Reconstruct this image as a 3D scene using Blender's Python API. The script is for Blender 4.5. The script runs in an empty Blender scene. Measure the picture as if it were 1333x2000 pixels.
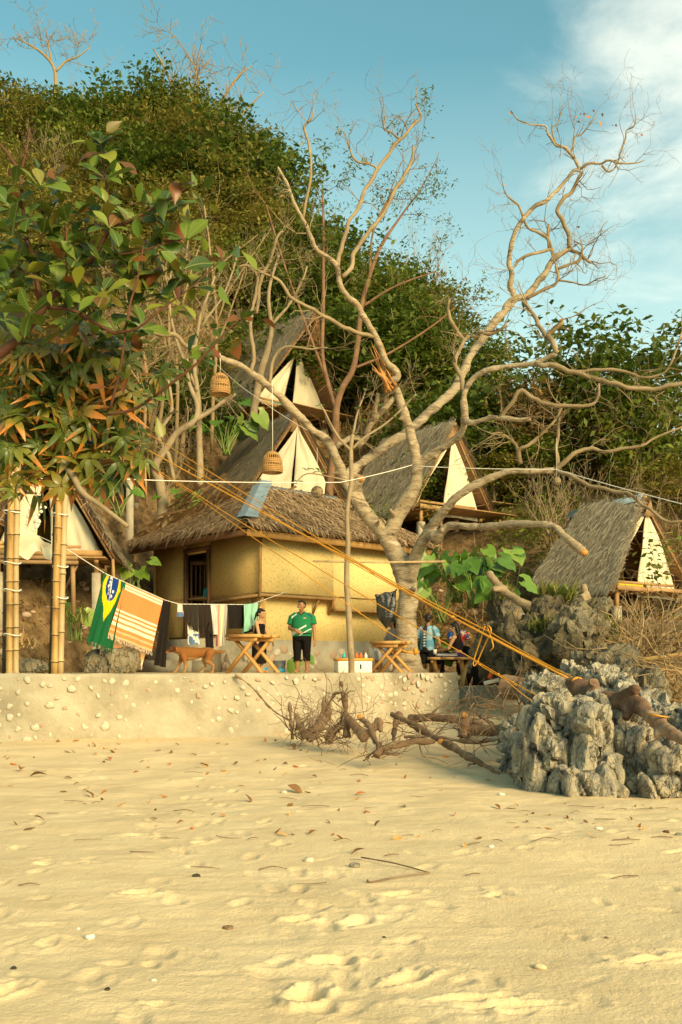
import bpy, bmesh, math, random
import numpy as np
from mathutils import Vector, Matrix

scene = bpy.context.scene
COL = scene.collection
R = math.radians
rnd = random.Random(11)
rng = np.random.default_rng(11)

# ------------------------------------------------------------------ camera, sky, sun, exposure
F = 1944.0; CX = 666.5; HZ = 1305.0; ZC = 1.5
cam = bpy.data.cameras.new('camera'); camo = bpy.data.objects.new('camera', cam); COL.objects.link(camo)
camo.location = (0, 0, ZC); camo.rotation_euler = (R(90), 0, 0)
cam.sensor_fit = 'HORIZONTAL'; cam.sensor_width = 24.0; cam.lens = 24.0 * F / 1333.0
cam.shift_y = (HZ - 1000.0) / 1333.0
cam.clip_start = 0.1; cam.clip_end = 1000
scene.camera = camo

SUN_EL = R(23); SUN_AZ = math.atan2(0.56, -0.78)     # compass angle from +Y, clockwise
world = bpy.data.worlds.new('World'); scene.world = world; world.use_nodes = True
def build_world():
    nt = world.node_tree; N = nt.nodes; L = nt.links; N.clear()
    out = N.new('ShaderNodeOutputWorld'); bg = N.new('ShaderNodeBackground')
    sky = N.new('ShaderNodeTexSky'); sky.sky_type = 'NISHITA'; sky.sun_disc = False
    sky.sun_elevation = SUN_EL; sky.sun_rotation = SUN_AZ
    sky.air_density = 1.0; sky.dust_density = 1.6; sky.ozone_density = 1.3
    tint = N.new('ShaderNodeMix'); tint.data_type = 'RGBA'; tint.blend_type = 'MULTIPLY'
    tint.inputs[0].default_value = 1.0; tint.inputs[7].default_value = (0.92, 1.42, 1.02, 1)
    L.new(sky.outputs[0], tint.inputs[6])
    tc = N.new('ShaderNodeTexCoord')
    sep = N.new('ShaderNodeSeparateXYZ'); L.new(tc.outputs['Generated'], sep.inputs[0])
    mz = N.new('ShaderNodeMath'); mz.operation = 'MAXIMUM'; mz.inputs[1].default_value = 0.06; L.new(sep.outputs[2], mz.inputs[0])
    dx = N.new('ShaderNodeMath'); dx.operation = 'DIVIDE'; L.new(sep.outputs[0], dx.inputs[0]); L.new(mz.outputs[0], dx.inputs[1])
    dy = N.new('ShaderNodeMath'); dy.operation = 'DIVIDE'; L.new(sep.outputs[1], dy.inputs[0]); L.new(mz.outputs[0], dy.inputs[1])
    cb = N.new('ShaderNodeCombineXYZ'); L.new(dx.outputs[0], cb.inputs[0]); L.new(dy.outputs[0], cb.inputs[1])
    no = N.new('ShaderNodeTexNoise'); no.inputs['Scale'].default_value = 2.1; no.inputs['Detail'].default_value = 9; no.inputs['Roughness'].default_value = 0.62
    no.inputs['Distortion'].default_value = 0.35
    L.new(cb.outputs[0], no.inputs['Vector'])
    # the cloud bank lies to the right of the bay
    ramp = N.new('ShaderNodeMapRange'); ramp.inputs[1].default_value = 0.05; ramp.inputs[2].default_value = 0.24
    ramp.inputs[3].default_value = -0.24; ramp.inputs[4].default_value = 0.20
    L.new(sep.outputs[0], ramp.inputs[0])
    low = N.new('ShaderNodeMapRange'); low.inputs[1].default_value = 0.30; low.inputs[2].default_value = 0.50; low.inputs[3].default_value = -0.20; low.inputs[4].default_value = 0.02; L.new(sep.outputs[2], low.inputs[0])
    ad0 = N.new('ShaderNodeMath'); ad0.operation = 'ADD'; L.new(low.outputs[0], ad0.inputs[0]); L.new(ramp.outputs[0], ad0.inputs[1])
    ad = N.new('ShaderNodeMath'); ad.operation = 'ADD'; L.new(no.outputs[0], ad.inputs[0]); L.new(ad0.outputs[0], ad.inputs[1])
    cr = N.new('ShaderNodeMapRange'); cr.interpolation_type = 'SMOOTHSTEP'
    cr.inputs[1].default_value = 0.44; cr.inputs[2].default_value = 0.92; cr.inputs[3].default_value = 0.0; cr.inputs[4].default_value = 0.72
    L.new(ad.outputs[0], cr.inputs[0])
    # thin veil that whitens the sky towards the horizon
    veil = N.new('ShaderNodeMapRange'); veil.inputs[1].default_value = 0.0; veil.inputs[2].default_value = 0.52
    veil.inputs[3].default_value = 0.80; veil.inputs[4].default_value = 0.0
    L.new(sep.outputs[2], veil.inputs[0])
    mx0 = N.new('ShaderNodeMix'); mx0.data_type = 'RGBA'; L.new(veil.outputs[0], mx0.inputs[0]); L.new(tint.outputs[2], mx0.inputs[6])
    mx0.inputs[7].default_value = (6.9, 7.6, 6.4, 1)
    mx = N.new('ShaderNodeMix'); mx.data_type = 'RGBA'; L.new(cr.outputs[0], mx.inputs[0]); L.new(mx0.outputs[2], mx.inputs[6])
    mx.inputs[7].default_value = (7.6, 7.5, 6.3, 1)
    L.new(mx.outputs[2], bg.inputs[0]); bg.inputs[1].default_value = 0.135
    L.new(bg.outputs[0], out.inputs[0])
build_world()
sl = bpy.data.lights.new('sun', 'SUN'); slo = bpy.data.objects.new('sun', sl); COL.objects.link(slo)
sl.energy = 4.8; sl.angle = R(24.0); sl.color = (1.0, 0.74, 0.40)
sd = Vector((math.sin(SUN_AZ) * math.cos(SUN_EL), math.cos(SUN_AZ) * math.cos(SUN_EL), math.sin(SUN_EL)))
slo.rotation_euler = sd.to_track_quat('Z', 'Y').to_euler(); slo.location = (30, -30, 30)
scene.view_settings.view_transform = 'Standard'; scene.view_settings.look = 'None'
scene.view_settings.gamma = 1; scene.view_settings.use_curve_mapping = False
scene.view_settings.exposure = 0.45

# ------------------------------------------------------------------ helpers
def P(px, py, Y):
    return np.array(((px - CX) * Y / F, Y, ZC + (HZ - py) * Y / F))
def pix(p):
    return (CX + p[0] / p[1] * F, HZ - (p[2] - ZC) / p[1] * F)

def _hash(ix, iy, iz, seed):
    h = (ix * 374761393 + iy * 668265263 + iz * 2147483647 * 3 + seed * 1274126177) & 0xffffffff
    h = ((h ^ (h >> 13)) * 1274126177) & 0xffffffff
    return ((h ^ (h >> 16)) & 0xffff) / 65535.0
def vnoise(p, seed=0):
    p = np.asarray(p, float); i = np.floor(p).astype(np.int64); f = p - i; f = f * f * (3 - 2 * f)
    r = 0
    for dx in (0, 1):
        for dy in (0, 1):
            for dz in (0, 1):
                w = (f[:, 0] if dx else 1 - f[:, 0]) * (f[:, 1] if dy else 1 - f[:, 1]) * (f[:, 2] if dz else 1 - f[:, 2])
                r = r + w * _hash(i[:, 0] + dx, i[:, 1] + dy, i[:, 2] + dz, seed)
    return r * 2 - 1
def fbm(p, octv=4, seed=0, gain=0.5):
    p = np.asarray(p, float); a = 1.0; s = 0
    for o in range(octv):
        s = s + a * vnoise(p * (2 ** o), seed + o * 17); a *= gain
    return s

def smooth_path(pts, rad, sub=4):
    pts = np.asarray(pts, float); rad = np.asarray(rad, float); n = len(pts)
    if n < 3 or sub < 2: return pts, rad
    ext = np.vstack([2 * pts[0] - pts[1], pts, 2 * pts[-1] - pts[-2]]); oP = []; oR = []
    for i in range(n - 1):
        p0, p1, p2, p3 = ext[i:i + 4]
        for k in range(sub):
            t = k / sub
            oP.append(0.5 * (2 * p1 + (p2 - p0) * t + (2 * p0 - 5 * p1 + 4 * p2 - p3) * t * t + (3 * p1 - p0 - 3 * p2 + p3) * t ** 3))
            oR.append(rad[i] * (1 - t) + rad[i + 1] * t)
    oP.append(pts[-1]); oR.append(rad[-1])
    return np.array(oP), np.array(oR)

class MB:
    def __init__(self): self.v = []; self.f = []; self.n = 0
    def add(self, v, f):
        v = np.asarray(v, float).reshape(-1, 3)
        self.v.append(v); k = self.n
        self.f.extend([tuple(i + k for i in q) for q in f]); self.n += len(v)
        return self
    def addq(self, v, q):                      # v (n,3), q integer array (m,4) or (m,3)
        self.v.append(np.asarray(v, float)); self.f.extend(map(tuple, (np.asarray(q) + self.n).tolist())); self.n += len(v)
    def tube(self, pts, rad, n=8, caps=True, sub=1, jit=0.0):
        pts, rad = smooth_path(pts, np.broadcast_to(np.asarray(rad, float), (len(pts),)), sub)
        m = len(pts); T = np.gradient(pts, axis=0); T /= np.linalg.norm(T, axis=1)[:, None] + 1e-9
        a = np.array((0, 0, 1.0)) if abs(T[0][2]) < 0.9 else np.array((1.0, 0, 0))
        u = np.cross(T[0], a); u /= np.linalg.norm(u); ang = np.linspace(0, 2 * np.pi, n, endpoint=False); V = []
        for i in range(m):
            u = u - T[i] * np.dot(u, T[i]); u /= np.linalg.norm(u) + 1e-9; w = np.cross(T[i], u)
            rr = rad[i] * (1 + jit * rng.uniform(-1, 1, n)) if jit else rad[i] * np.ones(n)
            V.append(pts[i] + (np.cos(ang) * rr)[:, None] * u + (np.sin(ang) * rr)[:, None] * w)
        fs = [(i * n + j, i * n + (j + 1) % n, (i + 1) * n + (j + 1) % n, (i + 1) * n + j) for i in range(m - 1) for j in range(n)]
        if caps: fs += [tuple(range(n - 1, -1, -1)), tuple((m - 1) * n + j for j in range(n))]
        return self.add(np.vstack(V), fs)
    def box(self, c, s, rz=0.0, M=None):
        x, y, z = np.array(s, float) / 2
        v = np.array([(a * x, b * y, d * z) for d in (-1, 1) for b in (-1, 1) for a in (-1, 1)])
        if M is not None: v = v @ np.array(M.to_3x3() if hasattr(M, 'to_3x3') else M).T
        elif rz: 
            k, q = math.cos(rz), math.sin(rz); v = np.c_[v[:, 0] * k - v[:, 1] * q, v[:, 0] * q + v[:, 1] * k, v[:, 2]]
        return self.add(v + np.array(c), [(0, 2, 3, 1), (4, 5, 7, 6), (0, 1, 5, 4), (2, 6, 7, 3), (0, 4, 6, 2), (1, 3, 7, 5)])
    def beam(self, a, b, w, h, up=(0, 0, 1)):     # a box from a to b, section w x h
        a = np.array(a, float); b = np.array(b, float); d = b - a; l = np.linalg.norm(d); d /= l
        u = np.cross(d, np.array(up, float))
        if np.linalg.norm(u) < 1e-4: u = np.cross(d, np.array((1.0, 0, 0)))
        u /= np.linalg.norm(u); t = np.cross(u, d)
        M = np.c_[u, d, t]
        return self.box((a + b) / 2, (w, l, h), M=M)
    def prism(self, poly, thick, axis):              # poly: 3D points of a flat face, extruded along vector axis*thick
        poly = np.array(poly, float); ex = np.array(axis, float) * thick; n = len(poly)
        return self.add(np.vstack([poly, poly + ex]), [tuple(range(n - 1, -1, -1)), tuple(range(n, 2 * n))] + [(i, (i + 1) % n, n + (i + 1) % n, n + i) for i in range(n)])
    def ell(self, c, r, rot=None, nu=12, nv=8):
        V = []; 
        for i in range(1, nv):
            t = math.pi * i / nv
            for j in range(nu):
                p = 2 * math.pi * j / nu; V.append((math.sin(t) * math.cos(p), math.sin(t) * math.sin(p), math.cos(t)))
        V += [(0, 0, 1), (0, 0, -1)]; V = np.array(V) * np.array(r, float)
        if rot is not None: V = V @ np.array(Matrix(rot) if not hasattr(rot, 'to_3x3') else rot.to_3x3()).T
        fs = [(i * nu + j, (i + 1) * nu + j, (i + 1) * nu + (j + 1) % nu, i * nu + (j + 1) % nu) for i in range(nv - 2) for j in range(nu)]
        b = (nv - 1) * nu
        fs += [(b, j, (j + 1) % nu) for j in range(nu)] + [(b + 1, (nv - 2) * nu + (j + 1) % nu, (nv - 2) * nu + j) for j in range(nu)]
        return self.add(V + np.array(c, float), fs)
    def cap(self, a, ra, b, rb, n=10):               # tapered capsule
        a = np.array(a, float); b = np.array(b, float); d = b - a; l = np.linalg.norm(d) + 1e-9; d /= l
        pts = []; rad = []
        for t in (80, 55, 28): pts.append(a - d * ra * math.sin(R(t))); rad.append(ra * math.cos(R(t)))
        pts.append(a); rad.append(ra); pts.append(b); rad.append(rb)
        for t in (28, 55, 80): pts.append(b + d * rb * math.sin(R(t))); rad.append(rb * math.cos(R(t)))
        return self.tube(pts, rad, n)
    def loft(self, rings, n=16):                      # rings: (centre, rx, ry[, tilt matrix])
        V = []; ang = np.linspace(0, 2 * np.pi, n, endpoint=False)
        for r in rings:
            q = np.c_[np.cos(ang) * r[1], np.sin(ang) * r[2], np.zeros(n)]
            if len(r) > 3: q = q @ np.array(r[3]).T
            V.append(q + np.array(r[0], float))
        m = len(rings)
        fs = [(i * n + j, i * n + (j + 1) % n, (i + 1) * n + (j + 1) % n, (i + 1) * n + j) for i in range(m - 1) for j in range(n)]
        fs += [tuple(range(n - 1, -1, -1)), tuple((m - 1) * n + j for j in range(n))]
        return self.add(np.vstack(V), fs)
    def arr(self): return np.vstack(self.v) if self.v else np.zeros((0, 3))
    def mesh(self, name, off=None):
        me = bpy.data.meshes.new(name); v = self.arr()
        if off is not None: v = v - np.array(off)
        nf = len(self.f); ls = np.fromiter((len(q) for q in self.f), np.int32, nf)
        me.vertices.add(len(v)); me.vertices.foreach_set('co', v.astype(np.float32).ravel())
        flat = np.fromiter((i for q in self.f for i in q), np.int32, int(ls.sum()))
        me.loops.add(len(flat)); me.loops.foreach_set('vertex_index', flat)
        me.polygons.add(nf); me.polygons.foreach_set('loop_start', np.concatenate([[0], np.cumsum(ls)[:-1]]).astype(np.int32))
        me.polygons.foreach_set('loop_total', ls)
        me.update(calc_edges=True)
        return me

def tag(o, label=None, cat=None, group=None, kind=None):
    if label: o['label'] = label
    if cat: o['category'] = cat
    if group: o['group'] = group
    if kind: o['kind'] = kind
    return o
def thing(name, loc, label, cat, group=None, rz=0.0):
    o = bpy.data.objects.new(name, None); COL.objects.link(o); o.location = tuple(loc); o.rotation_euler = (0, 0, rz)
    o.empty_display_size = 0.2
    return tag(o, label, cat, group)
def link(name, me, mat, parent=None, loc=None, smooth=False):
    o = bpy.data.objects.new(name, me); COL.objects.link(o)
    if mat is not None and not me.materials: me.materials.append(mat)
    if parent is not None: o.parent = parent
    if loc is not None: o.location = tuple(loc)
    if smooth: me.polygons.foreach_set('use_smooth', np.ones(len(me.polygons), bool)); me.update()
    return o
def wroot(o):
    while o.parent is not None: o = o.parent
    return o
def part(name, mb, mat, parent, smooth=False, world=False, kind=None, label=None):
    off = None
    if world: off = np.array(wroot(parent).location)
    o = link(name, mb.mesh(name, off), mat, parent, smooth=smooth)
    return tag(o, label, None, None, kind)
def single(name, mb, mat, label, cat, group=None, kind=None, smooth=False, centre=None):
    v = mb.arr(); c = np.array([v[:, 0].mean(), v[:, 1].mean(), v[:, 2].min()]) if centre is None else np.array(centre)
    o = link(name, mb.mesh(name, c), mat, None, c, smooth); return tag(o, label, cat, group, kind)
def remesh(o, voxel, smooth_it=2, dec=None, fac=0.5):
    m = o.modifiers.new('r', 'REMESH'); m.mode = 'VOXEL'; m.voxel_size = voxel; m.use_smooth_shade = True
    if smooth_it: s = o.modifiers.new('s', 'SMOOTH'); s.iterations = smooth_it; s.factor = fac
    if dec: d = o.modifiers.new('d', 'DECIMATE'); d.ratio = dec
    dg = bpy.context.evaluated_depsgraph_get(); dg.update()
    me = bpy.data.meshes.new_from_object(o.evaluated_get(dg)); old = o.data; mats = [x for x in old.materials]
    o.modifiers.clear(); o.data = me
    if not me.materials:
        for x in mats: me.materials.append(x)
    me.name = old.name; bpy.data.meshes.remove(old)
    me.polygons.foreach_set('use_smooth', np.ones(len(me.polygons), bool))
    return o
def getv(o):
    a = np.empty(len(o.data.vertices) * 3, np.float32); o.data.vertices.foreach_get('co', a); return a.reshape(-1, 3).astype(float)
def getn(o):
    a = np.empty(len(o.data.vertices) * 3, np.float32); o.data.vertices.foreach_get('normal', a); return a.reshape(-1, 3).astype(float)
def setv(o, v): o.data.vertices.foreach_set('co', v.astype(np.float32).ravel()); o.data.update()
def vcol(o, fn):
    v = getv(o); c = np.ones((len(v), 4), np.float32); c[:, :3] = fn(v)
    a = o.data.color_attributes.new('Col', 'FLOAT_COLOR', 'POINT'); a.data.foreach_set('color', c.ravel())
def copy_tree(o, parent=None):
    c = o.copy(); COL.objects.link(c)
    if parent is not None: c.parent = parent
    for ch in list(o.children): copy_tree(ch, c)
    return c

# ------------------------------------------------------------------ materials
def mat(name, cols, scale=4.0, rough=0.8, bump=0.0, bscale=None, island=0.0, trans=0.0, spec=0.3, stretch=(1, 1, 1), detail=6, metal=0.0, attr=False, lo=0.3, hi=0.7, bdist=0.02):
    m = bpy.data.materials.new(name); m.use_nodes = True; nt = m.node_tree; N = nt.nodes; L = nt.links
    b = N['Principled BSDF']; out = N['Material Output']
    b.inputs['Roughness'].default_value = rough; b.inputs['Metallic'].default_value = metal
    b.inputs['Specular IOR Level'].default_value = spec
    tc = N.new('ShaderNodeTexCoord'); mp = N.new('ShaderNodeMapping'); mp.inputs['Scale'].default_value = stretch
    L.new(tc.outputs['Object'], mp.inputs[0])
    no = N.new('ShaderNodeTexNoise'); no.inputs['Scale'].default_value = scale; no.inputs['Detail'].default_value = detail; no.inputs['Roughness'].default_value = 0.6
    L.new(mp.outputs[0], no.inputs['Vector'])
    fac = no.outputs[0]
    mr = N.new('ShaderNodeMapRange'); mr.inputs[1].default_value = lo; mr.inputs[2].default_value = hi; L.new(fac, mr.inputs[0]); fac = mr.outputs[0]
    if island > 0:
        g = N.new('ShaderNodeNewGeometry'); mx = N.new('ShaderNodeMix'); mx.inputs[0].default_value = island
        L.new(fac, mx.inputs[2]); L.new(g.outputs['Random Per Island'], mx.inputs[3]); fac = mx.outputs[0]
    cr = N.new('ShaderNodeValToRGB'); L.new(fac, cr.inputs[0]); e = cr.color_ramp.elements
    n = len(cols)
    e[0].position = 0; e[0].color = (*cols[0], 1); e[1].position = 1; e[1].color = (*cols[-1], 1)
    for i in range(1, n - 1):
        x = e.new(i / (n - 1)); x.color = (*cols[i], 1)
    colout = cr.outputs[0]
    if attr:
        a = N.new('ShaderNodeAttribute'); a.attribute_name = 'Col'
        mm = N.new('ShaderNodeMix'); mm.data_type = 'RGBA'; mm.blend_type = 'MULTIPLY'; mm.inputs[0].default_value = 1
        L.new(a.outputs['Color'], mm.inputs[6]); L.new(colout, mm.inputs[7]); colout = mm.outputs[2]
    L.new(colout, b.inputs['Base Color'])
    if bump > 0:
        bn = N.new('ShaderNodeTexNoise'); bn.inputs['Scale'].default_value = bscale or scale * 6; bn.inputs['Detail'].default_value = 8
        bn.inputs['Roughness'].default_value = 0.65
        L.new(mp.outputs[0], bn.inputs['Vector'])
        bp = N.new('ShaderNodeBump'); bp.inputs['Strength'].default_value = bump; bp.inputs['Distance'].default_value = bdist
        L.new(bn.outputs[0], bp.inputs['Height']); L.new(bp.outputs[0], b.inputs['Normal'])
    if trans > 0:
        t = N.new('ShaderNodeBsdfTranslucent'); L.new(colout, t.inputs[0])
        ms = N.new('ShaderNodeMixShader'); ms.inputs[0].default_value = trans
        L.new(b.outputs[0], ms.inputs[1]); L.new(t.outputs[0], ms.inputs[2]); L.new(ms.outputs[0], out.inputs[0])
    return m

M = {}
M['sand'] = mat('sand', [(0.55, 0.41, 0.225), (0.63, 0.475, 0.27), (0.68, 0.52, 0.30), (0.73, 0.57, 0.34)], 1.3, 0.95, 0.9, 42, spec=0.1, bdist=0.014, detail=14, lo=.25, hi=.75)
M['concrete'] = mat('concrete_render', [(0.22, 0.185, 0.125), (0.35, 0.30, 0.21), (0.44, 0.385, 0.28)], 1.3, 0.92, 1.0, 14, spec=0.15, bdist=0.02)
M['pebble'] = mat('pale_stone', [(0.34, 0.29, 0.2), (0.48, 0.42, 0.31), (0.68, 0.62, 0.5)], 6, 0.85, 0.5, 40, island=0.6)
M['stain_stone'] = mat('brown_stone', [(0.30, 0.22, 0.14), (0.42, 0.30, 0.2), (0.34, 0.16, 0.09)], 6, 0.85, 0.5, 40, island=0.5)
M['earth'] = mat('dry_earth', [(0.05, 0.028, 0.012), (0.13, 0.08, 0.034), (0.22, 0.14, 0.062), (0.30, 0.21, 0.11)], 2.6, 0.95, 1.0, 7, bdist=0.12, detail=12)
M['terrace'] = mat('packed_sand', [(0.36, 0.26, 0.13), (0.5, 0.38, 0.2)], 1.5, 0.95, 0.4, 20)
M['bark'] = mat('pale_bark', [(0.07, 0.052, 0.033), (0.21, 0.155, 0.095), (0.40, 0.315, 0.20), (0.28, 0.20, 0.115), (0.50, 0.41, 0.285)], 1.7, 0.88, 1.0, 11, stretch=(1, 1, 3.2), bdist=0.035, detail=10)
M['bark2'] = mat('pale_twig_bark', [(0.17, 0.118, 0.06), (0.32, 0.235, 0.13)], 3.0, 0.85)
M['tan_twig'] = mat('tan_twig', [(0.16, 0.10, 0.045), (0.36, 0.25, 0.12)], 1.4, 0.9, island=0.5)
M['brownbark'] = mat('brown_bark', [(0.12, 0.06, 0.03), (0.24, 0.13, 0.065)], 4, 0.85, 0.3, 30)
M['redbark'] = mat('red_brown_bark', [(0.065, 0.024, 0.011), (0.13, 0.05, 0.022)], 4, 0.7, 0.3, 30)
M['greybark'] = mat('grey_bark', [(0.20, 0.14, 0.075), (0.34, 0.255, 0.15)], 4, 0.9, 0.5, 25)
M['fresh_cut'] = mat('split_wood', [(0.35, 0.14, 0.03), (0.55, 0.27, 0.08)], 20, 0.8, 0.5, 60, stretch=(1, 1, .15))
M['thatch'] = mat('grey_thatch', [(0.13, 0.098, 0.06), (0.28, 0.22, 0.14), (0.41, 0.33, 0.215), (0.52, 0.425, 0.285)], 1.2, 0.9, island=0.75, spec=0.1)
M['thatch2'] = mat('brown_thatch', [(0.12, 0.068, 0.032), (0.30, 0.19, 0.095), (0.45, 0.30, 0.165), (0.56, 0.39, 0.23)], 1.2, 0.9, island=0.75, spec=0.1)
M['under'] = mat('woven_roof_lining', [(0.12, 0.062, 0.024), (0.22, 0.12, 0.05)], 2.5, 0.9, 0.6, 30, stretch=(1, 1, 1))
M['batten'] = mat('bamboo_batten', [(0.18, 0.105, 0.045), (0.33, 0.20, 0.085)], 3, 0.8)
M['canvas'] = mat('cream_canvas', [(0.62, 0.54, 0.37), (0.74, 0.66, 0.48)], 1.5, 0.9, 0.25, 14, trans=0.15, bdist=0.02)
M['plank'] = mat('tan_plank', [(0.24, 0.13, 0.045), (0.42, 0.25, 0.10)], 3, 0.75, 0.3, 20, stretch=(1, 1, 1))
M['tablewood'] = mat('table_wood', [(0.36, 0.18, 0.05), (0.54, 0.31, 0.10)], 4, 0.65, 0.3, 25, stretch=(1, 1, .3))
M['greywood'] = mat('weathered_wood', [(0.20, 0.15, 0.09), (0.36, 0.28, 0.17)], 4, 0.85, 0.3, 25)
M['darkwood'] = mat('dark_frame_wood', [(0.09, 0.04, 0.018), (0.15, 0.07, 0.03)], 4, 0.7, 0.2, 25)
M['dark'] = mat('dark_interior', [(0.02, 0.013, 0.008), (0.035, 0.022, 0.012)], 3, 0.95)
M['zinc'] = mat('blue_grey_sheet_metal', [(0.22, 0.29, 0.33), (0.34, 0.42, 0.46)], 3, 0.45, 0.15, 12, metal=0.35)
M['post'] = mat('concrete_post', [(0.30, 0.25, 0.17), (0.42, 0.36, 0.25)], 6, 0.9, 0.4, 30)
M['bamboo'] = mat('yellow_bamboo', [(0.17, 0.095, 0.03), (0.40, 0.235, 0.07), (0.48, 0.31, 0.12)], 2.2, 0.5, 0.15, 30, stretch=(2, 2, .5))
M['bamboo_pale'] = mat('pale_bamboo', [(0.28, 0.19, 0.09), (0.50, 0.36, 0.18)], 2.2, 0.5, 0.15, 30, stretch=(2, 2, .5))
M['bamboo_dark'] = mat('dark_bamboo', [(0.04, 0.03, 0.012), (0.09, 0.06, 0.025)], 2.2, 0.6)
M['rope'] = mat('orange_rope', [(0.50, 0.20, 0.012), (0.68, 0.32, 0.03)], 40, 0.7)
M['cord'] = mat('white_cord', [(0.6, 0.55, 0.45), (0.75, 0.7, 0.6)], 20, 0.7)
M['cloth'] = mat('printed_cloth', [(0.86, 0.86, 0.86), (1, 1, 1)], 30, 0.95, 0.2, 90, attr=True, trans=0.12, spec=0.1, bdist=0.004)
M['skin'] = mat('brown_skin', [(0.27, 0.125, 0.055), (0.34, 0.17, 0.08)], 8, 0.55)
M['skin2'] = mat('tan_skin', [(0.38, 0.20, 0.10), (0.46, 0.26, 0.13)], 8, 0.55)
M['hair'] = mat('black_hair', [(0.008, 0.006, 0.005), (0.02, 0.015, 0.012)], 30, 0.5, 0.4, 80, stretch=(1, 1, .2))
M['black'] = mat('black_cloth', [(0.012, 0.010, 0.009), (0.03, 0.025, 0.02)], 6, 0.9, 0.2, 40)
M['plastic_black'] = mat('black_plastic_film', [(0.010, 0.010, 0.010), (0.02, 0.02, 0.018)], 6, 0.25, 0.6, 14, spec=0.6, bdist=0.03)
M['white'] = mat('white_plastic', [(0.62, 0.58, 0.48), (0.72, 0.68, 0.58)], 4, 0.5)
M['orange'] = mat('orange_plastic', [(0.62, 0.25, 0.02), (0.7, 0.32, 0.04)], 4, 0.5)
M['redorange'] = mat('red_orange_plastic', [(0.6, 0.10, 0.02), (0.7, 0.15, 0.03)], 4, 0.5)
M['blue'] = mat('blue_plastic', [(0.03, 0.30, 0.50), (0.05, 0.38, 0.58)], 4, 0.45)
M['greypl'] = mat('grey_plastic', [(0.13, 0.13, 0.13), (0.19, 0.19, 0.18)], 4, 0.5)
M['yellow'] = mat('yellow_fabric', [(0.62, 0.40, 0.01), (0.75, 0.52, 0.03)], 4, 0.9)
M['teal'] = mat('teal_fabric', [(0.02, 0.30, 0.32), (0.04, 0.40, 0.42)], 4, 0.9)
M['wicker'] = mat('wicker', [(0.24, 0.12, 0.035), (0.44, 0.25, 0.09)], 12, 0.7, island=0.5)
M['shell'] = mat('white_shell', [(0.62, 0.56, 0.42), (0.78, 0.73, 0.6)], 12, 0.5, island=0.5)
M['drift'] = mat('driftwood', [(0.07, 0.035, 0.018), (0.17, 0.095, 0.052), (0.36, 0.26, 0.17)], 2.2, 0.8, 0.7, 14, stretch=(1, 1, 1), bdist=0.03)
M['debris'] = mat('dead_branch', [(0.075, 0.042, 0.02), (0.18, 0.11, 0.06), (0.33, 0.235, 0.145)], 3.5, 0.9, 0.8, 22, island=0.25)
M['litter'] = mat('dry_leaf', [(0.20, 0.08, 0.02), (0.42, 0.19, 0.05), (0.30, 0.10, 0.02)], 3, 0.8, island=0.6)
M['straw'] = mat('straw', [(0.32, 0.19, 0.07), (0.5, 0.33, 0.14)], 5, 0.9, island=0.5)
LEAF = dict(rough=0.55, spec=0.25, trans=0.38)
M['leaf_dark'] = mat('dark_green_leaf', [(0.035, 0.062, 0.006), (0.085, 0.125, 0.014), (0.17, 0.19, 0.026)], 0.5, island=0.7, **LEAF)
M['leaf_mid'] = mat('green_leaf', [(0.06, 0.095, 0.008), (0.135, 0.175, 0.02), (0.25, 0.25, 0.036)], 0.5, island=0.7, **LEAF)
M['leaf_olive'] = mat('olive_leaf', [(0.10, 0.092, 0.012), (0.20, 0.172, 0.026), (0.31, 0.235, 0.045)], 0.5, island=0.7, **LEAF)
M['leaf_dry'] = mat('dry_brown_leaf', [(0.12, 0.065, 0.018), (0.27, 0.155, 0.045), (0.42, 0.27, 0.095)], 0.5, island=0.7, **LEAF)
M['leaf_mix'] = mat('mixed_undergrowth_leaf', [(0.05, 0.066, 0.008), (0.14, 0.135, 0.018), (0.24, 0.16, 0.038), (0.38, 0.24, 0.075)], 0.35, island=0.55, **LEAF)
M['leaf_taro'] = mat('taro_leaf', [(0.035, 0.11, 0.012), (0.07, 0.17, 0.02), (0.14, 0.22, 0.04)], 1.5, 0.4, 0.0, island=0.4, spec=0.4, trans=0.3)
M['taro_stem'] = mat('taro_stem', [(0.12, 0.20, 0.04), (0.22, 0.26, 0.07)], 5, 0.5)
M['grass'] = mat('grass_blade', [(0.07, 0.11, 0.015), (0.17, 0.19, 0.03), (0.34, 0.25, 0.07)], 2, 0.6, island=0.6, trans=0.25)

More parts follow.
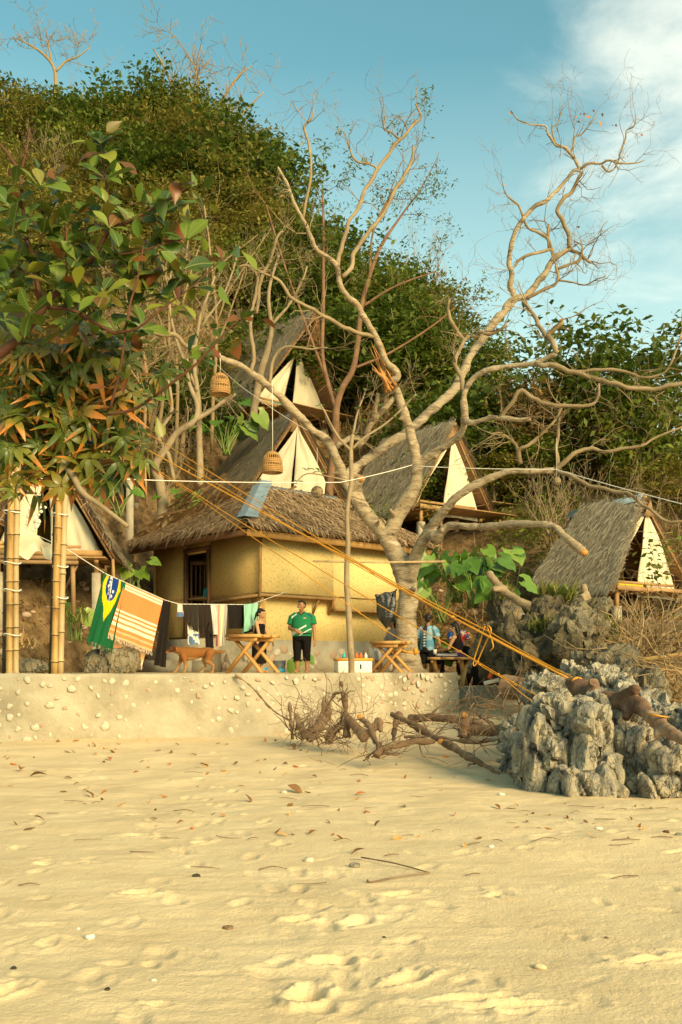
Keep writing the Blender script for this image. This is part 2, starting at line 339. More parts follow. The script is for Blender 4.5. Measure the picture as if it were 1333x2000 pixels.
# ------------------------------------------------------------------ ground
def sstep(a, b, x): t = np.clip((x - a) / (b - a), 0, 1); return t * t * (3 - 2 * t)
def sand_base(X, Y):
    z = np.clip(Y - 12.5, 0, None) * 0.042
    z = z + np.clip(X + 1.5, 0, 6) * 0.055 * sstep(16, 20.5, Y)
    return z
FOOT_X = [-30, -11, -8.0, -5.5, -3.0, 0.0, 3.0, 5.0, 8.0, 12, 30]
FOOT_Y = [22.0, 22.0, 23.0, 27.0, 29.2, 30.0, 28.0, 27.0, 26.3, 26.0, 26.0]
RID_X = [-60, -22, -12, -5, 0, 5, 10, 15, 60]
RID_Y = [61, 58.3, 54.3, 49.5, 44, 38.8, 34.6, 32.6, 32]
PADS = []
for _ax, _ay, _Y, _phi, _H, _L, _r in ((1260, 972, 26.64, 36, 2.6, 2.5, 2.4), (572, 813, 33.0, 32, 2.85, 3.6, 2.5), (880, 832, 32.0, 38, 2.85, 3.4, 2.4), (952, 838, 34.6, 34, 2.7, 3.0, 1.9), (566, 632, 37.6, 42, 3.45, 3.2, 2.5), (92, 868, 24.2, 6, 2.75, 2.8, 2.2), (168, 742, 28.5, 8, 2.3, 2.6, 2.2), (196, 598, 41, 22, 2.7, 2.8, 2.0)):
    _a = P(_ax, _ay, _Y); _p = R(_phi); PADS.append((_a[0] - math.sin(_p) * _L * .42, _a[1] + math.cos(_p) * _L * .42, _a[2] - _H - .42, _r))
def hill(X, Y):
    X = np.asarray(X, float); Y = np.asarray(Y, float)
    f = np.interp(X, FOOT_X, FOOT_Y); r = np.interp(X, RID_X, RID_Y)
    d = np.minimum(Y, r) - f
    s = np.interp(X, [-12, -7, -3, 2, 6, 12], [0.80, 0.92, 1.04, 1.0, 0.86, 0.80])
    z = 1.25 + np.where(d > 0, d * s, d * 0.35)
    z = z - np.clip(Y - r, 0, None) * 0.55
    b = -1.2 + 3.9 * sstep(14.0, 25.5, Y) + 0.0 * X              # the rocky shoulder on the right
    b = b - 3.0 * (1 - sstep(4.3, 6.0, X + (25 - Y) * 0.02))
    z = np.maximum(z, np.where(Y < 27, b, -9))
    p = np.c_[X.ravel() * 0.35, Y.ravel() * 0.35, np.zeros(X.size)]
    n = fbm(p, 4, 5).reshape(X.shape)
    amp = np.clip(d * 0.12, 0, 0.55)
    z = z + n * np.maximum(amp, np.where(X > 4.5, 0.12, 0))
    for x_, y_, zp, r_ in PADS:                         # the ground is cut away beneath each tent
        z = np.minimum(z, zp + np.clip(np.hypot(X - x_, Y - y_) - r_, 0, None) * 2.6)
    return z
def hz1(x, y): return float(hill(np.array([x]), np.array([y]))[0])
def grid(name, X, Y, Z, m, smooth=True):
    ny, nx = X.shape; mb = MB(); i = np.arange((ny - 1) * (nx - 1)); r = i // (nx - 1); c = i % (nx - 1); a = r * nx + c
    mb.addq(np.c_[X.ravel(), Y.ravel(), Z.ravel()], np.c_[a, a + 1, a + nx + 1, a + nx])
    return link(name, mb.mesh(name), m, smooth=smooth)

def build_sand():
    ys = np.concatenate([[-120, -40, -10, 0, 1.5, 2.5], 3.2 * (26 / 3.2) ** (np.arange(640) / 639.0)])
    u = np.concatenate([np.linspace(-1, 1, 540)])
    hw = np.maximum(0.40 * np.maximum(ys, 3) + 0.8, 2.2)
    X = u[None, :] * hw[:, None]; X = np.concatenate([np.full((len(ys), 1), -150.0), np.full((len(ys), 1), -25.0) - hw[:, None], X, hw[:, None] + 25.0, np.full((len(ys), 1), 150.0)], 1)
    Y = np.repeat(ys[:, None], X.shape[1], 1)
    Z = sand_base(X, Y)
    near = (np.abs(X) < 12) & (Y > 2.4)
    p = np.c_[X[near], Y[near], np.zeros(near.sum())]
    big = fbm(p * 0.45, 3, 3) * 0.028
    lump = fbm(p * np.array([1.5, 2.0, 1]), 3, 9)
    rough = sstep(7.0, 10.5, p[:, 1]) * (1 - 0.5 * sstep(12, 17, p[:, 1]))
    rip = fbm(p * np.array([2.2, 6.5, 1]) + big[:, None] * 8, 3, 21) * 0.0055 * (0.5 + 0.5 * sstep(-0.1, 0.4, fbm(p * 0.6, 2, 33)))
    z = big + lump * (0.006 + 0.012 * rough) + fbm(p * np.array([14., 16., 1]), 3, 44) * 0.0022 + rip
    # footprints, scuffs and ridges pressed into the loose sand
    r2 = np.random.default_rng(5); pts = []
    for k in range(190):
        y = 3.6 * (18.0 / 3.6) ** r2.uniform(0, 1); x = r2.uniform(-0.38, 0.38) * y
        pts.append((x, y, r2.uniform(0, 3.14), r2.uniform(0.07, 0.15), r2.uniform(0.04, 0.07), r2.uniform(0.004, 0.016)))
    def trail(a, b, n, w=0.13):                       # a line of steps
        a = np.array(a); b = np.array(b); d = (b - a) / np.linalg.norm(b - a)
        for k in range(n):
            c = a + (b - a) * k / (n - 1) + np.array((-d[1], d[0])) * w * (1 if k % 2 else -1) + r2.uniform(-.06, .06, 2)
            pts.append((c[0], c[1], math.atan2(d[1], d[0]) + r2.uniform(-.3, .3), r2.uniform(.12, .16), r2.uniform(.055, .075), r2.uniform(.008, .02)))
    trail((-1.0, 4.2), (-1.5, 12.5), 16); trail((0.15, 4.0), (-0.9, 9.5), 11); trail((0.35, 4.4), (-0.2, 7.2), 7, 0.2)
    trail((1.9, 4.9), (0.2, 6.6), 6, 0.1); trail((-2.2, 6), (-3.4, 14), 12); trail((0.6, 7.5), (3.2, 9.8), 7); trail((-1.4, 8), (-1.9, 16), 12)
    for (px, py, ang, a, b, dep) in [(595, 1935, 1.2, .17, .09, .075), (640, 1870, .2, .16, .07, .05), (700, 1800, 1.0, .15, .08, .045), (800, 1905, .8, .17, .08, .06),
                                      (780, 1750, .5, .17, .07, .04), (270, 1750, .3, .15, .08, .05), (270, 1635, .1, .16, .09, .05), (260, 1590, .4, .16, .08, .05), (1280, 1870, .3, .25, .06, .05),
                                      (395, 1650, 1.2, .14, .08, .05), (10, 1940, 1.2, .15, .09, .06), (585, 1795, .4, .12, .08, .05), (1000, 1960, .1, .3, .05, .03), (925, 1945, .1, .25, .05, .035)]:
        d = 1.5 * F / (py - HZ); pts.append(((px - CX) * d / F, d, ang, a * .85, b * .85, dep * .8))
    for (x, y, ang, a, b, dep) in pts:
        w = (np.abs(p[:, 0] - x) < 0.5) & (np.abs(p[:, 1] - y) < 0.5)
        if not w.any(): continue
        q = p[w]; dx = q[:, 0] - x; dy = q[:, 1] - y; k, s = math.cos(ang), math.sin(ang)
        jit = 1 + 0.22 * vnoise(q * 16 + dep * 999, 4)
        e = np.sqrt(((dx * k + dy * s) / a) ** 2 + ((-dx * s + dy * k) / b) ** 2) * jit
        z[w] += -dep * (1 - sstep(0.35, 1.05, e)) + dep * 0.30 * np.exp(-((e - 1.28) / 0.28) ** 2) * (1 + 0.6 * vnoise(q * 22, 8) + 0.4 * vnoise(q * 48, 18))
    Z[near] += z
    # the sand runs up loosely against the wall and the rocks
    return grid('sand', X, Y, Z, M['sand']), None
sand, _ = build_sand(); tag(sand, kind='structure')
from mathutils.bvhtree import BVHTree
_sv = getv(sand); _sm = sand.data
bvh_sand = BVHTree.FromPolygons([tuple(v) for v in _sv.tolist()], [tuple(p.vertices) for p in _sm.polygons])
def sand_z(x, y):
    h = bvh_sand.ray_cast(Vector((x, y, 20)), Vector((0, 0, -1)))
    return h[0].z if h[0] else 0.0
def on_sand(px, py):
    d = Vector(((px - CX) / F, 1, (HZ - py) / F)); h = bvh_sand.ray_cast(Vector((0, 0, ZC)), d.normalized()); return np.array(h[0])

def build_hill():
    xs = np.concatenate([np.linspace(-70, -26, 16), np.linspace(-25, 19, 200), np.linspace(20, 60, 16)])
    ys = np.concatenate([np.linspace(13.5, 31, 100), np.linspace(31.3, 62, 110), np.linspace(63, 120, 14)])
    X, Y = np.meshgrid(xs, ys); Z = hill(X, Y)
    return tag(grid('hillside', X, Y, Z, M['earth']), kind='structure')
hillside = build_hill()
# terrace behind the sea wall
WALL = [(-9.0, 16.6), (-5.95, 17.35), (-4.0, 17.9), (-2.04, 18.4), (-0.6, 19.1), (0.9, 20.0), (2.47, 21.0)]
TOP = 1.40
mb = MB(); poly = [(x + 0.2, y + 0.35, TOP - 0.012) for x, y in WALL[:-1]] + [(2.3, 21.35, TOP - 0.012), (2.75, 24.0, TOP - 0.012), (2.9, 31, TOP - 0.012), (-9, 31, TOP - 0.012)]
mb.prism(poly[::-1], 0.25, (0, 0, -1)); tag(link('terrace', mb.mesh('terrace'), M['terrace']), kind='structure')
LOW = 1.09
mb = MB(); mb.prism([(2.2, 21.6, LOW), (4.35, 23.1, LOW), (4.9, 26.5, LOW), (2.6, 26.5, LOW)][::-1], 0.5, (0, 0, -1))
tag(link('lower_terrace', mb.mesh('lower_terrace'), M['terrace']), kind='structure')

# ------------------------------------------------------------------ sea wall with set stones
def build_wall():
    pts, _ = smooth_path([(x, y, 0) for x, y in WALL], [1] * len(WALL), 16)
    pts = pts[:, :2]; T = np.gradient(pts, axis=0); T /= np.linalg.norm(T, axis=1)[:, None]; Nn = np.c_[T[:, 1], -T[:, 0]]   # towards the sea
    t = thing('sea_wall', (0, 19, 0), 'long rough plastered concrete sea wall studded with pale stones above the sand', 'wall')
    rows = 26; zs = np.linspace(-0.35, TOP, rows); V = []
    for i in range(len(pts)):
        for j, z in enumerate(zs):
            o = 0.05 * (1 - (z + .35) / 1.75)
            V.append((*(pts[i] + Nn[i] * o), z))
    V = np.array(V); dn = fbm(V * 1.1, 4, 2) * 0.035 + fbm(V * 5, 3, 7) * 0.012
    NN = np.repeat(Nn, rows, 0); V[:, :2] += NN * dn[:, None]
    V[:, 2] += np.where(V[:, 2] > TOP - .01, vnoise(V * 2.3, 3) * 0.02, 0)
    mb = MB(); k = len(pts)
    back = np.array([[(*(pts[i] - Nn[i] * 0.42), TOP - 0.004), (*(pts[i] - Nn[i] * 0.42), -.3)] for i in range(k)]).reshape(-1, 3)
    mb.v = [V, back]; mb.n = len(V) + len(back); b0 = len(V)
    for i in range(k - 1):
        for j in range(rows - 1): a = i * rows + j; mb.f.append((a, a + rows, a + rows + 1, a + 1))
        a = i * rows + rows - 1; mb.f.append((a, a + rows, b0 + (i + 1) * 2, b0 + i * 2)); mb.f.append((b0 + i * 2, b0 + i * 2 + 2, b0 + i * 2 + 3, b0 + i * 2 + 1))
    e = k - 1; mb.f.append(tuple(e * rows + j for j in range(rows)) + (b0 + e * 2, b0 + e * 2 + 1))
    w = part('plaster', mb, M['concrete'], t, smooth=False, world=True)
    # stones: a few shared shapes, many placed by hand-like scatter, rounded and half sunk
    shapes = []
    for s in range(7):
        q = MB(); q.ell((0, 0, 0), (1, 0.55, 0.85), nu=9, nv=6); v = q.arr(); v *= 1 + 0.42 * vnoise(v * 1.7 + s * 13, s)[:, None]; q.v = [v]
        for nm in ('pebble', 'stain_stone'):
            me = q.mesh('stone'); me.materials.append(M[nm]); me.polygons.foreach_set('use_smooth', np.ones(len(me.polygons), bool)); shapes.append(me)
    r3 = np.random.default_rng(3); placed = []; cnt = 0
    L = np.concatenate([[0], np.cumsum(np.linalg.norm(np.diff(pts, axis=0), axis=1))])
    for tr in range(2600):
        s = r3.uniform(3.0, L[-1] - .05); i = min(int(np.searchsorted(L, s)), k - 1); z = r3.uniform(0.22, TOP - 0.04)
        x, y = pts[i]; g = sand_base(np.array([x]), np.array([y]))[0]
        if z < g + 0.03: continue
        frac = s / L[-1]; size = r3.uniform(0.025, 0.068) if frac < 0.72 else r3.uniform(0.03, 0.07)
        mind = 0.20 if frac < 0.5 else (0.17 if frac < .72 else 0.13)
        if any((s - a) ** 2 + (z - b) ** 2 < mind ** 2 for a, b in placed): continue
        if cnt >= 270: break
        placed.append((s, z)); cnt += 1
        o = bpy.data.objects.new('stone', shapes[2 * int(r3.integers(7)) + (1 if r3.uniform() < (.12 if frac < .72 else .3) else 0)]); COL.objects.link(o); o.parent = t
        o.location = Vector((x + Nn[i][0] * 0.012, y + Nn[i][1] * 0.012, z)) - t.location
        o.rotation_euler = (0, r3.uniform(-1.2, 1.2), math.atan2(T[i][1], T[i][0])); sc = size * r3.uniform(.8, 1.25)
        o.scale = (sc, sc * .6, sc * r3.uniform(.6, 1.15))
    return t
build_wall()
mb = MB(); a = np.array((2.4, 21.62)); b = np.array((4.45, 22.55)); d = (b - a) / np.linalg.norm(b - a); nn = np.array((d[1], -d[0]))
q = [a + nn * .12, b + nn * .12, b - nn * .2, a - nn * .2]
mb.prism([(*p, LOW + .0) for p in q][::-1], 1.2, (0, 0, -1))
single('low_wall', mb, M['concrete'], 'low smooth concrete wall end stepping down beside the stone-studded sea wall', 'wall')

# ------------------------------------------------------------------ kitchen hut
def thatch_strips(mb, O, U, V, un, vn, length, width, lift, jitter=0.25, droop=0.0, tri=None, curl=0.0):
    """strips lying on the slope O + u*U (along the eave) + v*V (from eave up); tri(u,v)->keep"""
    O = np.array(O, float); U = np.array(U, float); V = np.array(V, float); ul = np.linalg.norm(U); vl = np.linalg.norm(V)
    N_ = np.cross(U, V); N_ /= np.linalg.norm(N_); uu = U / ul; vv = V / vl
    if N_[2] < 0: N_ = -N_
    for j in range(vn):
        for i in range(un):
            u = (i + rng.uniform(0, 1)) / un; v = (j + rng.uniform(-.2, .9)) / vn
            if tri and not tri(u, v): continue
            l = length * rng.uniform(.6, 1.35); w = width * rng.uniform(.6, 1.4)
            c = O + u * U + max(v, 0.0) * V + N_ * (lift * rng.uniform(0.2, 1.0))
            a = rng.normal(0, jitter); dirn = -vv * math.cos(a) + uu * math.sin(a); side = np.cross(dirn, N_); side /= np.linalg.norm(side)
            p0 = c - dirn * l * 0.45; p1 = c + dirn * l * 0.2 + N_ * lift * rng.uniform(.1, .9); p2 = c + dirn * l * 0.55 + N_ * lift * rng.uniform(-.2, 1.2) - np.array((0, 0, droop * rng.uniform(0, 1))) 
            k = mb.n
            mb.v.append(np.array([p0 - side * w * .5, p0 + side * w * .5, p1 - side * w * .5, p1 + side * w * .5, p2])); mb.n += 5
            mb.f += [(k, k + 1, k + 3, k + 2), (k + 2, k + 3, k + 4)]

M['weave'] = None
def weave_mat(name, c0, c1, s=9.0):
    m = bpy.data.materials.new(name); m.use_nodes = True; nt = m.node_tree; N = nt.nodes; L = nt.links; b = N['Principled BSDF']; b.inputs['Roughness'].default_value = .8
    b.inputs['Specular IOR Level'].default_value = 0.15
    tc = N.new('ShaderNodeTexCoord'); mp = N.new('ShaderNodeMapping'); L.new(tc.outputs['UV'], mp.inputs[0]); mp.inputs['Rotation'].default_value = (0, 0, R(45))
    br = N.new('ShaderNodeTexBrick'); br.inputs['Scale'].default_value = s; br.inputs['Mortar Size'].default_value = .012; br.inputs['Mortar Smooth'].default_value = .6; br.inputs['Bias'].default_value = -.4
    br.inputs['Brick Width'].default_value = .9; br.inputs['Row Height'].default_value = .3
    br.inputs['Color1'].default_value = (*c0, 1); br.inputs['Color2'].default_value = (*[.5 * x + .5 * y for x, y in zip(c0, c1)], 1); br.inputs['Mortar'].default_value = (*[x * .82 for x in c1], 1)
    L.new(mp.outputs[0], br.inputs[0])
    no = N.new('ShaderNodeTexNoise'); no.inputs['Scale'].default_value = 16; no.inputs['Detail'].default_value = 6; L.new(tc.outputs['UV'], no.inputs['Vector'])
    n2 = N.new('ShaderNodeTexNoise'); n2.inputs['Scale'].default_value = .8; n2.inputs['Detail'].default_value = 5; L.new(tc.outputs['UV'], n2.inputs['Vector'])
    mr = N.new('ShaderNodeMapRange'); mr.inputs[1].default_value = .56; mr.inputs[2].default_value = .72; mr.inputs[3].default_value = 0; mr.inputs[4].default_value = .75; L.new(no.outputs[0], mr.inputs[0])
    mx = N.new('ShaderNodeMix'); mx.data_type = 'RGBA'; L.new(mr.outputs[0], mx.inputs[0]); L.new(br.outputs[0], mx.inputs[6]); mx.inputs[7].default_value = (*[x * .45 for x in c1], 1)
    m2 = N.new('ShaderNodeMapRange'); m2.inputs[1].default_value = .45; m2.inputs[2].default_value = .7; m2.inputs[4].default_value = .45; L.new(n2.outputs[0], m2.inputs[0])
    my = N.new('ShaderNodeMix'); my.data_type = 'RGBA'; L.new(m2.outputs[0], my.inputs[0]); L.new(mx.outputs[2], my.inputs[6]); my.inputs[7].default_value = (*[x * .8 for x in c1], 1)
    L.new(my.outputs[2], b.inputs['Base Color'])
    bp = N.new('ShaderNodeBump'); bp.inputs['Strength'].default_value = .5; bp.inputs['Distance'].default_value = .01; L.new(br.outputs[1], bp.inputs['Height']); bp.invert = True; L.new(bp.outputs[0], b.inputs['Normal'])
    return m
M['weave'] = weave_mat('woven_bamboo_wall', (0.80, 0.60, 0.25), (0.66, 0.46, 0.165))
M['weave_shade'] = weave_mat('shaded_woven_bamboo_wall', (0.56, 0.38, 0.14), (0.44, 0.28, 0.09))  # darker copy of the wall weave, with the unlit faces' shade in its colour
M['mat_olive'] = weave_mat('olive_mat', (0.26, 0.20, 0.06), (0.19, 0.14, 0.04))
def uv_panel(name, corners, thick, m, parent):
    """flat panel, corners 3D (bl, br, tr, tl), with UVs in metres"""
    c = np.array(corners, float); u = c[1] - c[0]; L_ = np.linalg.norm(u); u /= L_; n = np.cross(u, c[3] - c[0]); n /= np.linalg.norm(n)
    mb = MB(); mb.prism(c, thick, -n); o = part(name, mb, m, parent, world=True); me = o.data
    uv = me.uv_layers.new(name='UVMap'); w = (u if abs(u[2]) < .7 else u); v_ax = np.cross(n, u); off = np.array(wroot(parent).location)
    for lp in me.loops:
        q = np.array(me.vertices[lp.vertex_index].co) + off - c[0]; uv.data[lp.index].uv = (float(q @ u) + float(abs(q @ n)), float(q @ v_ax))
    return o

def build_hut():
    C0 = np.array((-2.03, 25.0)); D = np.array((.746, .666)); Lf = np.array((-.666, .746)); nR = -Lf; nL = -D      # outward normals
    t = thing('kitchen_hut', (-1.5, 28, TOP), 'square hut of yellow woven bamboo panels with a shaggy brown thatched hip roof', 'hut')
    W, Dp = 5.4, 5.0; zt = 4.92
    def A(d, l, z, o=(0, 0)): p = C0 + D * d + Lf * l; return (p[0] + o[0], p[1] + o[1], z)
    fr = MB()
    zb = 3.36; zb2 = 3.08; ts = 2.45
    # right face: the overhanging box, its lower step, and the recessed wall below
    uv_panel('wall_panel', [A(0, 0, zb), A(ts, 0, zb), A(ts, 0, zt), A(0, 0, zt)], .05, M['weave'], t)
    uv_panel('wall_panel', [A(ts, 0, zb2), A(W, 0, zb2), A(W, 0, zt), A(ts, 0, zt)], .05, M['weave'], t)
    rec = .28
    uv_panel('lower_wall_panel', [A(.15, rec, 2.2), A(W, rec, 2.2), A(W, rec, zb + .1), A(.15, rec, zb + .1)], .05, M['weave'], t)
    uv_panel('floor_soffit', [A(0, 0, zb + .02), A(0, Dp, zb + .02), A(W, Dp, zb + .02), A(W, 0, zb + .02)], .04, M['plank'], t)
    # left face with the doorway
    d0, d1 = 2.24, 3.36; dz = 4.62; fz = 2.35
    uv_panel('wall_panel', [A(0, d0, zb - .06), A(0, 0, zb), A(0, 0, zt), A(0, d0, zt)], .05, M['weave_shade'], t)
    uv_panel('wall_panel', [A(0, Dp, fz), A(0, d1, fz), A(0, d1, zt), A(0, Dp, zt)], .05, M['weave_shade'], t)
    uv_panel('wall_panel', [A(0, d1, dz), A(0, d0, dz), A(0, d0, zt), A(0, d1, zt)], .05, M['weave_shade'], t)
    uv_panel('lower_wall_panel', [A(.25, d0, fz), A(.25, .15, fz), A(.25, .15, zb + .1), A(.25, d0, zb + .1)], .05, M['weave_shade'], t)
    # other faces and floor
    uv_panel('back_wall', [A(W, 0, zb2), A(W, Dp, zb2), A(W, Dp, zt), A(W, 0, zt)], .05, M['weave_shade'], t)
    uv_panel('back_wall', [A(W, Dp, 2.2), A(0, Dp, 2.2), A(0, Dp, zt), A(W, Dp, zt)], .05, M['weave_shade'], t)
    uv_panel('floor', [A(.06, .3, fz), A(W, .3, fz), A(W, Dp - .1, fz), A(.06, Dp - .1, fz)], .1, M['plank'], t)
    uv_panel('inner_partition', [A(.95, .4, fz), A(.95, 4.6, fz), A(.95, 4.6, zt), A(.95, .4, zt)], .05, M['weave_shade'], t)
    # stone base
    mb = MB()
    for k in range(1): mb.prism([A(.05, .2, 1.2), A(W, .2, 1.2), A(W, Dp, 1.2), A(.05, Dp, 1.2)], 1.03, (0, 0, 1))
    st = part('stone_base', mb, M['concrete'], t, world=True)
    sh = []
    for s in range(4):
        q = MB(); q.ell((0, 0, 0), (1, .35, .8), nu=9, nv=5); v = q.arr(); v *= 1 + .2 * vnoise(v * 1.6 + s * 7, s)[:, None]; q.v = [v]; me = q.mesh('stone'); me.materials.append(M['stain_stone'] if s % 2 else M['pebble']); sh.append(me)
    for k in range(46):
        d = rng.uniform(.1, W - .1) if k % 3 else None; l = rng.uniform(.2, 4) ; z = rng.uniform(1.45, 2.15)
        p = A(d, .195, z) if d is not None else A(.045, l, z)
        o = bpy.data.objects.new('base_stone', sh[k % 4]); COL.objects.link(o); o.parent = t; o.location = Vector(p) - t.location
        o.rotation_euler = (0, rng.uniform(-1, 1), math.atan2(D[1], D[0]) if d is not None else math.atan2(Lf[1], Lf[0])); s = rng.uniform(.06, .15); o.scale = (s, s * .5, s * .9)
    # frames: corner posts, sills, door frame, door with slats
    def bm(name, a, b, w, h, m='plank', up=(0, 0, 1)): q = MB(); q.beam(a, b, w, h, up); return part(name, q, M[m], t, world=True)
    o = (nR + nL) * .012
    bm('corner_post', A(0, 0, zb - .07, o), A(0, 0, zt, o), .07, .07)
    bm('corner_post', A(0, Dp, fz, nL * .02), A(0, Dp, zt, nL * .02), .08, .06)
    bm('sill', A(0, 0, zb - .02, nR * .03), A(ts, 0, zb - .02, nR * .03), .05, .06); bm('sill', A(0, .04, zb - .03, nL * .03), A(0, d0, zb - .09, nL * .03), .05, .06)
    bm('sill', A(ts, 0, zb2 - .02, nR * .03), A(W, 0, zb2 - .02, nR * .03), .05, .06); bm('step_post', A(ts, 0, zb2 - .03, nR * .032), A(ts, 0, zb + .04, nR * .032), .05, .07)
    for dd in (.1, 1.95, ts + .05): bm('bracket', A(dd, .28, zb - .42, nR * .0), A(dd, .02, zb - .04), .05, .06)
    bm('bracket', A(.24, .5, zb - .5), A(.02, .5, zb - .06), .05, .06)
    bm('fascia', A(-.75, -.45, 4.80), A(W + .5, -.45, 4.80), .05, .16, 'tablewood'); bm('fascia', A(-.80, -.45, 4.80), A(-.80, Dp + .1, 4.80), .05, .14, 'darkwood')
    bm('door_jamb', A(0, d0, fz, nL * .035), A(0, d0, dz + .05, nL * .035), .09, .08, 'darkwood', (D[0], D[1], 0)); bm('door_jamb', A(0, d1, fz, nL * .035), A(0, d1, dz + .05, nL * .035), .09, .08, 'darkwood', (D[0], D[1], 0))
    bm('door_lintel', A(0, d0 - .05, dz + .1, nL * .035), A(0, d1 + .05, dz + .1, nL * .035), .09, .1, 'darkwood')
    # inner slatted gate standing ajar
    g0 = np.array(A(.12, d1 - .06, fz)); g1 = np.array(A(.62, d1 - .62, fz)); gd = g1 - g0
    dr = MB(); dr.beam(g0 + (0, 0, .05), g1 + (0, 0, .05), .04, .1); dr.beam(g0 + (0, 0, 2.05), g1 + (0, 0, 2.05), .04, .1); dr.beam(g0 + (0, 0, 1.1), g1 + (0, 0, 1.1), .04, .1)
    dr.beam(g0, g0 + (0, 0, 2.1), .08, .05, gd); dr.beam(g1, g1 + (0, 0, 2.1), .08, .05, gd); dr.beam((g0 + g1) / 2 + (0, 0, .55), (g0 + g1) / 2 + (0, 0, .56), .7, 1.0, gd)
    do = part('door', dr, M['darkwood'], t, world=True)
    for k in range(1, 6): q = MB(); p = g0 + gd * k / 6; q.beam(p + (0, 0, 1.12), p + (0, 0, 2.03), .04, .03, gd); part('door_slat', q, M['darkwood'], do, world=True)
    q = MB(); q.box(A(-.07, d1 + .0, 3.0), (.09, .09, .16)); part('switch_box', q, M['white'], t, world=True)
    # hip roof
    e0 = np.array(A(-.82, -.47, 4.90)); e1 = np.array(A(W + .55, -.47, 4.90)); e2 = np.array(A(W + .55, Dp + .45, 4.90)); e3 = np.array(A(-.82, Dp + .15, 4.90))
    r0 = np.array(A(1.95, 2.5, 6.52)); r1 = np.array(A(W - 1.0, 2.5, 6.52))
    rf = MB(); up = np.array((0, 0, .06))
    V = [e0, e1, e2, e3, r0, r1]; V = V + [p + up for p in V]
    rf.add(V, [(0, 1, 5, 4), (1, 2, 5), (2, 3, 4, 5), (3, 0, 4), (6, 10, 11, 7), (7, 11, 8), (8, 11, 10, 9), (9, 10, 6), (0, 6, 7, 1), (1, 7, 8, 2), (2, 8, 9, 3), (3, 9, 6, 0)])
    roof = part('roof_lining', rf, M['under'], t, world=True)
    th = MB(); Lr = 5.4 + 1.37
    mid = (e0 + e1) / 2; Vv = ((r0 + r1) / 2) - mid; Uu = e1 - e0; uu = Uu / np.linalg.norm(Uu)
    def keep_front(u, v): 
        lo = float((r0 - e0) @ uu) / np.linalg.norm(Uu) * v; hi = 1 - float((e1 - r1) @ uu) / np.linalg.norm(Uu) * v
        return lo - .01 < u < hi + .01
    Vf = Vv - uu * (Vv @ uu)
    thatch_strips(th, e0 + up, Uu, Vf, 130, 44, .62, .030, .09, .24, .02, keep_front)
    thatch_strips(th, e0 + up - Vf * .02, Uu, Vf * .05, 170, 3, .5, .03, .11, .25, .10)
    U3 = e3 - e0; u3 = U3 / np.linalg.norm(U3); V3 = r0 - e0; f3 = float(V3 @ u3) / np.linalg.norm(U3); V3 = V3 - u3 * (V3 @ u3)
    def keep_left(u, v): return f3 * v - .01 < u < 1 - (1 - f3) * v + .01
    thatch_strips(th, e0 + up, U3, V3, 100, 38, .62, .030, .09, .26, .02, keep_left)
    thatch_strips(th, e0 + up - V3 * .02, U3, V3 * .05, 170, 3, .62, .032, .13, .28, .2)
    U2 = e2 - e3; V2 = (r0 + r1) / 2 - (e2 + e3) / 2; thatch_strips(th, e3 + up, U2, V2, 40, 14, .7, .09, .09, .3)
    U1 = e2 - e1; V1 = r1 - (e1 + e2) / 2; thatch_strips(th, e1 + up, U1, V1, 40, 16, .5, .05, .09, .3, 0, lambda u, v: .5 * v < u < 1 - .5 * v)
    part('roof_thatch', th, M['thatch2'], t, world=True, kind='stuff')
    # sheet-metal hip cap and ridge cap
    cp = MB(); n = 12
    for side, sl_, wd in ((1, Vf, .38), (-1, V3, .34)):
        ax = uu if side == 1 else u3; rows = []
        for k in range(n):
            f = k / (n - 1); p = e0 + (r0 - e0) * f * 1.02 + up * 1.9 + np.array((0, 0, .17 + .012 * math.sin(k * 2.3)))
            rows.append((p, p + ax * wd + np.array((0, 0, .0))))
        pts_ = np.array(rows).reshape(-1, 3); 
        cp.add(np.vstack([pts_, pts_ + (0, 0, .012)]), [(2 * k, 2 * k + 1, 2 * k + 3, 2 * k + 2) for k in range(n - 1)] + [tuple(2 * n + q for q in (2 * k + 2, 2 * k + 3, 2 * k + 1, 2 * k)) for k in range(n - 1)])
    part('hip_cap', cp, M['zinc'], t, world=True)
    cp = MB()
    for sgn in (-1, 1):
        q = [r0 + (0, 0, .16), r1 + (0, 0, .16)]
        dn = np.array((*(nR if sgn < 0 else -nR), 0)) * .24 + np.array((0, 0, -.13))
        cp.prism([q[0], q[1] + np.array((*D, 0)) * .3, q[1] + np.array((*D, 0)) * .3 + dn, q[0] + dn], .012, (0, 0, 1))
    part('ridge_cap', cp, M['zinc'], t, world=True)
    # concrete steps up to the door
    for k, (h, o_) in enumerate(((.30, 1.35), (.58, .9), (.88, .45))):
        q = MB(); p = [A(-o_ , d0 - .5, TOP - .05), A(-o_, d1 + .6, TOP - .05), A(.02, d1 + .6, TOP - .05), A(.02, d0 - .5, TOP - .05)]
        q.prism(p[::-1], .05 + h, (0, 0, 1)); part('step', q, M['concrete'], t, world=True)
    return t, A
hut, HA = build_hut()

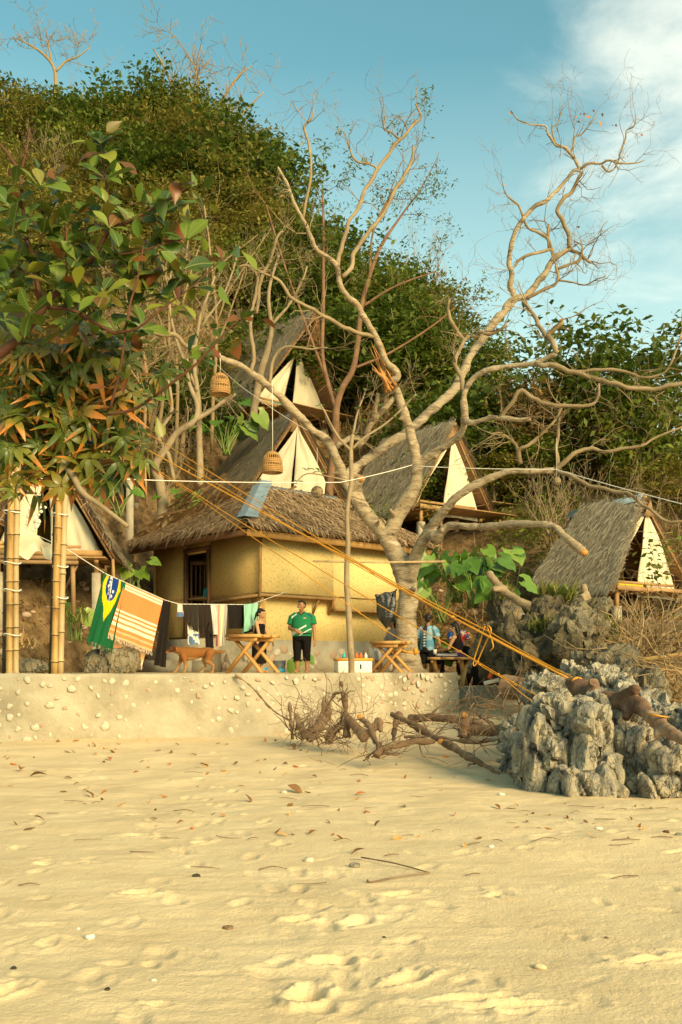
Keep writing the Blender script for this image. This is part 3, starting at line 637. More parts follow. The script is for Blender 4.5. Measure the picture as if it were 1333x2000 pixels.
# ------------------------------------------------------------------ A-frame thatched tents on stilts
def cloth_grid(mb, fn, nu, nv, thick=.006):
    """fn(u,v)->point; two-sided thin sheet"""
    V = np.array([fn(i / (nu - 1), j / (nv - 1)) for j in range(nv) for i in range(nu)])
    k = mb.n; q = [(j * nu + i, j * nu + i + 1, (j + 1) * nu + i + 1, (j + 1) * nu + i) for j in range(nv - 1) for i in range(nu - 1)]
    mb.add(V, q); return mb
def aframe(label, apex, Y, phi, Wd=1.9, H=2.75, L=2.6, p=.5, e=.15, lp=None, rp=None, th='thatch', cap=True, canvas='right', strips=(60, 26), posts=True, deck=1.2, mattress=False, cw=1.15, group='thatched A-frame tents on the slope', floor=.0, cset=.35, ground=None, undn=7, ctop=.86, ebk=0.0, rbk=.985):
    a = P(apex[0], apex[1], Y); ph = R(phi); lp = p if lp is None else lp; rp = p if rp is None else rp
    base = np.array((a[0], a[1], a[2] - H))
    t = thing('thatched_tent', base, label, 'A-frame hut', group, rz=ph)
    # local: x right, y back, z up; apex at (0,-e,H)
    AP = np.array((0, -e, H)); BK = np.array((0, L, H * rbk)); zl = -.02
    Lf_, Lb = np.array((-Wd, -lp, zl)), np.array((-Wd * (1 - .3 * ebk), L, zl + ebk)); Rf, Rb = np.array((Wd, -rp, zl)), np.array((Wd * (1 - .3 * ebk), L, zl + ebk))
    for s, (cf, cb_) in enumerate(((Lf_, Lb), (Rf, Rb))):
        n = np.cross(cb_ - cf, AP - cf); n /= np.linalg.norm(n)
        if n[2] < 0: n = -n
        q = MB(); q.prism([cf, cb_, BK, AP], .035, n); lin = part('roof_lining', q, M['under'], t)
        tb = MB(); U = cb_ - cf; V = (AP + BK) / 2 - (cf + cb_) / 2; uu = U / np.linalg.norm(U); fs = float((AP - cf) @ uu) / np.linalg.norm(U); fe = float((BK - cf) @ uu) / np.linalg.norm(U)
        Vp = V - uu * (V @ uu)
        keep = lambda u, v, fs=fs, fe=fe: fs * v - .02 < u < 1 + (fe - 1) * v + .01
        un, vn = strips
        if s == 1: un, vn = un // 2, vn // 2
        O = cf + n * .05
        lo = min(0, fs); span = 1 - lo
        thatch_strips(tb, O + U * lo, U * span, Vp, int(un * span), vn, .52 if s == 0 else .6, .032 if s == 0 else .07, .075, .22, .02, lambda u, v, k=keep, lo=lo, span=span: k(u * span + lo, v))
        thatch_strips(tb, O - Vp * .02, U, Vp * .05, un * 2, 2, .42, .03, .08, .22, .08)
        for k in range(90 if s == 0 else 60):               # frayed front edge
            f = rng.uniform(0, 1); c = O + (AP - cf) * f; dirn = np.array((rng.normal(0, .3), -1, rng.normal(-.5, .35))); dirn /= np.linalg.norm(dirn); sd_ = np.cross(dirn, n); l = rng.uniform(.08, .22)
            tb.add([c - sd_ * .014 - dirn * .15, c + sd_ * .014 - dirn * .15, c + dirn * l], [(0, 1, 2)])
        part('thatch', tb, M[th], t, kind='stuff')
        # battens and rafters seen on the underside
        for k in range(undn + 1):
            f = .04 + .92 * k / undn; a0 = cf + (AP - cf) * f - n * .02; b0 = cb_ + (BK - cb_) * f - n * .02
            q = MB(); q.beam(a0, b0, .03, .022, n); part('batten', q, M['batten'], lin)
        for k in range(4):
            f = .02 + .96 * k / 3; a0 = cf + (cb_ - cf) * f - n * .045; b0 = AP + (BK - AP) * f - n * .045
            q = MB(); q.beam(a0, b0, .05, .05, n); part('rafter', q, M['batten'], lin)
    q = MB(); q.beam(AP + (0, -.05, .02), BK + (0, .1, .02), .08, .08); part('ridge_pole', q, M['plank'], t)
    if cap:
        q = MB()
        for sx in (-1, 1):
            d = np.array((sx * Wd, 0, -H)); d /= np.linalg.norm(d); nn = np.array((sx * H, 0, Wd)) / math.hypot(H, Wd)
            q.prism([AP + (0, .03, .13), BK + (0, .1, .13), BK + (0, .1, .13) + d * .26, AP + (0, .03, .13) + d * .26], .01, nn)
        part('ridge_cap', q, M['zinc'], t)
    # deck: joists, planks, bed platform
    zf = .12
    for k in range(10):
        y = cset - .25 + (L - cset) * (k + .5) / 10; q = MB(); q.box((0, y, zf), (2 * Wd * .80, (L - cset) / 10 - .012, .035)); part('deck_board', q, M['plank'], t)
    for x in (-Wd * .6, 0, Wd * .6): q = MB(); q.beam((x, cset - .3, zf - .06), (x, L, zf - .06), .08, .09); part('joist', q, M['plank'], t)
    q = MB(); q.beam((-Wd * .82, cset - .32, zf - .01), (Wd * .82, cset - .32, zf - .01), .05, .13); part('front_beam', q, M['plank'], t)
    q = MB(); q.beam((-Wd * .82, cset - .30, zf + .14), (Wd * .5, cset - .30, zf + .14), .05, .07); part('front_rail', q, M['plank'], t)
    for k in range(int(deck / .16)):
        q = MB(); y = cset - .42 - k * .16; q.box((Wd * .15, y, zf - .16), (Wd * 1.5, .14, .03)); part('porch_board', q, M['plank'], t)
    # back wall, side skirts
    q = MB(); q.prism([(-Wd * .93, L - .08, .1), (Wd * .93, L - .08, .1), (0, L - .08, H * .95)], .03, (0, 1, 0)); part('back_wall', q, M['under'], t)
    # canvas door flaps set back under the gable
    def flap(sign, x_in_bot, x_in_top, bulge, zb):
        wt = cw
        def fn(u, v):
            z = zb + (H * ctop - zb) * v
            xo = sign * wt * (1 - v) * (1 + .10 * math.sin(v * 3.1)) ; xi = (x_in_bot * (1 - v) ** .8 + x_in_top * v)
            x = xi + (xo - xi) * u
            return (x, cset - .12 * v - min(e, .4) * .55 * v + bulge * math.sin(u * math.pi) * (1 - v) * .5 + .03 * math.sin(u * 13 + v * 4) * (1 - v * .6) + .02 * math.sin(u * 27 - v * 11 + zb * 9) * (1 - v) + .018 * math.sin(v * 9 + u * 5) - .06 * math.sin(v * math.pi) * u, z + .05 * math.sin(u * 2.2 + 1) * (1 - v) * (1 if zb < .1 else 2))
        q = MB(); cloth_grid(q, fn, 18, 22); o = part('canvas_flap', q, M['canvas'], t, smooth=True)
        s = o.modifiers.new('thick', 'SOLIDIFY'); s.thickness = .008; return o
    if canvas == 'right': flap(1, -cw * .16, -.02, -.14, -.12); flap(-1, -cw * .93, -.03, .0, .15)
    elif canvas == 'both': flap(1, .03, .0, -.05, .05); flap(-1, -.10, .0, -.05, .05)
    elif canvas == 'open': flap(1, .06, .02, -.08, .05); flap(-1, -cw * .25, -.03, .0, .1)
    q = MB(); q.prism([(-.22, cset - .2, H * .80), (.22, cset - .2, H * .80), (0.0, cset - .25, H * .97)], .02, (0, 1, 0)); part('gable_slats', q, M['batten'], t)
    if mattress:
        q = MB(); q.box((-.2, cset + .55, zf + .12), (1.7, 1.2, .16)); o = part('mattress', q, M['yellow' if mattress == 'yellow' else 'teal'], t); b = o.modifiers.new('b', 'BEVEL'); b.width = .05; b.segments = 3
    q = MB(); q.prism([(-Wd * .62, cset + 1.3, .1), (Wd * .62, cset + 1.3, .1), (Wd * .3, cset + 1.3, 1.25), (-Wd * .3, cset + 1.3, 1.25)], .02, (0, 1, 0)); part('inner_mat', q, M['mat_olive'], t)
    me = t.children
    if posts:
        for x in (-Wd * .72, Wd * .72):
            for y in (cset - .15, L - .3):
                wx = base[0] + math.cos(ph) * x - math.sin(ph) * y; wy = base[1] + math.sin(ph) * x + math.cos(ph) * y; g = hz1(wx, wy) - base[2] - .25
                if g > zf - .2: continue
                q = MB(); top = zf - .1
                if top - g > .55: q.box((x, y, (g + top - .38) / 2), (.2, .2, top - .38 - g)); part('concrete_post', q, M['post'], t); q = MB(); q.beam((x, y, top - .40), (x, y, top), .1, .1, (0, 1, 0)); part('post', q, M['plank'], t)
                else: q.beam((x, y, g), (x, y, top), .12, .12, (0, 1, 0)); part('post', q, M['plank'], t)
                if y < 1: q = MB(); q.beam((x + .5, y - .4, max(g, -1.3)), (x + .45, y - .45, zf - .18), .06, .06, (0, 1, 0)); part('porch_post', q, M['plank'], t)
    return t
tentR = aframe('grey thatched A-frame tent on concrete stilts above the rocks at the right, yellow mattress inside', (1260, 972), 26.64, 36, 1.8, 2.6, 2.5, .4, .0, ebk=.42, rbk=.93, mattress='yellow', cw=1.5, cset=.05, strips=(120, 52))
tentM = aframe('thatched A-frame tent with closed cream canvas front directly behind the kitchen hut roof', (572, 813), 33.0, 32, 1.95, 2.85, 3.6, .3, .35, cap=False, canvas='both', cw=1.6, cset=.0, strips=(130, 48))
tentN = aframe('thatched A-frame tent with cream canvas seen between the forks of the big pale tree', (880, 832), 32.0, 38, 1.85, 2.85, 3.4, .25, .2, cw=1.45, cset=.1, strips=(120, 46))
tentO = aframe('thatched A-frame tent peeping out behind the one between the forks of the pale tree', (952, 838), 34.6, 34, 1.8, 2.7, 3.0, .2, .2, cw=1.1, strips=(50, 20))
tentU = aframe('upper A-frame tent with open cream flaps and jutting dark gable, above the closed tent', (566, 632), 37.6, 42, 2.05, 3.45, 3.2, .25, 1.6, cap=False, canvas='open', cw=1.75, mattress='teal', cset=-.1, ctop=.66, strips=(110, 44))
tentL = aframe('low A-frame tent behind the bamboo posts at far left, woven roof lining and bamboo deck', (92, 868), 24.2, 6, 1.62, 2.75, 2.8, .3, .3, cap=False, canvas='open', cw=1.3, mattress='yellow', cset=.25, deck=.5, strips=(50, 22))
tentP = aframe('thatched roof with dark slatted underside half hidden by the orange-edged leaves at left', (168, 742), 28.5, 8, 1.7, 2.3, 2.6, .45, .2, cap=False, canvas=None, strips=(50, 22), deck=0, undn=8)
tentQ = aframe('tent of pale canvas high on the slope, a corner showing above the orange-edged leaves', (196, 598), 41, 22, 1.7, 2.7, 2.8, .2, .1, canvas='both', cw=1.5, cap=False, cset=-.1, strips=(40, 16))

# ------------------------------------------------------------------ trees
def twig_grow(mb, p, d, l, r, depth, wander=.35, up=.12, kids=(2, 4), n=4, leaves=None, minr=.002):
    steps = max(3, int(l / .22) if l > .7 else 4); pts = [np.array(p, float)]; rad = [r]; d = np.array(d, float); d /= np.linalg.norm(d)
    for i in range(steps):
        d = d + rng.normal(0, wander, 3) * .5 + np.array((0, 0, up * .3)); d /= np.linalg.norm(d)
        pts.append(pts[-1] + d * l / steps); rad.append(max(minr, r * (1 - .62 * (i + 1) / steps)))
    mb.tube(pts, rad, n, caps=True)
    if leaves is not None and depth <= 1: leaves.append((pts[-1], d)); leaves.append((pts[len(pts) // 2], d))
    if depth > 0:
        for k in range(rnd.randint(*kids)):
            i = rnd.randint(max(1, steps // 3), steps); q = pts[i]
            dd = d + rng.normal(0, .75, 3) + np.array((0, 0, up)); twig_grow(mb, q, dd, l * rng.uniform(.45, .75), rad[i] * .72, depth - 1, wander, up, kids, n, leaves, minr)
def leaf_quads(mb, C, size, up=.5, asp=.5, r=None):
    """many diamond leaves folded along the midrib, centres C (n,3)"""
    r = r or rng; n = len(C); d = r.normal(0, 1, (n, 3)); d[:, 2] *= .6; d /= np.linalg.norm(d, axis=1)[:, None]
    nn = r.normal(0, 1, (n, 3)); nn[:, 2] = np.abs(nn[:, 2]) + up; s = np.cross(d, nn); s /= np.linalg.norm(s, axis=1)[:, None] + 1e-9; nn = np.cross(s, d)
    l = size * r.uniform(.6, 1.4, n)[:, None]; w = l * asp
    a = C - d * l * .5; b = C + s * w * .5 + nn * l * .08; c = C + d * l * .5; e = C - s * w * .5 + nn * l * .08
    V = np.stack([a, b, c, e], 1).reshape(-1, 3); i = np.arange(n) * 4; mb.addq(V, np.c_[i, i + 1, i + 2, i + 3])
def crown_tree(seed, h, cr, kind, nclump, per, leaf, asp, flat=.7):
    """returns (trunk MB, crown MB) at local origin"""
    r = np.random.default_rng(seed); tk = MB(); cm = MB(); base = np.array((0, 0, -.4)); fork = np.array((r.normal(0, .2), r.normal(0, .2), h * .5))
    tk.tube([base, base * .5 + fork * .5 + r.normal(0, .06, 3), fork], [.13 * h / 5, .10 * h / 5, .08 * h / 5], 7, sub=3)
    cs = []
    for k in range(nclump):
        th = r.uniform(0, 6.28); ph = math.acos(r.uniform(-.95, 1)); rr = r.uniform(.30, 1.0) ** .5
        lob = 1 + .35 * math.sin(3 * th + seed) * math.sin(2 * ph + seed * 2)
        c = np.array((math.cos(th) * math.sin(ph) * cr, math.sin(th) * math.sin(ph) * cr, math.cos(ph) * cr * flat)) * rr * lob + (0, 0, h * .56) + r.normal(0, cr * .08, 3)
        cs.append(c)
    for k, c in enumerate(cs):
        if k % 4 == 0: f0 = fork * r.uniform(.55, 1.0); tk.tube([f0, f0 * .5 + c * .5 + r.normal(0, .25, 3), c], [.032 * h / 5, .02 * h / 5, .006], 5, sub=3)
        sg = cr * r.uniform(.13, .24); q = r.normal(0, 1, (per, 3)); q = q / np.linalg.norm(q, axis=1)[:, None] * r.uniform(0, 1, (per, 1)) ** .45 * sg * 1.75 * np.array((1.2, 1.2, .7 if kind != 'layer' else .25)); leaf_quads(cm, c + q, leaf, .7, asp, r)
    return tk, cm
PROTO = {}
def proto(kind, seed, *a, crown_m, trunk_m='greybark', **k):
    tk, cm = crown_tree(seed, *a, **k); tm = tk.mesh('trunk'); tm.materials.append(M[trunk_m]); tm.polygons.foreach_set('use_smooth', np.ones(len(tm.polygons), bool))
    c = cm.mesh('crown'); c.materials.append(M[crown_m]); PROTO.setdefault(kind, []).append((tm, c))
for s in range(3): proto('green', 40 + s, 5.2, 2.3, 'g', 90, 52, .235, .5, crown_m='leaf_dark')
for s in range(3): proto('fresh', 60 + s, 4.4, 1.9, 'g', 80, 54, .20, .45, crown_m='leaf_mid')
for s in range(3): proto('olive', 70 + s, 4.6, 2.4, 'layer', 84, 62, .175, .36, crown_m='leaf_olive', flat=.55)
for s in range(2): proto('dry', 80 + s, 3.4, 1.7, 'g', 56, 44, .18, .4, crown_m='leaf_dry')
def bare_mesh(seed, h, spread, r0=.09, depth=4, kids=(2, 4), m='greybark', up=.5):
    global rng, rnd
    o1, o2 = rng, rnd; rng = np.random.default_rng(seed); rnd = random.Random(seed); mb = MB()
    pts = [(0, 0, -.4), (rng.normal(0, .08), rng.normal(0, .08), h * .2), (rng.normal(0, .12), rng.normal(0, .12), h * .38)]; mb.tube(pts, [r0, r0 * .85, r0 * .7], 7, sub=3)
    for k in range(rnd.randint(3, 5)):
        a = rng.uniform(0, 6.28); twig_grow(mb, np.array(pts[1]) + (np.array(pts[2]) - np.array(pts[1])) * rng.uniform(.5, 1), (math.cos(a) * spread, math.sin(a) * spread, 1), h * .5, r0 * .5, depth - 1, .3, up, kids, 4, None, .006)
    rng, rnd = o1, o2
    me = mb.mesh('branches'); me.materials.append(M[m]); me.polygons.foreach_set('use_smooth', np.ones(len(me.polygons), bool)); return me
PROTO['bare'] = [(bare_mesh(5 + s, 4.6, .75), None) for s in range(4)]

HUTBOX = [(395, 800, 690, 1010, 33), (690, 820, 980, 1010, 32), (420, 600, 680, 830, 38), (1040, 960, 1400, 1200, 26), (0, 820, 290, 1100, 28), (250, 940, 830, 1300, 30), (150, 590, 230, 680, 40), (880, 1020, 1060, 1210, 25.5), (0, 1080, 330, 1300, 26)]
def hides(px, py0, py1, hw, Y):
    for x0, y0, x1, y1, yy in HUTBOX:
        if Y < yy + .8 and px + hw > x0 and px - hw < x1 and py1 > y0 and py0 < y1: return True
    return False
def where(px, py, Y, sky):
    lm = 'at far left' if px < 150 else 'above big-leaved branches' if px < 330 else 'by tall hilltop snag' if px < 520 else 'behind pale tree, left limbs' if px < 700 else 'behind pale tree crown' if px < 900 else 'beneath pale tree, right limb' if px < 1110 else 'above right tent'
    hgt = 'on the skyline' if sky else 'high on the slope' if Y > 44 else 'midslope' if Y > 37 else 'low on the slope'
    return hgt + ' ' + lm
KN = {'green': ('dense dark tree', 'tree'), 'fresh': ('bright green leafy tree', 'tree'), 'olive': ('layered olive tree', 'tree'), 'dry': ('withered brown tree', 'tree'), 'bare': ('leafless pale tree', 'tree')}
hill_trees = []
def place_tree(kind, x, y, sc, px, py, sky, z=None):
    tm, cm = PROTO[kind][rnd.randrange(len(PROTO[kind]))]
    hill_trees.append((kind, x, y, sc, px, py, sky, tm, cm, z))
r5 = np.random.default_rng(77)
sp = 1.95; yy = 26.0
while yy < 60:
    xx = -0.42 * yy - 2
    while xx < 0.42 * yy + 2:
        x = xx + r5.uniform(-.8, .8); y = yy + r5.uniform(-.8, .8); xx += sp * (0.85 if yy > 40 else 1.0)
        ridge = float(np.interp(x, RID_X, RID_Y)); f = float(np.interp(x, FOOT_X, FOOT_Y))
        if y < f + 1.5 or y > ridge + 2.0: continue
        z = hz1(x, y); px, py = pix((x, y, z)); sky = y > ridge - 2.5
        u = r5.uniform()
        leftside = px < 330; mid = 330 <= px < 560
        if leftside: kind = 'olive' if u < .50 else 'green' if u < .62 else 'dry' if u < .78 else 'fresh' if u < .88 else 'bare'
        elif mid: kind = 'dry' if u < .15 else 'bare' if u < .20 else 'olive' if u < .56 else 'fresh' if u < .82 else 'green'
        elif px < 1000: kind = 'green' if u < .40 else 'fresh' if u < .72 else 'olive' if u < .84 else 'dry' if u < .93 else 'bare'
        else: kind = 'green' if u < .26 else 'fresh' if u < .42 else 'dry' if u < .70 else 'olive' if u < .84 else 'bare'
        if y < f + 5 and kind in ('green', 'fresh', 'olive') and u > .3: kind = 'dry' if px > 900 or u < .75 else 'fresh'
        sc = r5.uniform(.55, 1.2) * (1.0 if not sky else .95) * (.62 if kind == 'dry' else 1)
        if px > 1000: sc *= .72
        hgt = 5 * sc * F / y; hw = 2.0 * sc * F / y
        if hides(px, py - hgt, py - .2 * hgt, hw * .75, y): continue
        place_tree(kind, x, y, sc, px, py, sky)
    yy += sp * .98
# single trees that stand out on the skyline
for kind, px, py, Y, sc in (('bare', 395, 322, 52, 1.15), ('bare', 120, 175, 56, .9), ('olive', 15, 120, 57, 1.1), ('olive', 95, 190, 56, 1.0), ('olive', 160, 230, 55, 1.0), ('green', 210, 262, 54, .8), ('olive', 300, 285, 52, .9), ('green', 345, 300, 51, .8), ('olive', 430, 330, 49, .8), ('dry', 400, 345, 50, .9), ('fresh', 550, 390, 46, .8), ('olive', 650, 450, 43.5, .8), ('green', 900, 590, 37.5, .7), ('fresh', 850, 575, 39, .7), ('dry', 1060, 660, 34.5, .8), ('dry', 1130, 690, 33.5, .8), ('fresh', 1250, 735, 32.5, .6), ('green', 40, 160, 57, .8), ('olive', 30, 170, 58, 1.0), ('green', 130, 245, 56, .9), ('olive', 235, 300, 54, .9), ('dry', 180, 290, 55, 1.0), ('dry', 70, 260, 55, 1.2), ('green', 300, 320, 51, 1.0), ('fresh', 170, 330, 51, 1.0), ('olive', 380, 380, 49, 1.0), ('green', 450, 380, 47, .9), ('green', 490, 330, 47, .85), ('green', 600, 430, 45, .85), ('green', 945, 600, 36.5, .78), ('green', 1205, 700, 33.5, .70), ('bare', 1290, 730, 33, .8), ('green', 700, 480, 42, .8), ('olive', 800, 560, 40, .85), ('bare', 830, 520, 41, .7), ('green', 760, 640, 38, .8), ('green', 870, 690, 36.5, .72), ('fresh', 1000, 700, 35, .75), ('green', 250, 290, 53, 1.0), ('olive', 60, 230, 55, 1.1)):
    p = P(px, py, Y); g_ = hz1(p[0], p[1]); top = p[2] + 5 * sc; place_tree(kind, p[0], p[1], float(np.clip((top - g_) / 5, .5, 1.12 if px > 520 else 1.2)) if g_ < p[2] + 1 else sc, px, py, True, g_ if g_ < p[2] + 1 else p[2])
labs = {}
for i, h in enumerate(hill_trees):
    nm, cat = KN[h[0]]; size = 'small ' if h[3] < .72 else 'large ' if h[3] > 1.0 else ''
    labs.setdefault(size + nm + ' ' + where(h[4], h[5], h[2], h[6]), []).append(i)
final = {}
ORD = ['first', 'second', 'third', 'fourth', 'fifth', 'sixth', 'seventh', 'eighth', 'ninth', 'tenth', 'eleventh', 'twelfth', 'thirteenth', 'fourteenth', 'fifteenth']
for l, ids in labs.items():
    ids.sort(key=lambda i: hill_trees[i][4])
    for k, i in enumerate(ids): final[i] = l if len(ids) == 1 else ('leftmost ' if k == 0 else 'rightmost ' if k == len(ids) - 1 else ORD[k] + ' from left ') + l
for i, (kind, x, y, sc, px, py, sky, tm, cm, z) in enumerate(hill_trees):
    t = thing('bare_tree' if kind == 'bare' else 'hill_tree', (x, y, z if z is not None else hz1(x, y)), final[i], 'tree', 'trees on the hillside', rz=rnd.uniform(0, 6.28)); t.scale = (sc * rnd.uniform(.9, 1.15), sc * rnd.uniform(.9, 1.15), sc * rnd.uniform(.85, 1.15))
    if kind == 'bare': link('branches', tm, None, t)
    else: link('trunk', tm, None, t); link('crown', cm, None, t)

# undergrowth: shrubs, creepers and dead stems nobody could count
def undergrowth():
    r = np.random.default_rng(9); cl = []
    for k in range(9000):
        y = r.uniform(24, 60); x = r.uniform(-.44, .44) * y; f = float(np.interp(x, FOOT_X, FOOT_Y)); rd = float(np.interp(x, RID_X, RID_Y))
        if y < f + .5 or y > rd + 1: continue
        cl.append((x, y))
    cl = np.array(cl); z = hill(cl[:, 0], cl[:, 1]); g = MB(); dmb = MB(); gmb = MB(); tw = MB()
    pat = vnoise(np.c_[cl[:, 0] * .35, cl[:, 1] * .35, z * 0], 12)
    for i, (x, y) in enumerate(cl):
        px, py = pix((x, y, z[i])); hgt = r.uniform(.25, 1.0)
        if x < -3 and y > 37 and r.uniform() < .4: continue
        tall = hgt * F / y
        if hides(px, py - tall, py, 15, y): hgt = .22
        elif 250 < px < 620 and 330 < py < 900 and r.uniform() < .5: hgt *= 2.4
        if hides(px, py - tall * .5, py, 4, y) and r.uniform() < .6: continue
        if any((x - a_) ** 2 + (y - b_) ** 2 < (r_ + .35) ** 2 for a_, b_, c_, r_ in PADS): continue
        f = float(np.interp(x, FOOT_X, FOOT_Y)); lowdry = y < f + 4.5
        dry = pat[i] + (.45 if lowdry and px > 880 else 0) + (.25 if 280 < px < 560 else 0) + (.2 if px > 1050 else 0) - .12 + r.normal(0, .22)
        n = 26; q = r.normal(0, 1, (n, 3)) * np.array((.42, .42, .36)) * (.5 + hgt * .6) + (x, y, z[i] + hgt * .55)
        if dry > .25: leaf_quads(dmb, q[:20], .17, .3, .34, r)
        elif dry > -.25: leaf_quads(g, q, .15, .5, .42, r)
        else: leaf_quads(gmb, q, .17, .6, .45, r)
        if r.uniform() < (.5 if dry > 0 else .2):
            for k in range(2):
                p0 = np.array((x, y, z[i] - .1)) + r.normal(0, .2, 3); d = r.normal(0, .45, 3) + (0, 0, 1.0); l = hgt * r.uniform(.9, 2.2); m = p0 + d * l * .5 + r.normal(0, .12, 3)
                tw.tube([p0, m, p0 + d * l + r.normal(0, .15, 3)], [.016, .012, .004], 3, caps=False)
    for nm, b, m_, lab in (('mixed_undergrowth', g, 'leaf_mix', 'tangled olive and brown undergrowth covering the hillside'), ('dry_undergrowth', dmb, 'leaf_dry', 'dry brown leaves and dead shrubs on the slope'), ('green_undergrowth', gmb, 'leaf_mid', 'low green shrubs and creepers between the hillside trees'), ('dead_stems', tw, 'tan_twig', 'thin dead tan stems standing in the undergrowth')):
        if b.n: tag(link(nm, b.mesh(nm), M[m_]), lab, None, None, 'stuff')
undergrowth()

# leaf litter, stones and roots on the bare banks
def bank_litter():
    r = np.random.default_rng(19); a = MB(); b = MB(); st_ = MB(); rt = MB()
    for k in range(5200):
        y = r.uniform(21.5, 31); x = r.uniform(-.40, .42) * y; f = float(np.interp(x, FOOT_X, FOOT_Y))
        if y < f - .6 or abs(x - .3) < 2.2 and y < 30: continue
        z = hz1(x, y) + .02; c = np.array((x, y, z)); u = r.uniform()
        if u < .62: leaf_quads(a, c + r.normal(0, .12, (4, 3)) * (1, 1, .25), .12, 1.2, .42, r)
        elif u < .78: leaf_quads(b, c + r.normal(0, .10, (5, 3)) * (1, 1, .5) + (0, 0, .06), .11, .8, .4, r)
        elif u < .93: s = r.uniform(.03, .13) * (1.6 if r.uniform() < .1 else 1); st_.ell(c, (s, s * .8, s * .6), None, 7, 5)
        else: d = r.normal(0, 1, 3) * (1, .5, .5); rt.tube([c, c + d * .25 + (0, -.05, -.05), c + d * .5 + (0, -.1, -.15)], [.014, .011, .005], 4)
    v = np.vstack(st_.v); 
    for nm, m_, bb, lab in (('leaf_litter', 'leaf_dry', a, 'fallen brown leaves lying on the dirt banks'), ('low_weeds', 'leaf_mid', b, 'small green weeds on the dirt banks'), ('bank_stones', 'stain_stone', st_, 'small brown stones in the dirt banks'), ('bank_roots', 'brownbark', rt, 'thin roots poking from the dirt banks')): tag(link(nm, bb.mesh(nm), M[m_]), lab, None, None, 'stuff')
bank_litter()

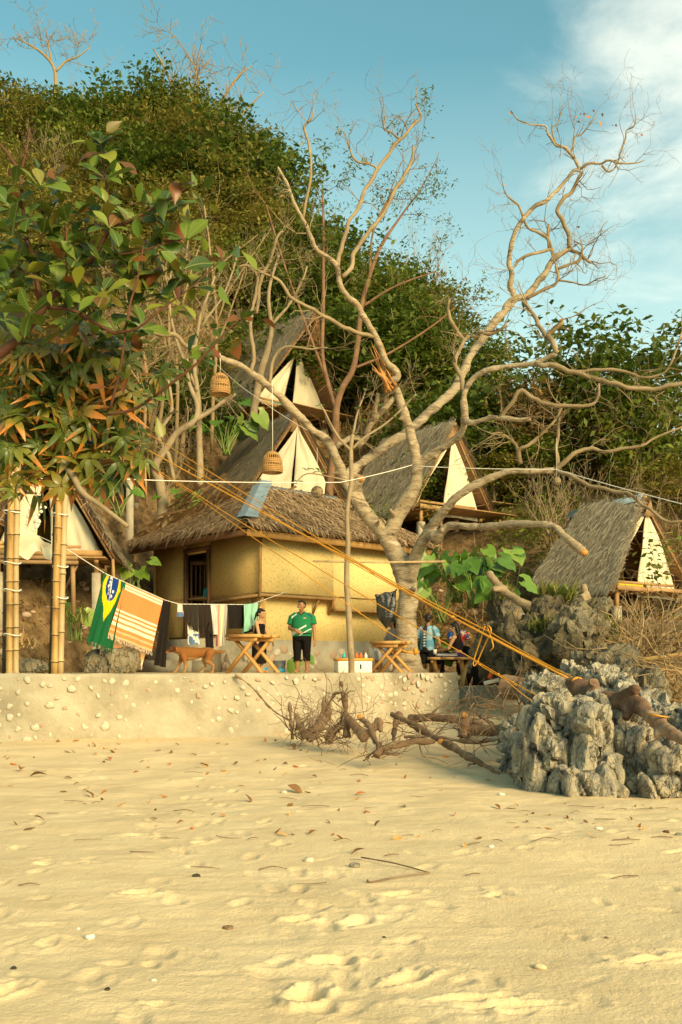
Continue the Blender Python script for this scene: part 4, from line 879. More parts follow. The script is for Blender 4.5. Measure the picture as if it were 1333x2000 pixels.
# ------------------------------------------------------------------ the big pale tree in the middle
def limb(pts, sub=4):
    """pts: (px, py, depth, width in photo pixels) -> 3D path and radii"""
    q = [P(a, b, c) for a, b, c, w in pts]; r = [w * .5 * c / F for a, b, c, w in pts]; return smooth_path(q, r, sub)
def big_tree():
    base = P(795, 1312, 22.5); base[2] = TOP
    t = thing('big_bare_tree', base, 'huge pale leafless tree with twisting limbs standing on the terrace before the hut', 'tree')
    main = [
        [(797, 1335, 22.5, 128), (796, 1300, 22.5, 104), (793, 1250, 22.5, 80), (795, 1190, 22.5, 70), (796, 1140, 22.5, 72), (790, 1110, 22.5, 88)],
        [(793, 1125, 22.5, 74), (777, 1085, 22.45, 66), (757, 1050, 22.4, 58), (735, 1025, 22.35, 54), (712, 1000, 22.3, 50), (698, 970, 22.3, 42), (697, 945, 22.2, 38), (705, 930, 22.2, 34)],
        [(712, 1000, 22.3, 44), (694, 980, 22.2, 32), (676, 945, 22.1, 31), (666, 915, 22.0, 30), (656, 890, 21.9, 29), (642, 862, 21.8, 28), (610, 838, 21.6, 26), (565, 793, 21.3, 25), (525, 753, 21.0, 23), (480, 718, 20.8, 20), (430, 697, 20.6, 17)],
        [(668, 935, 22.1, 28), (690, 918, 22.3, 32), (722, 893, 22.7, 33), (765, 864, 23, 31), (808, 833, 23.2, 31), (850, 795, 23.4, 30), (890, 757, 23.6, 29), (918, 697, 23.7, 28), (950, 650, 23.8, 27), (985, 606, 23.8, 28), (1008, 582, 23.8, 27)],
        [(757, 1055, 22.4, 56), (778, 1005, 22.3, 58), (800, 968, 22.1, 52), (813, 932, 22.0, 44), (812, 890, 21.9, 38), (803, 850, 21.8, 36), (793, 815, 21.7, 34), (778, 772, 21.6, 32), (764, 748, 21.5, 28)],
        [(797, 1140, 22.5, 60), (810, 1095, 22.2, 50), (826, 1060, 21.9, 42), (845, 1028, 21.6, 38), (870, 995, 21.3, 32), (905, 962, 21, 28), (950, 937, 20.8, 26), (1000, 921, 20.6, 22), (1040, 920, 20.5, 20), (1087, 919, 20.4, 17)],
        [(838, 1042, 21.7, 36), (855, 1047, 21.4, 34), (872, 1030, 21.2, 30), (900, 1027, 20.9, 26), (950, 1029, 20.4, 24), (1010, 1024, 19.8, 23), (1075, 1026, 19.2, 24), (1100, 1044, 19.0, 26), (1122, 1062, 18.8, 27), (1141, 1078, 18.7, 26)],
        [(812, 925, 22.0, 40), (825, 902, 21.9, 32), (850, 885, 21.7, 28), (880, 865, 21.5, 25), (902, 845, 21.3, 24), (908, 815, 21.1, 23), (906, 775, 20.9, 22), (922, 742, 20.8, 20), (955, 722, 20.6, 18), (1005, 714, 20.4, 17), (1044, 709, 20.2, 16), (1088, 690, 20.0, 15)],
    ]
    mb = MB(); kw = lambda pts: [(a, b, c, w * float(np.interp(w, [8, 14, 24, 40, 60, 130], [.86, .72, .63, .58, .56, .54]))) for a, b, c, w in pts]
    main = [kw(p) for p in main]
    for pts in main:
        q, r = limb(pts, 5); q = q + fbm(q * 1.3, 2, 3)[:, None] * np.array((.02, .02, .02)); mb.tube(q, r, 14)
    for pts in main:                                   # knots, scars and broken stubs
        q, r = limb(pts, 5)
        for k in range(9):
            i = rnd.randint(2, len(q) - 2); o = rng.normal(0, 1, 3); tn = q[i + 1] - q[i]; o -= tn * (o @ tn) / (tn @ tn + 1e-9); o /= np.linalg.norm(o); mb.ell(q[i] + o * r[i] * .72, np.full(3, r[i] * rng.uniform(.32, .55)), None, 8, 6)
            if k % 4 == 0: mb.tube([q[i], q[i] + o * r[i] * 1.25, q[i] + o * r[i] * rng.uniform(1.5, 2.3) + (0, 0, r[i] * .5)], [r[i] * .45, r[i] * .32, r[i] * .2], 8)
    # lump on the lower right limb and the base flare
    mb.ell(P(853, 1050, 21.45), (.16, .14, .17)); mb.ell(P(784, 1326, 22.3), (.3, .3, .26)); mb.ell(P(818, 1328, 22.4), (.32, .3, .26))
    tr = part('trunk', mb, M['bark'], t, world=True); remesh(tr, .032, 3)
    v = getv(tr); n = getn(tr); v += n * (fbm(v * np.array((2.5, 2.5, 5)), 4, 6) * .022 - np.clip(fbm(v * np.array((3, 3, 3)), 2, 16) - .55, 0, 1) * .07)[:, None]; setv(tr, v)
    thin = [
        [(764, 748, 21.5, 24), (776, 738, 21.4, 20), (766, 710, 21.3, 19), (752, 692, 21.2, 18), (735, 658, 21, 17), (720, 628, 20.8, 17), (702, 603, 20.7, 17), (680, 582, 20.5, 16), (664, 550, 20.4, 15), (655, 520, 20.2, 14), (640, 503, 20.1, 10), (612, 468, 19.9, 10), (592, 430, 19.8, 9), (575, 390, 19.7, 8), (560, 352, 19.6, 7), (545, 325, 19.6, 5)],
        [(657, 522, 20.2, 13), (662, 498, 20.3, 11), (667, 470, 20.4, 11), (680, 440, 20.4, 10), (695, 410, 20.5, 9), (708, 385, 20.5, 9), (722, 352, 20.6, 9), (745, 318, 20.6, 8), (768, 290, 20.7, 8), (790, 262, 20.7, 6), (808, 245, 20.8, 6), (824, 228, 20.8, 5), (815, 202, 20.8, 4)],
        [(668, 540, 20.3, 12), (690, 520, 20.4, 12), (695, 492, 20.5, 11), (712, 462, 20.6, 11), (740, 430, 20.7, 10), (765, 385, 20.8, 9), (788, 345, 20.9, 8), (806, 310, 21, 7), (808, 285, 21, 5)],
        [(722, 352, 20.6, 6), (735, 330, 20.6, 6), (722, 322, 20.6, 5), (700, 318, 20.5, 5), (686, 298, 20.5, 4), (681, 275, 20.5, 3)],
        [(790, 262, 20.7, 5), (780, 270, 20.7, 5), (765, 258, 20.7, 4), (750, 252, 20.6, 4), (752, 228, 20.6, 3)],
        [(592, 430, 19.8, 7), (600, 380, 19.8, 6), (608, 330, 19.8, 6), (605, 290, 19.9, 6), (596, 248, 19.9, 5), (612, 225, 19.9, 4), (614, 180, 20, 2.5)],
        [(735, 660, 21, 12), (715, 655, 20.9, 11), (681, 642, 20.7, 10), (650, 628, 20.5, 9), (619, 611, 20.3, 9), (590, 595, 20.1, 8), (569, 578, 20, 8), (552, 552, 19.9, 7), (520, 535, 19.8, 6), (490, 520, 19.7, 4)],
        [(1008, 584, 23.8, 17), (1000, 560, 23.7, 15), (1001, 530, 23.6, 14), (998, 495, 23.5, 12), (1005, 460, 23.4, 12), (1017, 432, 23.3, 11), (1035, 410, 23.3, 11), (1062, 392, 23.2, 10), (1088, 370, 23.2, 9), (1108, 348, 23.1, 8), (1120, 332, 23.1, 8), (1134, 328, 23.1, 9), (1120, 305, 23.1, 7), (1105, 290, 23, 7), (1085, 280, 23, 6), (1070, 263, 23, 5), (1065, 246, 23, 4), (1040, 244, 23, 3), (1012, 234, 23, 3), (998, 215, 23, 2)],
        [(1005, 585, 23.8, 24), (1040, 566, 23.8, 18), (1060, 535, 23.8, 17), (1082, 510, 23.8, 16), (1105, 490, 23.8, 14), (1118, 484, 23.8, 14)],
        [(1112, 486, 23.8, 10), (1110, 460, 23.7, 10), (1100, 432, 23.6, 9), (1088, 414, 23.6, 9), (1100, 385, 23.5, 9), (1115, 372, 23.5, 9), (1130, 350, 23.4, 8), (1140, 338, 23.4, 8)],
        [(1085, 508, 23.8, 9), (1076, 486, 23.7, 8), (1068, 465, 23.6, 7), (1045, 452, 23.6, 6), (1030, 438, 23.5, 6), (1012, 400, 23.4, 5), (992, 382, 23.4, 4), (985, 370, 23.3, 3)],
        [(1077, 488, 23.7, 7), (1050, 494, 23.6, 7), (1020, 506, 23.6, 6), (1008, 520, 23.6, 5)],
        [(1072, 485, 23.7, 6), (1071, 460, 23.7, 6), (1073, 440, 23.7, 5)],
        [(1115, 488, 23.8, 8), (1135, 500, 23.7, 8), (1155, 509, 23.7, 6)],
        [(1090, 527, 23.7, 7), (1110, 518, 23.7, 7), (1130, 508, 23.7, 6), (1138, 482, 23.6, 4), (1122, 470, 23.6, 3)],
        [(1030, 582, 23.6, 9), (1055, 568, 23.5, 8), (1092, 546, 23.4, 7), (1088, 520, 23.4, 6)],
        [(1092, 546, 23.4, 5), (1120, 552, 23.3, 4), (1145, 556, 23.3, 3), (1165, 545, 23.2, 3), (1185, 540, 23.2, 2)],
        [(1135, 328, 23.1, 7), (1150, 318, 23, 6), (1175, 320, 23, 5), (1190, 312, 22.9, 5), (1212, 318, 22.9, 4), (1240, 318, 22.9, 3), (1260, 312, 22.9, 2)],
        [(1178, 322, 23, 5), (1188, 335, 23, 5), (1200, 328, 23, 4), (1212, 300, 23, 4), (1222, 275, 23, 4), (1224, 255, 23, 3), (1238, 245, 22.9, 3), (1243, 228, 22.9, 2)],
        [(1112, 300, 23.1, 6), (1120, 290, 23.1, 5), (1122, 268, 23.1, 4), (1135, 262, 23.1, 3), (1150, 245, 23, 3), (1165, 230, 23, 2)],
        [(1085, 278, 23, 4), (1078, 250, 23, 3), (1090, 240, 23, 3), (1100, 205, 23, 2)],
        [(905, 762, 20.9, 14), (898, 730, 21, 12), (890, 702, 21.1, 11), (905, 668, 21.2, 10), (918, 654, 21.2, 9)],
        [(906, 664, 21.2, 9), (893, 648, 21.2, 9), (882, 630, 21.1, 9), (876, 605, 21.1, 8), (877, 585, 21, 6)],
        [(930, 660, 23.7, 10), (940, 645, 23.5, 9), (962, 652, 23.4, 8), (985, 640, 23.3, 6), (990, 625, 23.3, 4)],
        [(1087, 690, 20, 12), (1076, 672, 20, 14), (1068, 658, 20.1, 14), (1080, 640, 20, 13), (1098, 624, 19.9, 12)],
        [(1066, 660, 20.1, 11), (1058, 640, 20.3, 10), (1045, 618, 20.6, 10), (1035, 600, 20.9, 9), (1020, 586, 21.2, 8)],
        [(1044, 711, 20.2, 13), (1080, 714, 20, 12), (1125, 727, 19.8, 12), (1165, 738, 19.6, 11), (1200, 752, 19.4, 11), (1240, 758, 19.3, 11), (1290, 757, 19.1, 11), (1345, 748, 19, 11)],
        [(1125, 727, 19.8, 8), (1160, 722, 19.7, 8), (1210, 725, 19.5, 7), (1260, 735, 19.3, 6), (1300, 728, 19.1, 5), (1318, 690, 19, 5), (1333, 650, 19, 4)],
        [(908, 822, 21.1, 16), (940, 820, 20.8, 14), (975, 815, 20.5, 14), (1010, 818, 20.3, 12), (1040, 817, 20.2, 10)],
        [(975, 815, 20.5, 11), (1000, 790, 20.3, 11), (1022, 763, 20.2, 11), (1045, 778, 20.1, 11), (1075, 790, 20, 10), (1112, 793, 19.9, 9), (1150, 790, 19.8, 8), (1168, 778, 19.8, 7), (1171, 748, 19.8, 5)],
        [(1020, 905, 20.6, 12), (1018, 880, 20.5, 9), (1035, 870, 20.4, 8), (1060, 845, 20.3, 7), (1085, 820, 20.2, 6), (1105, 785, 20.2, 5)],
        [(1016, 900, 20.6, 8), (1010, 870, 20.6, 7), (985, 848, 20.6, 6), (960, 848, 20.6, 5)],
        [(1087, 919, 20.4, 13), (1100, 905, 20.3, 12), (1120, 888, 20.2, 12), (1150, 876, 20.1, 10), (1180, 882, 20, 9), (1215, 878, 19.9, 8), (1255, 872, 19.8, 7), (1290, 850, 19.7, 5), (1333, 835, 19.6, 4)],
        [(1090, 915, 20.4, 9), (1090, 880, 20.4, 8), (1089, 840, 20.4, 7), (1092, 800, 20.4, 5)],
        [(1087, 921, 20.4, 12), (1115, 933, 20.1, 10), (1145, 946, 19.8, 10), (1180, 955, 19.5, 9), (1215, 962, 19.2, 9), (1245, 975, 18.9, 8), (1270, 995, 18.6, 8), (1300, 1016, 18.4, 7), (1345, 1020, 18.2, 6)],
        [(697, 870, 22.1, 18), (722, 836, 21.9, 18), (745, 805, 21.8, 17), (772, 778, 21.7, 16)],
        [(733, 822, 21.8, 14), (738, 790, 21.7, 12), (742, 768, 21.7, 11)],
        [(662, 875, 21.9, 16), (690, 855, 22, 17), (705, 860, 22.1, 15)],
        [(430, 697, 20.6, 15), (400, 683, 20.5, 13), (365, 672, 20.4, 12), (345, 655, 20.3, 12), (310, 655, 20.2, 11), (275, 640, 20.1, 9)],
        [(490, 725, 20.8, 10), (495, 698, 20.8, 9), (486, 655, 20.8, 9), (490, 615, 20.9, 8), (500, 572, 21, 7), (503, 542, 21, 7), (482, 520, 21, 6), (463, 520, 21, 4)],
        [(500, 610, 21, 8), (508, 560, 21, 8), (513, 535, 21, 8), (530, 503, 21, 7), (541, 467, 21, 6), (553, 452, 21, 4)],
        [(525, 752, 21, 8), (535, 700, 20.9, 7), (560, 680, 20.8, 6), (600, 680, 20.7, 5), (640, 680, 20.6, 3)],
    ]
    thin = [kw(p) for p in thin]
    for pts in thin:
        q, r = limb(pts, 4); q = q + np.c_[fbm(q * 2.5, 3, 1), fbm(q * 2.5, 3, 2), fbm(q * 3.2, 3, 3)] * np.clip(r, 0, .05)[:, None] * 1.1; mb = MB(); r = r * (1 + .16 * vnoise(q * 9, 5)); mb.tube(q, r, 8, jit=.09); part('branch', mb, M['bark'] if pts[0][3] > 11 else M['bark2'], t, smooth=True, world=True)
    tw = MB(); tips = []
    for pts in thin:
        q, r = limb(pts, 3)
        for k in range(6 if pts[0][3] < 18 else 9):
            i = rnd.randint(len(q) // 3, len(q) - 1); d = q[i] - q[i - 1]; d /= np.linalg.norm(d) + 1e-9
            if r[i] > .10: continue
            twig_grow(tw, q[i], d + rng.normal(0, .7, 3), rng.uniform(.35, 1.1), min(r[i] * .5, .014), 2, .6, .12, (2, 3), 3, tips, .0028)
    part('twigs', tw, M['bark2'], t, smooth=True, world=True, kind='stuff')
    # last dry leaves on the top right twigs
    for px, py in ((992, 210), (997, 222), (1134, 224), (1140, 222), (1150, 222), (1160, 216), (1166, 218), (1180, 222), (1128, 240), (1140, 250), (1172, 240), (1200, 242), (1206, 244), (1230, 250), (1256, 263), (1088, 254), (1120, 195), (1229, 306), (1130, 445), (985, 365), (990, 352), (1125, 228), (1150, 230)):
        mb = MB(); c = P(px + rng.uniform(-3, 3), py + rng.uniform(-3, 3), 23); leaf_quads(mb, c[None, :], .11, .3, .55); part('dry_leaf', mb, M['litter'], t, world=True)
    # torn stump where a limb snapped off
    mb = MB()
    for k in range(16):
        a = P(764 + rng.uniform(-12, 12), 752 + rng.uniform(-4, 22), 21.45 + rng.uniform(-.1, .1)); b = P(730 + rng.uniform(-8, 18), 690 + rng.uniform(-25, 30), 21.4 + rng.uniform(-.1, .1)); w = rng.uniform(.03, .08)
        mb.tube([a, a * .5 + b * .5 + rng.normal(0, .02, 3), b], [w * .6, w * .5, .004], 5)
    part('splintered_stump', mb, M['fresh_cut'], t, world=True)
    for px, py, Y, r_ in ((704, 935, 22.1, .10), (1141, 1079, 18.68, .085), (1097, 626, 19.9, .045)): mb = MB(); mb.ell(P(px, py, Y), (r_, r_ * .9, r_ * .8)); part('cut_face', mb, M['fresh_cut'], t, world=True, smooth=True)
    # bits of greenery growing in the forks
    for px, py, n, s in ((835, 940, 150, .17), (745, 1000, 160, .2), (845, 1000, 90, .13)):
        mb = MB(); leaf_quads(mb, P(px, py, 22.2) + rng.normal(0, 1, (n, 3)) * s, .07, .5, .45); part('epiphyte', mb, M['leaf_mid'], t, world=True, kind='stuff')
    return t
big_tree()

# leaf clusters like young sea-almond shoots: obovate leaf mesh, shared
def leaf_shape(name, m, l=1.0, w=.5, bend=.18, n=6, peak=.65):
    V = []; f = []
    for i in range(n + 1):
        t = i / n; ww = w * .5 * (math.sin(math.pi * min(1, t ** (math.log(.5) / math.log(peak)))) ** .75 if 0 < t < 1 else .02); z = -bend * t * t * l
        V += [(-ww, t * l, z + ww * .28), (0, t * l, z), (ww, t * l, z + ww * .28)]
    for i in range(n): a = i * 3; f += [(a, a + 1, a + 4, a + 3), (a + 1, a + 2, a + 5, a + 4)]
    mb = MB(); mb.add(V, f); me = mb.mesh(name); me.materials.append(m); me.polygons.foreach_set('use_smooth', np.ones(len(f), bool)); return me
def big_leaf_mat(name, base, vein, rough=.35, edge=None, scale=1):
    m = bpy.data.materials.new(name); m.use_nodes = True; nt = m.node_tree; N = nt.nodes; L = nt.links; b = N['Principled BSDF']; b.inputs['Roughness'].default_value = rough; b.inputs['Specular IOR Level'].default_value = .4
    tc = N.new('ShaderNodeTexCoord'); sp_ = N.new('ShaderNodeSeparateXYZ'); L.new(tc.outputs['Object'], sp_.inputs[0])
    oi = N.new('ShaderNodeObjectInfo'); cr = N.new('ShaderNodeValToRGB'); L.new(oi.outputs['Random'], cr.inputs[0]); e = cr.color_ramp.elements; cr.color_ramp.interpolation = 'LINEAR'
    e[0].color = (*base[0][1], 1); e[0].position = 0; e[1].color = (*base[-1][1], 1); e[1].position = 1
    for pos, c in base[1:-1]: x = e.new(pos); x.color = (*c, 1)
    ab = N.new('ShaderNodeMath'); ab.operation = 'ABSOLUTE'; L.new(sp_.outputs[0], ab.inputs[0])
    mr = N.new('ShaderNodeMapRange'); mr.inputs[1].default_value = .008; mr.inputs[2].default_value = .03; mr.inputs[3].default_value = .8; mr.inputs[4].default_value = 0; L.new(ab.outputs[0], mr.inputs[0])
    # side veins
    wv = N.new('ShaderNodeMath'); wv.operation = 'MULTIPLY_ADD'; L.new(ab.outputs[0], wv.inputs[0]); wv.inputs[1].default_value = -.8; L.new(sp_.outputs[1], wv.inputs[2])
    w2 = N.new('ShaderNodeMath'); w2.operation = 'PINGPONG'; w2.inputs[1].default_value = .055; L.new(wv.outputs[0], w2.inputs[0])
    w3 = N.new('ShaderNodeMapRange'); w3.inputs[1].default_value = 0; w3.inputs[2].default_value = .012; w3.inputs[3].default_value = .35; w3.inputs[4].default_value = 0; L.new(w2.outputs[0], w3.inputs[0])
    mxv = N.new('ShaderNodeMath'); mxv.operation = 'MAXIMUM'; L.new(mr.outputs[0], mxv.inputs[0]); L.new(w3.outputs[0], mxv.inputs[1])
    mx = N.new('ShaderNodeMix'); mx.data_type = 'RGBA'; L.new(mxv.outputs[0], mx.inputs[0]); L.new(cr.outputs[0], mx.inputs[6]); mx.inputs[7].default_value = (*vein, 1)
    col = mx.outputs[2]
    no = N.new('ShaderNodeTexNoise'); no.inputs['Scale'].default_value = 5 * scale; L.new(tc.outputs['Object'], no.inputs['Vector'])
    if edge:      # scorched brown tips
        ey = N.new('ShaderNodeMath'); ey.operation = 'MULTIPLY_ADD'; L.new(no.outputs[0], ey.inputs[0]); ey.inputs[1].default_value = .6
        ed = N.new('ShaderNodeVectorMath'); ed.operation = 'LENGTH'; L.new(tc.outputs['Object'], ed.inputs[0]); L.new(ed.outputs['Value'], ey.inputs[2])
        r_ = N.new('ShaderNodeMath'); r_.operation = 'MULTIPLY_ADD'; L.new(oi.outputs['Random'], r_.inputs[0]); r_.inputs[1].default_value = .30; L.new(ey.outputs[0], r_.inputs[2])
        er = N.new('ShaderNodeMapRange'); er.inputs[1].default_value = .84; er.inputs[2].default_value = 1.0; L.new(r_.outputs[0], er.inputs[0])
        m3 = N.new('ShaderNodeMix'); m3.data_type = 'RGBA'; L.new(er.outputs[0], m3.inputs[0]); L.new(col, m3.inputs[6]); m3.inputs[7].default_value = (*edge, 1); col = m3.outputs[2]
    L.new(col, b.inputs['Base Color'])
    t = N.new('ShaderNodeBsdfTranslucent'); L.new(col, t.inputs[0]); ms = N.new('ShaderNodeMixShader'); ms.inputs[0].default_value = .22
    L.new(b.outputs[0], ms.inputs[1]); L.new(t.outputs[0], ms.inputs[2]); L.new(ms.outputs[0], N['Material Output'].inputs[0]); return m
G1 = [(0, (.030, .062, .008)), (.45, (.06, .11, .012)), (.78, (.12, .175, .018)), (.90, (.23, .24, .028)), (.97, (.10, .05, .014)), (1, (.22, .07, .018))]
M['almond'] = big_leaf_mat('sea_almond_leaf', G1, (.20, .22, .06), .5)
M['palmate'] = big_leaf_mat('palmate_leaflet', [(0, (.045, .08, .010)), (.45, (.10, .125, .015)), (.75, (.17, .17, .024)), (1, (.27, .17, .03))], (.17, .19, .06), edge=(.50, .19, .03), scale=.6)
almond = [leaf_shape('leaf', M['almond'], 1, .55, b, 6, .66) for b in (.06, .22, .4)]
def rot_to(d, up):                               # matrix with y axis along d, z near up
    y = np.array(d, float); y /= np.linalg.norm(y); x = np.cross(y, up); x /= np.linalg.norm(x) + 1e-9; z = np.cross(x, y); return Matrix([[x[0], y[0], z[0]], [x[1], y[1], z[1]], [x[2], y[2], z[2]]])
def rosette(t, c, axis, n, l, meshes, name='leaf', spread=1.0):
    axis = np.array(axis, float); axis /= np.linalg.norm(axis); a = np.cross(axis, (0.3, .1, 1)); a /= np.linalg.norm(a); b = np.cross(axis, a); ph = rng.uniform(0, 6.28)
    for k in range(n):
        th = ph + k * 2.4; out = a * math.cos(th) + b * math.sin(th); d = axis * rng.uniform(.15, .9) + out * spread; up = axis * spread - out * .4 + rng.normal(0, .25, 3) + (0, -.25, .3)
        o = bpy.data.objects.new(name, meshes[rnd.randrange(len(meshes))]); COL.objects.link(o); o.parent = t; s = l * rng.uniform(.65, 1.15); 
        o.matrix_local = Matrix.Translation(Vector(np.array(c) - rng.uniform(0, .06) * axis) - t.location) @ rot_to(d, up).to_4x4() @ Matrix.Scale(s, 4)
def sea_almond():
    t = thing('sea_almond_tree', (-5.6, 10.9, sand_z(-5.6, 10.9)), 'big-leaved branches with red and green leaves reaching in over the beach from the left edge', 'tree')
    Y = 10.5
    limbs = [[(-520, 1590, 10.9, 70), (-500, 1250, 10.9, 62), (-400, 900, 10.8, 46), (-200, 800, 10.7, 34), (0, 690, 10.6, 26), (75, 615, 10.5, 22), (90, 590, 10.5, 20), (130, 555, 10.5, 17), (185, 500, 10.4, 14), (210, 455, 10.4, 12), (255, 430, 10.3, 9), (320, 395, 10.3, 7), (375, 365, 10.2, 5)],
             [(82, 600, 10.5, 16), (70, 540, 10.5, 14), (55, 480, 10.6, 13), (45, 410, 10.6, 12), (38, 340, 10.6, 10), (15, 300, 10.7, 8), (-10, 270, 10.7, 6)],
             [(38, 345, 10.6, 7), (50, 300, 10.6, 6), (58, 250, 10.6, 5)],
             [(95, 600, 10.5, 12), (140, 605, 10.4, 11), (185, 630, 10.3, 10), (225, 650, 10.2, 9), (245, 640, 10.2, 8), (255, 590, 10.2, 7), (270, 540, 10.2, 6), (280, 480, 10.2, 5)],
             [(225, 650, 10.2, 8), (270, 640, 10.1, 7), (320, 600, 10.0, 6), (375, 560, 10, 4), (440, 500, 9.9, 3)],
             [(300, 775, 10.2, 9), (340, 745, 10.1, 8), (390, 705, 10, 7), (430, 660, 9.9, 5), (470, 620, 9.9, 3)],
             [(210, 810, 10.4, 8), (260, 800, 10.3, 9), (300, 775, 10.2, 9)], [(245, 650, 10.2, 7), (235, 720, 10.3, 8), (215, 800, 10.4, 9)],
             [(215, 455, 10.4, 8), (213, 400, 10.4, 7), (205, 340, 10.4, 6), (195, 270, 10.4, 4)],
             [(130, 555, 10.5, 7), (130, 480, 10.4, 6), (128, 430, 10.4, 5)], [(185, 500, 10.4, 6), (250, 495, 10.3, 5), (310, 480, 10.2, 4), (360, 465, 10.2, 3)],
             [(62, 520, 10.5, 6), (90, 440, 10.5, 5), (115, 380, 10.5, 4)], [(0, 430, 10.6, 8), (30, 455, 10.6, 6), (50, 470, 10.6, 5)], [(70, 545, 10.5, 7), (30, 520, 10.6, 6), (-20, 500, 10.6, 5)]]
    for pts in limbs: q, r = limb(pts, 4); r = r * .68; mb = MB(); mb.tube(q, r, 7, jit=.05); part('branch', mb, M['redbark'], t, smooth=True, world=True)
    tips = [(375, 365), (350, 395), (320, 400), (195, 272), (198, 300), (205, 345), (213, 400), (215, 440), (265, 425), (300, 415), (128, 430), (128, 475), (115, 382), (80, 360), (30, 360), (20, 400), (55, 420), (20, 450), (85, 450), (50, 500), (100, 510), (30, 520), (15, 560), (55, 560), (110, 560), (150, 510), (165, 470), (200, 510), (230, 490), (250, 520), (285, 480), (310, 480), (362, 465), (275, 540), (320, 530), (360, 520), (325, 590), (375, 555), (440, 500), (250, 595), (225, 640), (280, 640), (190, 600), (150, 620), (230, 720), (300, 770), (345, 735), (395, 700), (430, 660), (470, 625), (100, 420), (150, 560), (60, 610), (10, 620), (330, 570), (200, 570), (260, 560), (180, 420), (120, 640)]
    for px, py in tips:
        c = P(px, py, 10.35 + rng.uniform(-.25, .2)); small = px > 395 or py > 640
        rosette(t, c, (rng.normal(0, .5), -.35 + rng.normal(0, .3), .75), 5, .19 if small else .30, almond)
    # the leaves past the first three hundred: one joined part
    mb = MB(); srcs = [np.array([v.co for v in m_.vertices]) for m_ in almond]; fcs = [[tuple(p.vertices) for p in m_.polygons] for m_ in almond]
    for k in range(280):
        px, py = tips[k % len(tips)]; c = P(px + rng.normal(0, 26), py + rng.normal(0, 26), 10.5 + rng.uniform(-.4, .5)); s = rng.uniform(.14, .26); d = rng.normal(0, 1, 3) + (0, -.2, .2)
        Mx = np.array(rot_to(d, rng.normal(0, .5, 3) + (0, -.4, .8))); j = k % 3; mb.add(srcs[j] @ Mx.T * s + c, fcs[j])
    part('inner_leaves', mb, M['almond_in'], t, smooth=True, world=True, kind='stuff')
M['almond_in'] = mat('sea_almond_inner_leaf', [c for _, c in G1], 1, .35, island=.95, trans=.2)
sea_almond()
palm_meshes = []
def palmate_mesh(seed):
    r = np.random.default_rng(seed); mb = MB(); n = int(r.integers(6, 9))
    for k in range(n):
        a = 2 * math.pi * (k + .5) / n + r.normal(0, .08); l = r.uniform(.30, .55); w = r.uniform(.11, .19); bend = r.uniform(.1, 1.2)
        for_ = []
        for i in range(6):
            t = i / 5; ww = w * .5 * (math.sin(math.pi * t ** .8) ** .8 if 0 < t < 1 else .06); rr = .03 + t * l; z = -bend * t * t * l * 1.3 + .05 * t
            cx, cy = math.cos(a), math.sin(a)
            for s in (-1, 0, 1): for_.append((cx * rr - cy * s * ww, cy * rr + cx * s * ww, z + abs(s) * ww * .3))
        mb.add(for_, [(i * 3 + j, i * 3 + j + 1, i * 3 + j + 4, i * 3 + j + 3) for i in range(5) for j in (0, 1)])
    me = mb.mesh('palmate_leaf'); me.materials.append(M['palmate']); me.polygons.foreach_set('use_smooth', np.ones(len(me.polygons), bool)); return me
palm_meshes = [palmate_mesh(s) for s in range(6)]
